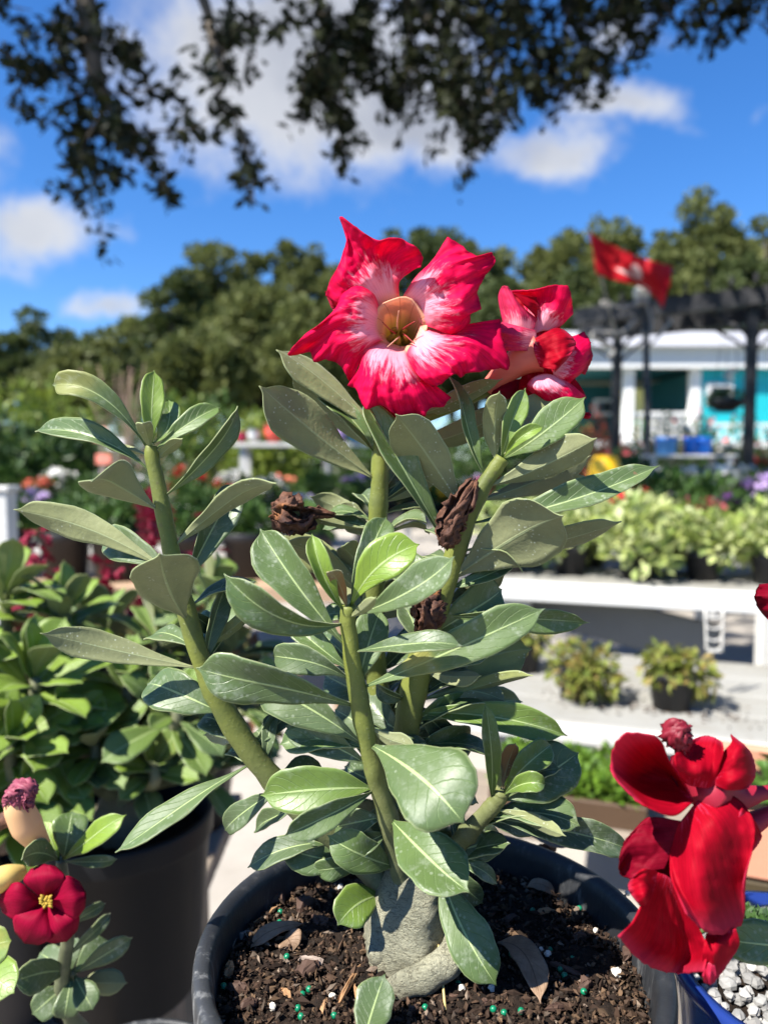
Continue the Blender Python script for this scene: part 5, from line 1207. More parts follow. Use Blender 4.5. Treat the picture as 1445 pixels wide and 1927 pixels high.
g_ = gm.build('gravel', GRAV, po, smooth=False); g_['kind'] = 'stuff'
obj('foliage', foliage_mesh(np.array([(-.015, .02, bh + .004), (.02, .03, bh + .006), (.0, -.0, bh + .002), (-.03, .035, bh)]), np.array([(.022, .02, .012)]), 1500, .007, palette('moss_green', [(.02, .05, .015), (.04, .09, .02), (.06, .12, .03)])), BPT)
bpy.context.view_layer.update()

# ---- shallow tray of fresh green seedlings and a terracotta beam end
tr_c = G(1150, 1560, .50)
TB = thing('seedling_tray', 'brown tray packed with fresh bright green seedlings', 'tray', tuple(tr_c), UA)
TM = simple('brown_tray', (.075, .045, .025, 1), .6, .25, 10.0)
for lo, hi in (((-.22, 0, 0), (.06, .012, .045)), ((-.22, .15, 0), (.06, .162, .045)), ((-.22, .012, 0), (-.208, .15, .045)), ((.048, .012, 0), (.06, .15, .045)), ((-.208, .012, 0), (.048, .15, .012))):
    MB().box(lo, hi, .002).build('tray_side' if hi[2] > .03 else 'tray_floor', TM, TB)
obj('seedling_foliage', foliage_mesh(np.array([(x, y, .055 + rng.uniform(-.01, .015)) for x in np.linspace(-.19, .03, 7) for y in np.linspace(.03, .13, 3)]), np.array([(.025, .025, .032)]), 3000, .020, palette('seedling_green', [(.10, .20, .02), (.16, .28, .03), (.07, .15, .02), (.20, .32, .05)], .5, .3), up=.9), TB)
bench('plant_bench', 'low grey slatted stand under the brown seedling tray', (tr_c[0] - .35 * math.cos(UA) - .0, tr_c[1] - .35 * math.sin(UA) - .02), UA, .55, .20, .50, 3, mat=WOODG, legw=.04)
TERRA = simple('terracotta_stained_wood', (.52, .24, .15, 1), .65, .2, 14.0, bump=.3)
tb = G(1400, 1640, .66)
o = thing('wooden_planter_box', 'terracotta stained wooden planter box by the hanging red blooms', 'planter box', tuple([tb[0] + .0, tb[1], .40]), UA * 1.15)
hh = P(1400, 1535, np.dot(tb - CAM, FWD))[2] - .40
MB().box((-.02, 0, hh - .075), (.40, .022, hh), .003).build('plank', TERRA, o)
DK = simple('dark_stained_wood', (.05, .035, .015, 1), .7, .3, 12.0, bump=.3)
MB().box((-.018, .003, hh - .16), (.40, .020, hh - .079), .003).build('plank', DK, o)
MB().box((-.018, .003, 0), (.40, .020, hh - .164), .003).build('plank', DK, o)
for lo, hi in (((-.02, .24, 0), (.40, .262, hh)), ((-.02, .024, 0), (.0, .238, hh - .004)), ((.38, .024, 0), (.40, .238, hh - .004))): MB().box(lo, hi, .003).build('side_panel', TERRA, o)
MB().box((.002, .024, hh - .05), (.378, .238, hh - .03)).build('soil', SOIL, o)
obj('foliage', foliage_mesh(np.array([(.12, .12, hh), (.28, .12, hh + .01)]), np.array([(.09, .09, .05)]), 900, .03, palette('box_green', [(.05, .12, .02), (.09, .18, .03)])), o)
for x in (.0, .34):
    MB().box((x, .03, -.40), (x + .04, .07, 0.0)).build('leg', DK, o); MB().box((x, .2, -.40), (x + .04, .235, 0.0)).build('leg', DK, o)
# ------------------------------------------------------------------ plants on the benches
VARI = palette('variegated_leaf', [(.30, .36, .08), (.46, .50, .20), (.16, .24, .04), (.52, .54, .28), (.24, .32, .06), (.40, .45, .13)], .5, .25)
TRAIL = palette('trailing_leaf', [(.16, .20, .03), (.24, .26, .04), (.10, .14, .025), (.28, .20, .06), (.20, .26, .05)], .55, .3)
def on_bench(root, x, y, z): return Matrix.Translation(root.location) @ Matrix.Rotation(root.rotation_euler.z, 4, 'Z') @ Vector((x, y, z))
def potted(name, label, cat, group, r, h, blobs, rad, n, size, mat, seed, blooms=None, bloom_mat=None, bloom_r=.02, pot_mat=None, up=.4, droop=0.0, aspect=.5, nb=0):
    t = thing(name, label, cat, (0, 0, -50), 0, group)
    small_pot(t, r, h, pot_mat)
    obj('foliage', foliage_mesh(np.array(blobs), np.array(rad), n, size, mat, seed, up=up, droop=droop, aspect=aspect), t)
    if bloom_mat is not None:
        rs_ = np.random.default_rng(seed); pts = []
        for k in range(nb):
            c = np.array(blobs[rs_.integers(0, len(blobs))]); d = nrm(rs_.normal(0, 1, 3) + np.array([0, -.4, .8])); pts.append(c + d * np.array(rad[0]) * rs_.uniform(.85, 1.1))
        obj('blooms', blooms_mesh(pts, bloom_r, bloom_mat, seed), t)['kind'] = 'stuff'
    return t
def spread(proto, places, labels=None):
    for i, (p, rz, s) in enumerate(places):
        o = proto if i == 0 else copy_tree(proto)
        o.location = p; o.rotation_euler = (0, 0, rz); o.scale = (s, s, s)
        if labels: o['label'] = labels[i]
vp = potted('variegated_plant', 'bushy yellow green variegated plant in a small black pot on the upper bench', 'potted plant', 'variegated plants on the upper bench', .056, .095,
            [(0, 0, .15), (-.06, -.03, .13), (.06, -.02, .14), (0, .05, .16), (-.03, -.07, .10), (.05, -.06, .11)], [(.065, .065, .06)], 620, .038, VARI, 4, droop=.15, aspect=.6)
pl = []
for i in range(13):
    pl.append((on_bench(UPB, .09 + i * .185 + rng.uniform(-.02, .02), .13 + (.03 if i % 2 else 0), .79), rng.uniform(0, 6.28), rng.uniform(.9, 1.12)))
for i in range(13):
    pl.append((on_bench(UPB, .14 + i * .185 + rng.uniform(-.03, .03), .36, .79), rng.uniform(0, 6.28), rng.uniform(.95, 1.2)))
vps = [vp] + [potted('variegated_plant', vp['label'], 'potted plant', vp['group'], .056, .095, [(0, 0, .14 + .03 * q), (-.07, -.02, .12), (.06, .02, .16), (.02, .05, .15), (-.04, -.07, .09), (.05 + .02 * q, -.06, .10)], [(.06 + .012 * q, .06, .05 + .012 * q)], 520 + 160 * q, .034 + .006 * q, VARI, 14 + q, droop=.25 - .15 * q, aspect=.55) for q in range(2)]
TAGM = simple('plant_tag_white', (.66, .65, .62, 1), .4, .08, 20.0)
for q, v_ in enumerate(vps): MB().box((-.008 + .03 * q, -.052, .07), (.008 + .03 * q, -.0505, .15 + .01 * q)).build('plant_tag', TAGM, v_)
for q in range(3): spread(vps[q], pl[q::3])
PINK = simple('bloom_pink', (.72, .16, .18, 1), .6, .2, 30.0, trans=.2)
RED = simple('bloom_red', (.62, .02, .03, 1), .6, .2, 30.0, trans=.2)
CRIM = simple('bloom_crimson', (.22, .006, .03, 1), .7, .25, 30.0, trans=.15)
PURP = simple('bloom_purple', (.16, .05, .22, 1), .6, .2, 30.0, trans=.2)
WHT = simple('bloom_white', (.78, .76, .72, 1), .6, .1, 30.0, trans=.2)
YEL = simple('bloom_yellow', (.80, .52, .03, 1), .6, .15, 30.0, trans=.2)
CORAL = simple('bloom_coral', (.80, .22, .14, 1), .6, .15, 30.0, trans=.2)
LILAC = simple('bloom_lilac', (.50, .36, .62, 1), .6, .15, 30.0, trans=.2)
tp = potted('trailing_plant', 'olive green trailing plant in a black pot at the lit end of the lower bench', 'potted plant', None, .052, .085,
            [(0, 0, .11), (-.05, -.02, .09), (.05, -.02, .09), (0, -.05, .08), (0, .04, .1), (-.03, -.06, .06), (.04, -.06, .06)], [(.042, .04, .04)], 700, .026, TRAIL, 6, up=-.1, droop=.5)
def lob_at(x, y): return Vector(G(x, y, .56))
spread(tp, [(lob_at(1085, 1312), .3, 1.0), (lob_at(1262, 1332), 2.2, 1.05), (lob_at(985, 1262), 4.0, 1.0)],
       ['olive green trailing plant on the lower bench between two similar pots', 'olive green trailing plant on the lower bench by the square white leg', 'olive green trailing plant half hidden behind the round pale leaf'])

spill = MB(); rsp = np.random.default_rng(4)
Li = (Matrix.Translation(LOB.location) @ Matrix.Rotation(LOB.rotation_euler.z, 4, 'Z')).inverted()
for (cx, cy) in [(1085, 1318), (1262, 1338), (1180, 1330), (1350, 1345), (1150, 1300)]:
    c = np.array(Li @ lob_at(cx, cy))
    for q in range(90):
        l = rsp.uniform(.001, .005); p = c + np.array([rsp.normal(0, .06), rsp.normal(0, .035), 0]); p[2] = .561
        if p[1] < .005: continue
        spill.add(np.array([(-l, -l * .5, 0), (l, -l * .4, 0), (l * .6, l * .6, 0), (-l * .7, l * .5, 0), (0, 0, l * .8)]) * rsp.uniform(.6, 1.2, (5, 1)) + p, [(0, 1, 4), (1, 2, 4), (2, 3, 4), (3, 0, 4)])
sp_ = spill.build('spilled_soil', CRUMB, LOB, smooth=False); sp_['kind'] = 'stuff'
GRN = [(.03, .075, .015), (.06, .12, .02), (.04, .09, .018), (.085, .15, .03)]
FOLG = palette('bedding_leaf', GRN, .55, .25)
def bloom_kind(word, mat, seed, nb=26, br=.034, h=.16, leaf=None, n=520):
    return potted('flowering_plant', f'potted bedding plant with {word} flowers', 'potted plant', None, .06, .10,
                  [(0, 0, h), (-.06, 0, h - .02), (.06, .02, h - .01), (0, -.05, h - .02), (0, .05, h)], [(.075, .075, .07)], n, .034, leaf or FOLG, seed, bloom_mat=mat, bloom_r=br, nb=nb)
KINDS = {'red': (RED, 26), 'pink': (PINK, 26), 'purple': (PURP, 24), 'white': (WHT, 34), 'yellow': (YEL, 20), 'coral': (CORAL, 30), 'lilac': (LILAC, 24), 'crimson': (CRIM, 30)}
places = {k: [] for k in KINDS}; greens = []; HERE = ['']
def table(label, x0, x1, y0, y1, z, mat=None, group=None, ang=0.0, nm='plant_table'):
    HERE[0] = label
    return bench(nm, label, (x0, y0), ang, x1 - x0, y1 - y0, z, 3, .03, .04, cat='table', group=group, mat=mat, legw=.06)
table('long white table behind the variegated plants', .55, 3.0, 3.35, 4.15, .76)
def row(x0, x1, n, y, z, seq, s=1.0):
    for i in range(n):
        k = seq[i % len(seq)]; p = Vector((x0 + (x1 - x0) * i / max(1, n - 1) + rng.uniform(-.04, .04), y + rng.uniform(-.05, .05), z))
        (places[k] if k else greens).append((p, rng.uniform(0, 6.28), s * rng.uniform(.85, 1.15), HERE[0]))
row(.70, 2.85, 12, 3.50, .76, ['purple', None, 'red', None, 'pink', 'purple', None, 'red'])
row(.65, 2.85, 12, 3.78, .76, [None, 'purple', 'crimson', None, 'purple', None, 'red', 'lilac'], 1.1)
row(.70, 2.85, 11, 4.02, .76, ['crimson', 'purple', None, 'red', None, 'crimson', 'lilac', 'red'], 1.2)
table('white table before the dark pergola', 1.3, 4.6, 5.4, 6.2, .80)
row(1.45, 4.5, 12, 5.6, .80, ['coral', None, 'white', 'white', 'white', None, 'red', 'white', 'lilac', 'red', None, 'red'], 1.2)
row(1.45, 4.5, 12, 5.95, .80, ['crimson', 'pink', None, 'white', None, 'white', 'lilac', 'red', 'white', None, 'coral', 'red'], 1.35)
# left tables
table('tan topped table across the concrete', -2.9, -.35, 3.95, 4.7, .70)
row(-2.8, -.45, 8, 4.15, .70, [None, 'white', None, None], 1.0)
row(-2.8, -.45, 8, 4.5, .70, [None, None, 'lilac', None, 'crimson'], 1.1)
table('far white table near the trees', -4.2, -.5, 6.6, 7.4, .74)
row(-4.0, -.6, 9, 6.8, .74, ['white', None, 'coral', None, 'white', None, 'red'], 1.15)
row(-4.0, -.6, 9, 7.15, .74, ['coral', None, 'white', 'lilac', None, 'red', 'white'], 1.4)
table('low grey wood table below the big flower', -.3, 1.2, 6.0, 6.7, .72, mat=WOODG)
row(-.2, 1.1, 7, 6.2, .72, [None, 'pink', None, 'yellow', None, 'red'], 1.2)
row(-.2, 1.1, 7, 6.5, .72, ['lilac', None, 'coral', None, 'white'], 1.3)
# crimson plumes just behind the leafy pots
for (x, y, d) in [(60, 1085, 1.75), (110, 1075, 1.85), (160, 1090, 1.8), (240, 1050, 1.9), (285, 1045, 1.95), (335, 1025, 2.0), (25, 1075, 1.7), (205, 1080, 1.75)]:
    pass
def spread_t(proto, pl_, what):
    spread(proto, [a[:3] for a in pl_])
    obs = [proto] + [o for o in COL.objects if o.parent is None and o is not proto and o.get('label') == proto['label']]
    for o, a in zip(obs, pl_):
        o['label'] = what + ' on the ' + a[3]; o['group'] = what + 's on the ' + a[3]
for k, (mt, nb) in KINDS.items():
    if k == 'crimson' or places[k]:
        spread_t(bloom_kind(k, mt, 50 + len(k), nb), places[k], f'{k} flowered bedding plant')
gp = potted('foliage_plant', 'leafy dark green potted plant set out among the flowers', 'potted plant', 'plain green bedding plants', .065, .10, [(0, 0, .17), (-.06, 0, .14), (.06, .02, .15), (0, -.05, .14), (0, .05, .17)], [(.075, .075, .08)], 560, .045, FOLG, 71)
spread_t(gp, greens, 'leafy green potted plant')
# celosia plumes: feathery spikes
def plume_plant(seed):
    t = thing('celosia_plant', 'celosia with feathery crimson plumes in a black pot behind the leafy desert roses', 'potted plant', (0, 0, -50), 0, 'crimson plume plants')
    small_pot(t, .07, .12)
    obj('foliage', foliage_mesh(np.array([(0, 0, .2), (-.05, 0, .17), (.05, .02, .18), (0, .04, .24)]), np.array([(.07, .07, .08)]), 420, .05, palette('celosia_leaf', [(.05, .10, .02), (.10, .10, .03), (.12, .05, .03)]), seed), t)
    rs_ = np.random.default_rng(seed)
    for k in range(4):
        x, y = rs_.normal(0, .05, 2); z0 = .24; z1 = rs_.uniform(.36, .46)
        pts = [np.array([x + rs_.normal(0, .010), y + rs_.normal(0, .010), z]) for z in np.linspace(z0, z1, 26)]
        obj('plume', blooms_mesh(pts, .013, CRIM, seed + k, 5, up=1.2), t)
    return t
cp = plume_plant(3)
cel = []
for (x, y, d) in [(60, 1120, 1.22), (125, 1108, 1.28), (345, 1075, 1.32)]:
    p = P(x, y, d); cel.append((Vector((p[0], p[1], .50)), rng.uniform(0, 6.28), (p[2] + .10 - .50) / .42))
bench('plant_bench', 'low grey bench under the crimson plume plants', (-1.3, 1.12), 0, 1.02, .30, .50, 4, mat=WOODG, legw=.06)
spread(cp, cel)

# white tubs and a few goods on the left table
for i, (x, y, d, r, h, mt, lab) in enumerate([(372, 968, 4.05, .10, .15, simple('white_plastic', (.74, .74, .72, 1), .4, .1), 'round white plastic tub among the dark potted greenery'), (490, 962, 4.10, .13, .17, bpy.data.materials.get('white_plastic'), 'wide white plastic tub at the end of the greenery table'),
                                            (1138, 893, 3.6, .10, .14, simple('yellow_plastic', (.85, .48, .01, 1), .45, .12), 'bright yellow plastic pail standing upside down among the flowers'),
                                            (560, 918, 6.1, .08, .16, simple('blue_plastic', (.03, .22, .62, 1), .4, .1), 'small bright blue pail on the dark wood table')]):
    p = P(x, y, d)
    mt = mt or bpy.data.materials['white_plastic']
    z0 = .76 if d == 3.6 else (.72 if d > 5 else .70)
    t = thing('plastic_pail', lab, 'pail', (p[0], p[1], z0 + .005))
    if d == 3.6:
        k = (P(x, 858, d)[2] - z0)
        MB().lathe([(.105, 0), (.108, .004), (.10, .02), (.085, k * .70), (.072, k * .90), (.05, k * .985), (.0005, k)], (0, 0, 0), 32).build('bucket', mt, t, smooth=True)
        MB().lathe([(.110, .0), (.114, .008), (.110, .016)], (0, 0, 0), 32).build('rim', mt, t, smooth=True)
    else:
        MB().lathe([(.0, .004), (r * .8, .004), (r * .82, 0), (r, h * .94), (r * 1.05, h * .95), (r * 1.05, h), (r * .97, h), (r * .78, .01), (.0, .01)], (0, 0, 0), 28).build('bucket', mt, t, smooth=True)
        MB().tube(catmull([np.array([r, 0, h * .9]), np.array([r * .7, -r * .7, h * .8]), np.array([0, -r * 1.08, h * .62]), np.array([-r * .7, -r * .7, h * .8]), np.array([-r, 0, h * .9])], 16), .004, 6).build('handle', WIRE, t, smooth=True)

# tall black nursery pots in a row, price signs, coloured glazed pots
BP = thing('nursery_pot_plant', 'low green plant in a big black pot in the row across the concrete', 'potted plant', (0, 0, -50), 0, 'big black pots across the concrete')
small_pot(BP, .13, .24)
obj('foliage', foliage_mesh(np.array([(0, 0, .30), (-.07, 0, .28), (.07, .02, .28)]), np.array([(.09, .09, .08)]), 420, .06, FOLG, 77), BP)['kind'] = 'stuff'
bench('plant_bench', 'low tan wood stand under the row of big black pots', (-2.3, 3.3), 0, 2.2, .4, .60, 2, .04, .07, mat=simple('tan_wood', (.36, .24, .15, 1), .7, .25, 5.0), legw=.07)
spread(BP, [(Vector((-2.15 + i * .30 + rng.uniform(-.03, .03), 3.5 + rng.uniform(-.04, .04), .60)), rng.uniform(0, 6.28), rng.uniform(.85, 1.05)) for i in range(7)])
SIGNC = [('peach', (.80, .42, .28, 1)), ('white', (.75, .74, .72, 1)), ('coral', (.80, .25, .18, 1))]
for i, (x, y, d, c, w, h, lab) in enumerate([(190, 818, 6.3, 0, .12, .12, 'peach coloured price card on a stake among the far flowers'), (218, 836, 6.2, 1, .14, .09, 'blank white price card on a stake among the far flowers'), (195, 864, 6.0, 2, .12, .08, 'coral price card on a stake among the far flowers'), (610, 850, 7.8, 1, .14, .09, 'small white card on a stake behind the big flower')]):
    p = P(x, y, d); t = thing('price_sign', lab, 'sign', (p[0], p[1], 0))
    MB().box((-.012, .006, 0), (.012, .022, p[2] + .05)).build('stake', WOODG, t)
    MB().box((-w / 2, -.004, p[2] - h / 2), (w / 2, .004, p[2] + h / 2), .002).build('card', simple('card_' + SIGNC[c][0], SIGNC[c][1], .6, .12, 6.0), t)
shl = table('long white shelf of coloured glazed pots by the oaks', -1.6, .35, 7.9, 8.3, P(500, 833, 7.9)[2])
zsh = P(500, 833, 7.9)[2]
for i, (x, r, h, c, lab) in enumerate([(515, .10, .20, (.75, .10, .07, 1), 'coral red glazed pot on the long white shelf'), (548, .06, .13, (.01, .38, .36, 1), 'small teal glazed pot on the long white shelf'), (590, .10, .19, (.03, .12, .50, 1), 'deep blue glazed pot on the long white shelf'), (618, .07, .15, (.75, .48, .03, 1), 'golden yellow glazed pot on the long white shelf'), (640, .08, .17, (.55, .35, .60, 1), 'lilac glazed pot on the long white shelf'), (478, .07, .14, (.70, .70, .68, 1), 'white glazed pot on the long white shelf'), (668, .07, .15, (.10, .40, .62, 1), 'sky blue glazed pot on the long white shelf'), (455, .06, .12, (.40, .02, .06, 1), 'maroon glazed pot on the long white shelf')]):
    p = P(x, 833, 8.05); t = thing('glazed_pot', lab, 'pot', (p[0], p[1], zsh + .002)); mt = simple('glaze_%d' % i, c, .25, .15, 9.0, spec=.6)
    MB().lathe([(.0, .003), (r * .6, .003), (r * .62, 0), (r * .95, h * .45), (r, h * .7), (r * .85, h * .9), (r * .98, h * .96), (r * .98, h), (r * .86, h), (r * .8, h * .85), (.0, h * .82)], (0, 0, 0), 24).build('body', mt, t, smooth=True)
    MB().lathe([(r * .99, h * .93), (r * 1.04, h * .95), (r * 1.04, h * .99), (r * .99, h * 1.005)], (0, 0, 0), 24).build('rim', mt, t, smooth=True)
wp = P(8, 1035, 2.6); t = thing('white_post', 'white painted square post behind the bright green desert rose', 'post', (wp[0], wp[1], 0))
MB().box((-.035, -.035, 0), (.035, .035, P(8, 925, 2.6)[2]), .004).build('shaft', WHITE, t); MB().box((-.045, -.045, P(8, 925, 2.6)[2] + .001), (.045, .045, P(8, 925, 2.6)[2] + .02), .004).build('cap', WHITE, t)

# ------------------------------------------------------------------ pergola, lamp post, flag
BLACK = simple('black_painted_steel', (.016, .016, .018, 1), .45, .25, 5.0)
PG = thing('pergola', 'dark pergola with slatted roof on square posts in front of the turquoise shop', 'pergola', (0, 0, 0))
PD = 8.6
def beam(a, b_, w, parent, name, h=None, mat=None): return board(name, np.asarray(a, float), np.asarray(b_, float), h or w, w, mat or BLACK, parent)
postx = [(1160, PD), (1412, 8.4), (1560, 8.2)]
ptop = P(1160, 600, PD)[2] ; rtop = P(1412, 575, 8.4)[2]
zt = 2.95
posts_f = [P(1160, 700, 9.6), P(1412, 700, 8.6), P(1640, 700, 7.8)]
posts_b = [q * np.array([1.13, 1.13, 1]) for q in posts_f]
for q in posts_f + posts_b:
    beam((q[0], q[1], 0), (q[0], q[1], zt), .10, PG, 'post')
    for sx in (-1, 1):      # curved knee brackets
        C = catmull([np.array([q[0], q[1], zt - .65]), np.array([q[0] + sx * .06, q[1], zt - .32]), np.array([q[0] + sx * .34, q[1] - sx * .3, zt - .01])], 10)
        MB().tube(C, .022, 8).build('knee_brace', BLACK, PG, smooth=True)
for row_ in (posts_f, posts_b):
    for yo in (-.09, .09):
        beam((row_[0][0] - .5, row_[0][1] + yo + .15, zt + .105), (row_[2][0] + .4, row_[2][1] + yo - .12, zt + .105), .05, PG, 'beam', .20)
x0 = posts_f[0][0]; x1 = posts_f[2][0]
for i in range(13):
    f = -.08 + 1.14 * i / 12; q0 = posts_f[0] + (posts_f[2] - posts_f[0]) * f; q1 = posts_b[0] + (posts_b[2] - posts_b[0]) * f; e = (q1 - q0) * .22
    beam((q0[0] - e[0], q0[1] - e[1], zt + .265), (q1[0] + e[0], q1[1] + e[1], zt + .265), .045, PG, 'rafter', .10)
LPD = 7.6
lb = P(1217, 860, LPD); lt = P(1212, 565, LPD)
LPT = thing('lamp_post', 'slim black lamp post with a white globe and pale scroll arms', 'lamp post', (lb[0], lb[1], 0))
def lrel(x, y, d=LPD): return P(x, y, d) - np.array([lb[0], lb[1], 0])
MB().tube(catmull([np.array([0, 0, 0]), lrel(1217, 860), lrel(1216, 700), lrel(1214, 610), lrel(1206, 575)], 20), np.interp(np.linspace(0, 1, 20), [0, .08, .3, 1], [.08, .05, .035, .03]), 10).build('post', BLACK, LPT, smooth=True)
SCR = simple('pale_grey_metal', (.30, .29, .27, 1), .35, .2, 12.0)
for pts in ([(1213, 560), (1180, 578), (1150, 575), (1132, 574), (1134, 568), (1150, 570)], [(1196, 600), (1170, 625), (1140, 625), (1118, 625), (1114, 636), (1130, 644), (1155, 660), (1145, 672)], [(1217, 575), (1225, 600), (1222, 625), (1212, 633), (1208, 622)], [(1222, 650), (1240, 632), (1252, 615), (1262, 605), (1256, 600)]):
    MB().tube(catmull([lrel(*q) for q in pts], 26), .016, 8).build('scroll_arm', SCR, LPT, smooth=True)
gl = lrel(1207, 552); v, f = ball(.085, 18, 12)
obj('globe', new_mesh(v + gl, f, simple('milk_glass', (.72, .70, .60, 1), .25, .08)), LPT)
MB().tube(np.array([lrel(1207, 575), lrel(1207, 563)]), [.06, .075], 12).build('globe_collar', SCR, LPT, smooth=True)
# flag on its slanted pole
FGD = 7.3
fb = P(1162, 640, FGD)
FL = thing('flag', 'red flag with a pale emblem flying from a slanted pole by the pergola', 'flag', tuple(fb))
def frel(x, y, d=FGD): return P(x, y, d) - fb
MB().tube(np.array([frel(1162, 640, 8.45), frel(1140, 560, 7.8), frel(1108, 432, FGD)]), [.016, .013, .010], 8).build('pole', SCR, FL, smooth=True)
def flag_fn(b, setp, tr):
    uv = b.node('ShaderNodeUVMap').outputs[0]; x, y, _ = b.sep(uv)
    n = b.noise(uv, 9.0, 3.0)
    def blob(cx, cy, rx, ry, k=.0):
        a = b.m('DIVIDE', b.m('SUBTRACT', x, cx), rx); c = b.m('DIVIDE', b.m('SUBTRACT', y, cy), ry)
        return b.ss(b.m('ADD', b.m('ADD', b.m('MULTIPLY', a, a), b.m('MULTIPLY', c, c)), b.m('MULTIPLY', b.m('SUBTRACT', n, .5), .9)), .7, 1.1, 1.0, 0.0)
    w = b.m('MAXIMUM', blob(.60, .42, .09, .20), b.m('MAXIMUM', blob(.46, .64, .16, .07), blob(.64, .78, .10, .06)))
    wv = b.noise(b.vm('MULTIPLY', uv, (60, 40, 1)), 5.0, 2.0)
    c = b.mix(b.m('MULTIPLY', w, .85), b.mix(wv, (.62, .012, .025, 1), (.50, .010, .022, 1)), (.70, .64, .62, 1))
    setp(color=c, rough=.7, spec=.2); tr(b.mix(1.0, c, (1.0, .8, .8, 1), 'MULTIPLY'), .35)
FLAGM = material('flag_cloth', flag_fn)
rows = [[(1110, 437), (1114, 465), (1118, 490), (1122, 516)], [(1145, 458), (1146, 480), (1150, 505), (1156, 527)], [(1185, 476), (1184, 498), (1190, 520), (1204, 540)], [(1222, 490), (1215, 512), (1222, 540), (1232, 560)], [(1264, 500), (1262, 525), (1255, 550), (1246, 580)]]
deps = [[0, 0, 0, 0], [.10, .12, .06, .02], [-.02, .0, .05, .08], [-.22, -.20, -.05, .12], [-.02, -.12, -.20, -.10]]
R = [catmull([(a[0], a[1], d_) for a, d_ in zip(r, dd)], 18) for r, dd in zip(rows, deps)]
gr = np.zeros((30, 18, 3))
for j in range(18):
    q = catmull([r[j] for r in R], 30)
    for i in range(30): gr[i, j] = P(q[i][0], q[i][1], FGD + q[i][2] + .03 * math.sin(i * .7 + j * .2) * i / 30)
uv = np.stack(np.meshgrid(np.linspace(0, 1, 18), np.linspace(0, 1, 30)), -1)[:, :, ::-1]
obj('flag_cloth', grid_solid(gr, uv, FLAGM, .003, fb), FL)

# ------------------------------------------------------------------ turquoise shop with a white porch
BD = 17.0
def W(x, y, d=BD): return P(x, y, d)
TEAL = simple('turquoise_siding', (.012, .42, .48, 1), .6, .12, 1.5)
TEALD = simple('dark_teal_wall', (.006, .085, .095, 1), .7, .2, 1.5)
TRIM = simple('white_trim', (.76, .76, .74, 1), .5, .1, 2.0)
ROOFM = simple('grey_metal_roof', (.42, .42, .43, 1), .45, .15, 1.2)
SHOP = thing('shop_building', 'single storey turquoise shop with white trim, porch and grey roof', 'building', (W(1400, 870)[0], BD, 0))
so_ = np.array([W(1400, 870)[0], BD, 0])
def sb(name, lo, hi, mat, par=SHOP, bev=0.0): return MB().box(np.asarray(lo, float) - so_, np.asarray(hi, float) - so_, bev).build(name, mat, par)
zf = W(1400, 832, BD - 1.5)[2]; ze = W(1400, 697, BD - 1.5)[2]; zr = W(1400, 640)[2]
xl, xp, xd, xr = W(1080, 0, BD - 1.5)[0], W(1177, 0, BD - 1.5)[0], W(1300, 0, BD - 1.5)[0], W(1640, 0, BD - 1.5)[0]
sb('foundation', (xl - .1, BD - .1, 0), (xr + .4, BD + 6, zf - .004), simple('block_base', (.50, .49, .46, 1), .8, .2, 1.0))
sb('porch_deck', (xl - .15, BD - 2.1, zf - .12), (xr + .4, BD - .11, zf), TRIM)
# clapboard wall of the lit bay: each board its own piece
nb_ = 15; bh_ = (ze - zf) / nb_
for i in range(nb_):
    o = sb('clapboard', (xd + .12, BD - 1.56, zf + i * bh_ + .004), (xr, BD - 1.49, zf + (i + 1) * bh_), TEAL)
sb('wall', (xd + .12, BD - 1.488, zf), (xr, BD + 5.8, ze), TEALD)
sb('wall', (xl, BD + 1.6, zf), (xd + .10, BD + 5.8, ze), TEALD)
for i in range(3):
    a = xl + .3 + i * .95
    wf = sb('window', (a, BD + 1.55, zf + .75), (a + .62, BD + 1.596, ze - .35), TRIM)
    sb('pane', (a + .07, BD + 1.53, zf + .82), (a + .55, BD + 1.548, ze - .42), simple('dark_glass', (.02, .03, .035, 1), .08, .2) if i == 0 else bpy.data.materials['dark_glass'], wf)
wd = sb('window', (xd + .22, BD - 1.64, zf + .75), (xd + .75, BD - 1.562, ze - .30), TRIM); sb('pane', (xd + .29, BD - 1.65, zf + .82), (xd + .68, BD - 1.641, ze - .37), bpy.data.materials['dark_glass'], wd)
dr = sb('door', (xd + 2.25, BD - 1.62, zf + .01), (xd + 3.1, BD - 1.562, zf + 2.02), TRIM); sb('door_panel', (xd + 2.38, BD - 1.63, zf + .95), (xd + 2.97, BD - 1.621, zf + 1.9), bpy.data.materials['dark_glass'], dr)
v, f = ball(.10, 14, 9); obj('round_sign', new_mesh(v * np.array([1, .25, 1]) + W(1428, 695, BD - 1.6) - so_, f, simple('sign_white', (.75, .6, .6, 1), .5)), SHOP)
for x in (xp, W(1236, 0)[0], xd, xr - .1):
    if abs(x - W(1236, 0)[0]) < .01: continue
    sb('porch_post', (x - .10, BD - 1.62, zf + .001), (x + .10, BD - 1.42, ze - .001), TRIM, bev=.01)
sb('fascia', (xl - .3, BD - 1.80, ze), (xr + .4, BD - 1.64, ze + .42), TRIM)
rf = MB(); rz0 = ze + .422
rf.add(np.array([(xl - .4, BD - 1.95, rz0), (xr + .5, BD - 1.95, rz0), (xr + .5, BD + 2.2, rz0 + 1.0), (xl - .4, BD + 2.2, rz0 + 1.0), (xr + .5, BD + 6.3, rz0), (xl - .4, BD + 6.3, rz0), (xl - .4, BD - 1.95, rz0 - .02), (xr + .5, BD - 1.95, rz0 - .02), (xr + .5, BD + 6.3, rz0 - .02), (xl - .4, BD + 6.3, rz0 - .02)]) - so_,
       [(0, 1, 2, 3), (3, 2, 4, 5), (0, 6, 7, 1), (5, 4, 8, 9), (0, 3, 5, 9, 6), (1, 7, 8, 4, 2), (6, 9, 8, 7)])
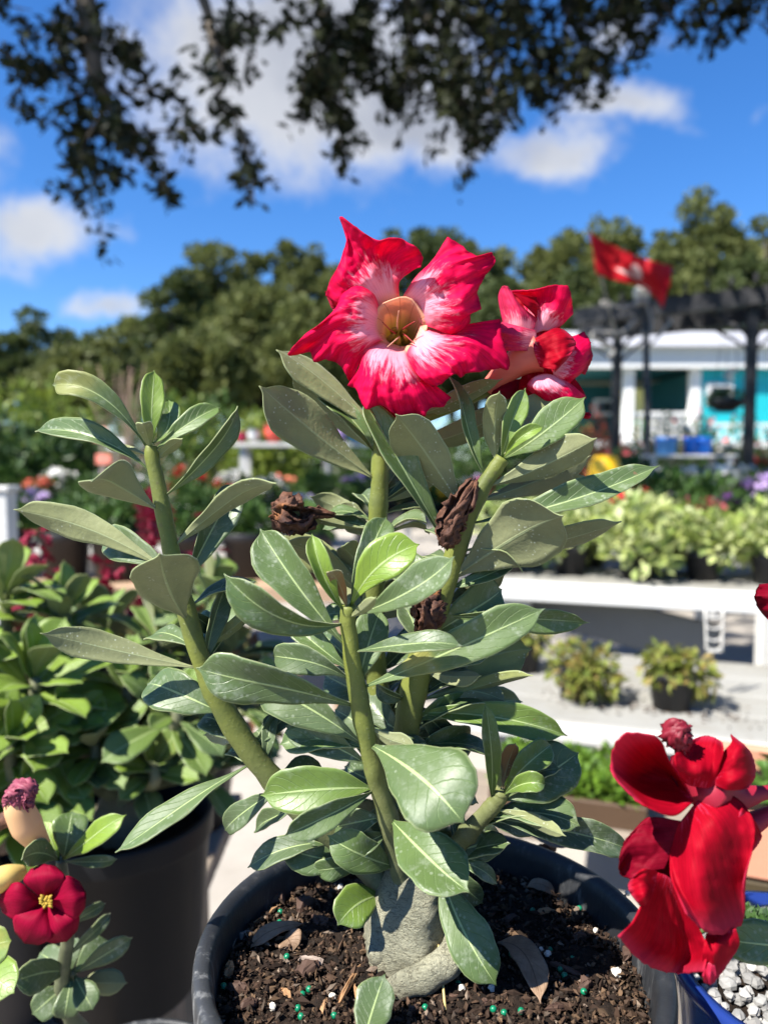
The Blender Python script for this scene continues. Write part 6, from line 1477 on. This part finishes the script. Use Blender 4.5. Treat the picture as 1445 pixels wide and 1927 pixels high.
rf.build('roof', ROOFM, SHOP)
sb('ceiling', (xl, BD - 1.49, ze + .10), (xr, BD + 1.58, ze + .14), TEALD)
for seg in ((xp + .12, xd - .12),):
    rl = sb('railing', (seg[0], BD - 1.54, zf + .56), (seg[1], BD - 1.48, zf + .62), TRIM)
    n = int((seg[1] - seg[0]) / .13)
    for i in range(n + 1):
        x = seg[0] + (seg[1] - seg[0]) * i / n; sb('baluster', (x - .018, BD - 1.525, zf + .001), (x + .018, BD - 1.495, zf + .558), TRIM, rl)
n = 12
rl = sb('railing', (xd + .14, BD - 2.07, zf + .30), (xr, BD - 2.01, zf + .36), TRIM)
for i in range(26):
    x = xd + .16 + (xr - xd - .2) * i / 25; sb('baluster', (x - .018, BD - 2.055, zf + .001), (x + .018, BD - 2.025, zf + .298), TRIM, rl)
# parasol-like yellow and green seat cushions on the porch, potted shrubs before it
for i, (x, y, c, lab) in enumerate([(1208, 752, (.80, .60, .02, 1), 'yellow garden chair on the shop porch'), (1238, 752, (.78, .70, .25, 1), 'pale yellow garden chair on the shop porch'), (1212, 788, (.12, .55, .10, 1), 'lime green garden stool on the shop porch')]):
    p = W(x, 800, BD - 1.9); t = thing('garden_chair', lab, 'chair', (p[0], BD - .75 - .1 * i, zf + .002)); mt = simple(f'seat_paint_{i}', c, .5, .1)
    hgt = W(x, y - 22, BD - .9)[2] - zf
    MB().box((-.24, -.2, .40), (.24, .22, .45), .02).build('seat', mt, t)
    if i < 2: MB().box((-.24, .20, .46), (.24, .25, max(.9, hgt)), .03).build('backrest', mt, t)
    for sx in (-.2, .2):
        for sy in (-.16, .18): MB().tube(np.array([(sx, sy, 0), (sx, sy, .40)]), .02, 8).build('leg', mt, t, smooth=True)
def shrub(label, p, h, w, mat, n=1500, size=.09, name='shrub', cat='shrub', group=None, blooms=None, nb=40, seed=0, clumps=9):
    t = thing(name, label, cat, (p[0], p[1], 0), 0, group); rs_ = np.random.default_rng(seed)
    cs = np.array([(rs_.normal(0, w * .32), rs_.normal(0, w * .25), h * rs_.uniform(.30, .82)) for _ in range(clumps)])
    obj('foliage', foliage_mesh(cs, np.array([(w * .32, w * .3, h * .22)]), n, size, mat, seed, up=.3), t)
    for k in range(4):
        MB().tube(catmull([np.array([rs_.normal(0, .03), rs_.normal(0, .03), 0]), cs[k] * .5, cs[k]], 8), np.linspace(.018, .006, 8), 6).build('stem', simple('shrub_bark', (.09, .065, .04, 1), .8) if 'shrub_bark' not in bpy.data.materials else bpy.data.materials['shrub_bark'], t, smooth=True)
    if blooms is not None:
        pts = [cs[rs_.integers(0, clumps)] + nrm(rs_.normal(0, 1, 3) + np.array([0, -.6, .5])) * np.array([w * .33, w * .31, h * .24]) for _ in range(nb)]
        obj('blooms', blooms_mesh(pts, .05, blooms, seed), t)['kind'] = 'stuff'
    return t
DKG = palette('shrub_dark', [(.018, .045, .012), (.03, .07, .016), (.045, .09, .02)], .5, .2)
MDG = palette('shrub_mid', [(.04, .09, .015), (.07, .14, .025), (.10, .17, .03)], .5, .25)
YLG = palette('shrub_yellow', [(.14, .20, .025), (.22, .27, .04), (.10, .16, .02)], .5, .3)
for i, (x, d, ytop, w, mt, bl, lab) in enumerate([(1235, 9.5, 775, .75, DKG, PINK, 'dark round shrub with pink blooms before the shop porch'), (1335, 10.2, 790, .6, MDG, WHT, 'shrub with white blooms before the turquoise wall'), (1400, 9.6, 800, .6, MDG, RED, 'shrub with red blooms beside the pergola post'),
        (1445, 9.2, 790, .6, MDG, WHT, 'pale flowering shrub at the pergola corner'), (1140, 10.5, 770, .5, palette('rust_leaf', [(.30, .06, .03), (.42, .10, .04), (.14, .05, .02)]), None, 'rusty red leaved shrub beside the pergola post'), (1290, 8.9, 830, .6, MDG, WHT, 'low shrub with white blooms near the lamp post'), (1180, 8.9, 840, .5, DKG, PINK, 'low dark shrub at the foot of the pergola'),
        (1090, 11.5, 800, .9, DKG, None, 'dark green shrub in the shade beside the shop'), (1360, 12.5, 775, .8, MDG, PINK, 'shrub with pink blooms under the pergola roof')]):
    p = P(x, 871, d); h = P(x, ytop, d)[2]
    shrub(lab, p, h, w, mt, 1300, .075, blooms=bl, seed=200 + i)
# black hanging basket under the pergola
hb = P(1366, 760, 9.0); HB = thing('hanging_basket', 'black hanging basket with a white bloom under the pergola', 'hanging basket', tuple(hb))
MB().lathe([(.0005, -.10), (.10, -.09), (.20, -.02), (.24, .05), (.22, .055), (.18, .0), (.001, -.06)], (0, 0, 0), 24).build('basket', BLACK, HB, smooth=True)
obj('foliage', foliage_mesh(np.array([(0, 0, .06)]), np.array([(.26, .2, .10)]), 500, .06, DKG, 9, droop=.4), HB)
obj('blooms', blooms_mesh([np.array([.02, -.08, .20 + .03 * k]) + rng.normal(0, .03, 3) for k in range(6)], .06, WHT), HB)
for k in range(3):
    a = k * 2.1; MB().tube(np.array([(.2 * math.cos(a), .2 * math.sin(a), .05), (0, 0, zt + .2 - hb[2])]), .004, 5).build('chain', BLACK, HB, smooth=True)
# blue crates on a white stand
ST = thing('plant_stand', 'white slatted stand carrying blue tubs near the lamp post', 'stand', tuple(P(1285, 871, 7.0) * np.array([1, 1, 0])))
zs_ = P(1285, 856, 7.0)[2]
for i in range(4): MB().box((-.42, -.22 + i * .115, zs_ - .025), (.42, -.22 + i * .115 + .10, zs_), .003).build('slat', WHITE, ST)
for sx in (-.38, .33):
    for sy in (-.2, .16): MB().box((sx, sy, 0), (sx + .05, sy + .05, zs_ - .025), .003).build('leg', WHITE, ST)
BLU = simple('bright_blue_plastic', (.006, .16, .72, 1), .35, .1)
for i, (x, w, lab) in enumerate([(1248, .20, 'pale blue tub on the white stand near the lamp post'), (1293, .105, 'narrow bright blue tub between two other blue tubs'), (1318, .15, 'round bright blue tub at the end of the white stand')]):
    p = P(x, 856, 7.0); t = thing('plastic_tub', lab, 'tub', (p[0], p[1] - .05, zs_ + .002)); r = w / 2; h = .16
    MB().lathe([(.0, .004), (r * .85, .004), (r * .88, 0), (r, h * .9), (r * 1.07, h * .92), (r * 1.07, h), (r * .98, h), (r * .9, .02), (.0, .02)], (0, 0, 0), 24).build('tub', BLU if i else simple('pale_blue_plastic', (.10, .35, .75, 1), .4, .1), t, smooth=True)
    MB().lathe([(r * 1.075, h * .86), (r * 1.10, h * .88), (r * 1.10, h * .93), (r * 1.075, h * .95)], (0, 0, 0), 24).build('rim', BLU, t, smooth=True)

# ------------------------------------------------------------------ trees
BARKT = simple('oak_bark', (.10, .08, .06, 1), .9, .35, 3.0, bump=.6)
TREEG = palette('tree_leaf_olive', [(.075, .09, .026), (.12, .14, .040), (.17, .185, .058), (.095, .12, .036)], .6, .3, .25)
TREED = palette('tree_leaf_dark', [(.045, .065, .020), (.07, .095, .028), (.105, .13, .042)], .55, .25, .3)
TREEY = palette('tree_leaf_light', [(.11, .13, .035), (.16, .175, .05), (.08, .10, .03)], .6, .3, .25)
def far_tree(label, x, ytop, hw, d, mat, seed, ybot=800, n=13500, size=.32, clumps=84, group='trees beyond the nursery'):
    c = P(x, 871, d); H = P(x, ytop, d)[2]; Rw = hw * d / F; zb = max(1.5, P(x, ybot, d)[2])
    t = thing('oak_tree', label, 'tree', (c[0], c[1], 0), 0, group); rs_ = np.random.default_rng(seed)
    cs = []
    while len(cs) < clumps:
        q = rs_.uniform(-1, 1, 3)
        if .25 < np.linalg.norm(q) < 1: cs.append(q)
    cs = np.array(cs) * np.array([Rw, Rw * .8, (H - zb) / 2]) * .86 + np.array([0, 0, (H + zb) / 2])
    cr = Rw * rs_.uniform(.12, .29, (clumps, 1)) * np.array([1, 1, .75])
    MB().tube(catmull([np.array([0, 0, 0]), np.array([rs_.normal(0, .2), 0, zb * .7]), np.array([rs_.normal(0, .4), 0, (H + zb) / 2])], 12), np.linspace(.38, .12, 12), 9).build('trunk', BARKT, t, smooth=True)
    for k in range(6):
        C = catmull([np.array([0, 0, zb * .8 + k * .2]), cs[k] * np.array([.5, .5, .9]), cs[k]], 8); MB().tube(C, np.linspace(.16, .04, 8), 6).build('limb', BARKT, t, smooth=True)
    obj('crown', foliage_mesh(cs, cr, n, size, mat, seed, up=.2, aspect=.7, shell=.2), t)
    return t
far = [(430, 428, 105, 46, 0), (560, 430, 95, 50, 0), (345, 505, 85, 44, 1), (490, 520, 110, 42, 0), (660, 470, 90, 48, 0), (800, 378, 110, 45, 1), (890, 440, 70, 48, 0), (1035, 402, 95, 52, 2), (1165, 388, 105, 50, 2), (1315, 340, 100, 44, 0), (1440, 378, 95, 46, 0), (940, 500, 110, 40, 1), (1120, 480, 110, 40, 1), (1270, 450, 110, 40, 0), (1400, 470, 110, 38, 1), (720, 540, 110, 38, 1), (600, 560, 110, 36, 0), (390, 610, 100, 34, 0), (1560, 420, 110, 44, 0), (250, 640, 70, 50, 2)]
where_ = ['olive oak with the tallest crown over the leafy branch tip', 'olive oak between the two tallest crowns near the sky gap', 'dark oak at the open edge of the tree line beside the sky gap', 'broad olive oak low in front of the tallest oaks', 'olive oak just beside the top petal of the big flower', 'dark oak rising right behind the big pink flower', 'slender olive oak behind the gap between both pink flowers', 'pale hazy oak over the sideways pink flower', 'pale hazy oak behind the red flag', 'tall olive oak over the pergola roof', 'olive oak over the far end of the pergola', 'dark low oak behind the sideways pink flower', 'dark low oak behind the flag pole', 'olive oak behind the shop roof', 'dark low oak behind the pergola rafters', 'dark low oak behind the big flower throat', 'low olive oak behind the lower petals of the big flower', 'low olive oak behind the far white shelf', 'olive oak beyond the end of the shop', 'pale small oak seen far through the sky gap']
for i, (x, yt, hw, d, k) in enumerate(far): far_tree(where_[i], x, yt, hw, d, (TREEG, TREED, TREEY)[k], 500 + i)
for i, x in enumerate([300, 400, 500, 610, 700, 850, 960, 1050, 1140, 1230, 1370, 1480]):
    far_tree(['olive', 'grey green', 'sunlit'][i % 3] + ' oak in the second row of the tree line ' + ['by the sky gap', 'behind the tallest oak', 'behind the broad low oak', 'behind the big flower', 'above the big flower throat', 'between the two pink flowers', 'behind the sideways flower', 'behind the shop corner', 'behind the flag', 'behind the lamp post', 'behind the pergola', 'beyond the pergola'][i], x, [560, 480, 470, 470, 480, 440, 450, 420, 410, 410, 400, 420][i], 95, 62, (TREEG, TREEY)[i % 2], 700 + i, n=9000, size=.5, clumps=60)
for i, (x, yt, hw, d, k, lab) in enumerate([(75, 580, 95, 19, 1, 'dark shaggy tree with the highest crown over the grey bench side'), (185, 605, 85, 22, 0, 'olive tree between the dark shaggy tree and the sky gap'), (-40, 600, 90, 18, 1, 'dark tree at the margin behind the bright green desert rose'), (150, 660, 110, 16, 0, 'low olive tree behind the bare twiggy shrub')]):
    far_tree(lab, x, yt, hw, d, (TREEG, TREED)[k], 600 + i, ybot=820, n=5200, size=.17, clumps=46, group=None)
# middle-distance shrubs that close the view under the trees
for i, (x, d, yt, w, mt, lab) in enumerate([(40, 9.5, 700, 1.6, YLG, 'tall yellow green shrub'), (150, 11, 740, 1.6, MDG, 'mid green shrub'), (300, 12, 740, 1.7, MDG, 'broad green shrub'), (430, 13, 755, 1.7, YLG, 'yellow green shrub'), (540, 14, 740, 1.8, DKG, 'dark green shrub'), (660, 14, 760, 1.8, MDG, 'wide green shrub'), (780, 13, 770, 1.7, DKG, 'shaded shrub'), (900, 13, 780, 1.6, MDG, 'dense shrub'), (1000, 12.5, 770, 1.5, DKG, 'dark tall shrub'), (10, 7.5, 780, 1.0, DKG, 'dark leafy shrub'), (110, 8.2, 800, 1.0, MDG, 'green shrub'), (490, 10, 770, .9, YLG, 'small golden shrub')]):
    p = P(x, 871, d); where = ['beside the grey bench side trees', 'below the olive tree', 'behind the bare twigs', 'behind the far flower table', 'under the gap in the oaks', 'behind the big pink flower', 'behind the dark wood table', 'behind the sideways flower', 'next to the shop', 'behind the bright green desert rose', 'behind the crimson plumes', 'in front of the oaks by the far table'][i]
    shrub(f'{lab} {where}', p, P(x, yt, d)[2], w, mt, 2000, .13, seed=300 + i, clumps=14)
# bare twiggy shrub
bt = P(235, 871, 7.8); BT = thing('bare_shrub', 'leafless pinkish twiggy shrub behind the long white table', 'shrub', (bt[0], bt[1], 0))
TW = simple('pink_twig', (.30, .20, .15, 1), .8, .2)
for k in range(26):
    a = rng.normal(0, .30); b_ = rng.normal(0, .25); h = P(235, 690, 7.8)[2] * rng.uniform(.7, 1.02)
    MB().tube(catmull([np.array([0, 0, 0]), np.array([a * .25, b_ * .2, h * .5]), np.array([a + rng.normal(0, .08), b_, h])], 7), np.linspace(.012, .004, 7), 5).build('twig', TW, BT, smooth=True)

# ------------------------------------------------------------------ the live oak that hangs over the picture
OAK = thing('live_oak_tree', 'large live oak whose dark drooping branches hang against the sky', 'tree', (4.6, 6.2, 0))
oo = np.array([4.6, 6.2, 0])
MB().tube(catmull([np.array([0, 0, -.1]), np.array([.02, .0, .6]), np.array([-.1, -.1, 2.2]), np.array([-.3, -.3, 4.2])], 16), np.interp(np.linspace(0, 1, 16), [0, .1, 1], [.62, .45, .30]), 16).build('trunk', BARKT, OAK, smooth=True)
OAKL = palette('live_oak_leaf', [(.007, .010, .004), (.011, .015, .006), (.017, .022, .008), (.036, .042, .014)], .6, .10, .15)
def bough(pts, r0, r1): 
    C = catmull(pts, 30); MB().tube(C - oo, np.linspace(r0, r1, 30), 9).build('bough', BARKT, OAK, smooth=True); return C
K = np.array([4.3, 5.9, 4.2])
bough([K, np.array([3.0, 5.0, 5.0]), np.array([.8, 4.4, 5.0]), np.array([-1.5, 4.2, 4.7]), P(150, -140, 4.3), P(160, 0, 4.2), P(182, 140, 4.1), P(205, 200, 4.1), P(240, 255, 4.0)], .15, .010)
bough([np.array([.8, 4.4, 5.0]), P(700, -200, 4.6), P(760, -40, 4.5), P(840, 90, 4.4)], .10, .014)
bough([np.array([3.0, 5.0, 5.0]), P(1180, -200, 4.8), P(1090, -30, 4.6), P(1060, 60, 4.6)], .10, .014)
bough([np.array([-.4, 4.3, 4.95]), P(380, -120, 4.2), P(395, 40, 4.1), P(420, 150, 4.0)], .06, .010)
for tgt in ([-3, 3, 6.2], [-2, 5.5, 6.6], [1, 2.5, 6.5], [3, 2.5, 6.8], [5, 8, 7.5], [6.5, 5, 7.0]): bough([K, (K + np.array(tgt)) / 2 + np.array([0, 0, .5]), np.array(tgt, float)], .16, .03)
# sprays: start, end (photo points, distance), spread px, number of twiglets
SPR = [((150, 0), (190, 410), 4.1, 60, 26), ((100, 20), (130, 200), 4.1, 60, 16), ((60, 130), (10, 190), 4.2, 35, 7), ((180, 150), (75, 255), 4.1, 45, 12), ((200, 200), (125, 350), 4.0, 55, 18), ((210, 210), (225, 340), 4.0, 45, 12), ((230, 250), (318, 362), 3.9, 25, 8), ((170, 30), (270, 110), 4.2, 45, 14), ((230, 60), (290, 170), 4.1, 28, 8), ((240, 250), (370, 240), 3.9, 30, 8), ((200, 180), (345, 160), 4.1, 22, 7), ((205, 230), (300, 290), 3.9, 35, 9), ((10, 0), (60, 20), 4.3, 25, 5), ((0, 100), (40, 110), 4.3, 20, 4),
       ((375, 0), (430, 140), 4.1, 30, 12), ((400, 30), (480, 110), 4.2, 25, 9), ((425, 140), (430, 230), 4.0, 18, 8), ((440, 200), (490, 340), 3.9, 16, 9), ((480, 330), (480, 390), 3.9, 10, 3), ((430, 0), (540, 60), 4.2, 30, 8),
       ((620, 0), (590, 170), 4.5, 60, 26), ((590, 140), (560, 190), 4.4, 40, 10), ((610, 150), (640, 270), 4.4, 40, 18), ((680, 0), (660, 150), 4.5, 50, 20), ((690, 100), (745, 190), 4.5, 45, 14), ((760, 0), (760, 160), 4.5, 60, 26), ((830, 0), (840, 200), 4.4, 55, 26), ((830, 150), (900, 240), 4.3, 50, 20), ((900, 0), (920, 160), 4.4, 55, 24), ((890, 200), (890, 320), 4.3, 14, 8), ((960, 0), (1000, 170), 4.5, 60, 26), ((1020, 80), (1050, 180), 4.6, 40, 14), ((1080, 0), (1100, 140), 4.6, 50, 20), ((1090, 100), (1140, 180), 4.6, 35, 10), ((920, 170), (935, 250), 4.3, 35, 9), ((1180, 0), (1215, 90), 4.7, 35, 11), ((1240, 0), (1275, 75), 4.7, 28, 7), ((1320, 0), (1360, 75), 4.8, 30, 7), ((1380, 0), (1445, 50), 4.8, 40, 10), ((540, 0), (620, 30), 4.4, 40, 10), ((700, 0), (1200, 20), 4.6, 50, 40), ((1160, 0), (1445, 10), 4.8, 40, 18)]
tw = MB(); LVv = []; rs_ = np.random.default_rng(99)
for (a, b_, d, sp, n) in SPR:
    n = int(n * (.75 if a[0] < 560 else 1.15))
    C = catmull([P(*a, d), P((a[0] + b_[0]) / 2 + rs_.normal(0, 12), (a[1] + b_[1]) / 2, d), P(*b_, d - .05)], 14)
    tw.tube(C - oo, np.linspace(.008, .003, 14), 5)
    for k in range(n):
        q = C[rs_.integers(0, 14)]; s = sp * d / F
        e = q + np.array([rs_.normal(0, s * .55), rs_.normal(0, .22), rs_.normal(-s * .25, s * .4)])
        D = catmull([q, (q + e) / 2 + rs_.normal(0, .01, 3), e], 5); tw.tube(D - oo, np.linspace(.0035, .0015, 5), 4, cap=False)
        for m2 in range(rs_.integers(12, 22)):
            pp = D[rs_.integers(1, 5)] + rs_.normal(0, .021, 3); LVv.append(pp)
tw_o = tw.build('twigs', BARKT, OAK, smooth=True); tw_o['kind'] = 'stuff'
def leaves_at(pts, size, mat, seed):
    rs2 = np.random.default_rng(seed); n = len(pts); pts = np.array(pts)
    out = rs2.normal(0, 1, (n, 3)) + np.array([0, 0, -.5]); out /= np.linalg.norm(out, axis=1)[:, None]
    side = np.cross(out, rs2.normal(0, 1, (n, 3))); side /= np.linalg.norm(side, axis=1)[:, None]; nor = np.cross(side, out)
    s = size * rs2.uniform(.65, 1.25, (n, 1)); V = np.stack([pts, pts + out * s * .5 + side * s * .24 + nor * s * .06, pts + out * s, pts + out * s * .5 - side * s * .24 + nor * s * .06], 1).reshape(-1, 3)
    me = bpy.data.meshes.new('leaves'); me.from_pydata(V.tolist(), [], [(4 * i, 4 * i + 1, 4 * i + 2) for i in range(n)] + [(4 * i, 4 * i + 2, 4 * i + 3) for i in range(n)]); me.materials.append(mat); me.update(); return me
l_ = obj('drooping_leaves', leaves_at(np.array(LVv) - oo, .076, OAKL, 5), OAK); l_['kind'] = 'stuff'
# the crown above the picture, which keeps the lower branches in shade
cs = []
for k in range(150):
    x = rng.uniform(-3.8, 7.5); y = rng.uniform(1.7, 8.5)
    cs.append((x, y, max(4.9, 1.15 + y * .66 + .5) + rng.uniform(0, 1.6)))
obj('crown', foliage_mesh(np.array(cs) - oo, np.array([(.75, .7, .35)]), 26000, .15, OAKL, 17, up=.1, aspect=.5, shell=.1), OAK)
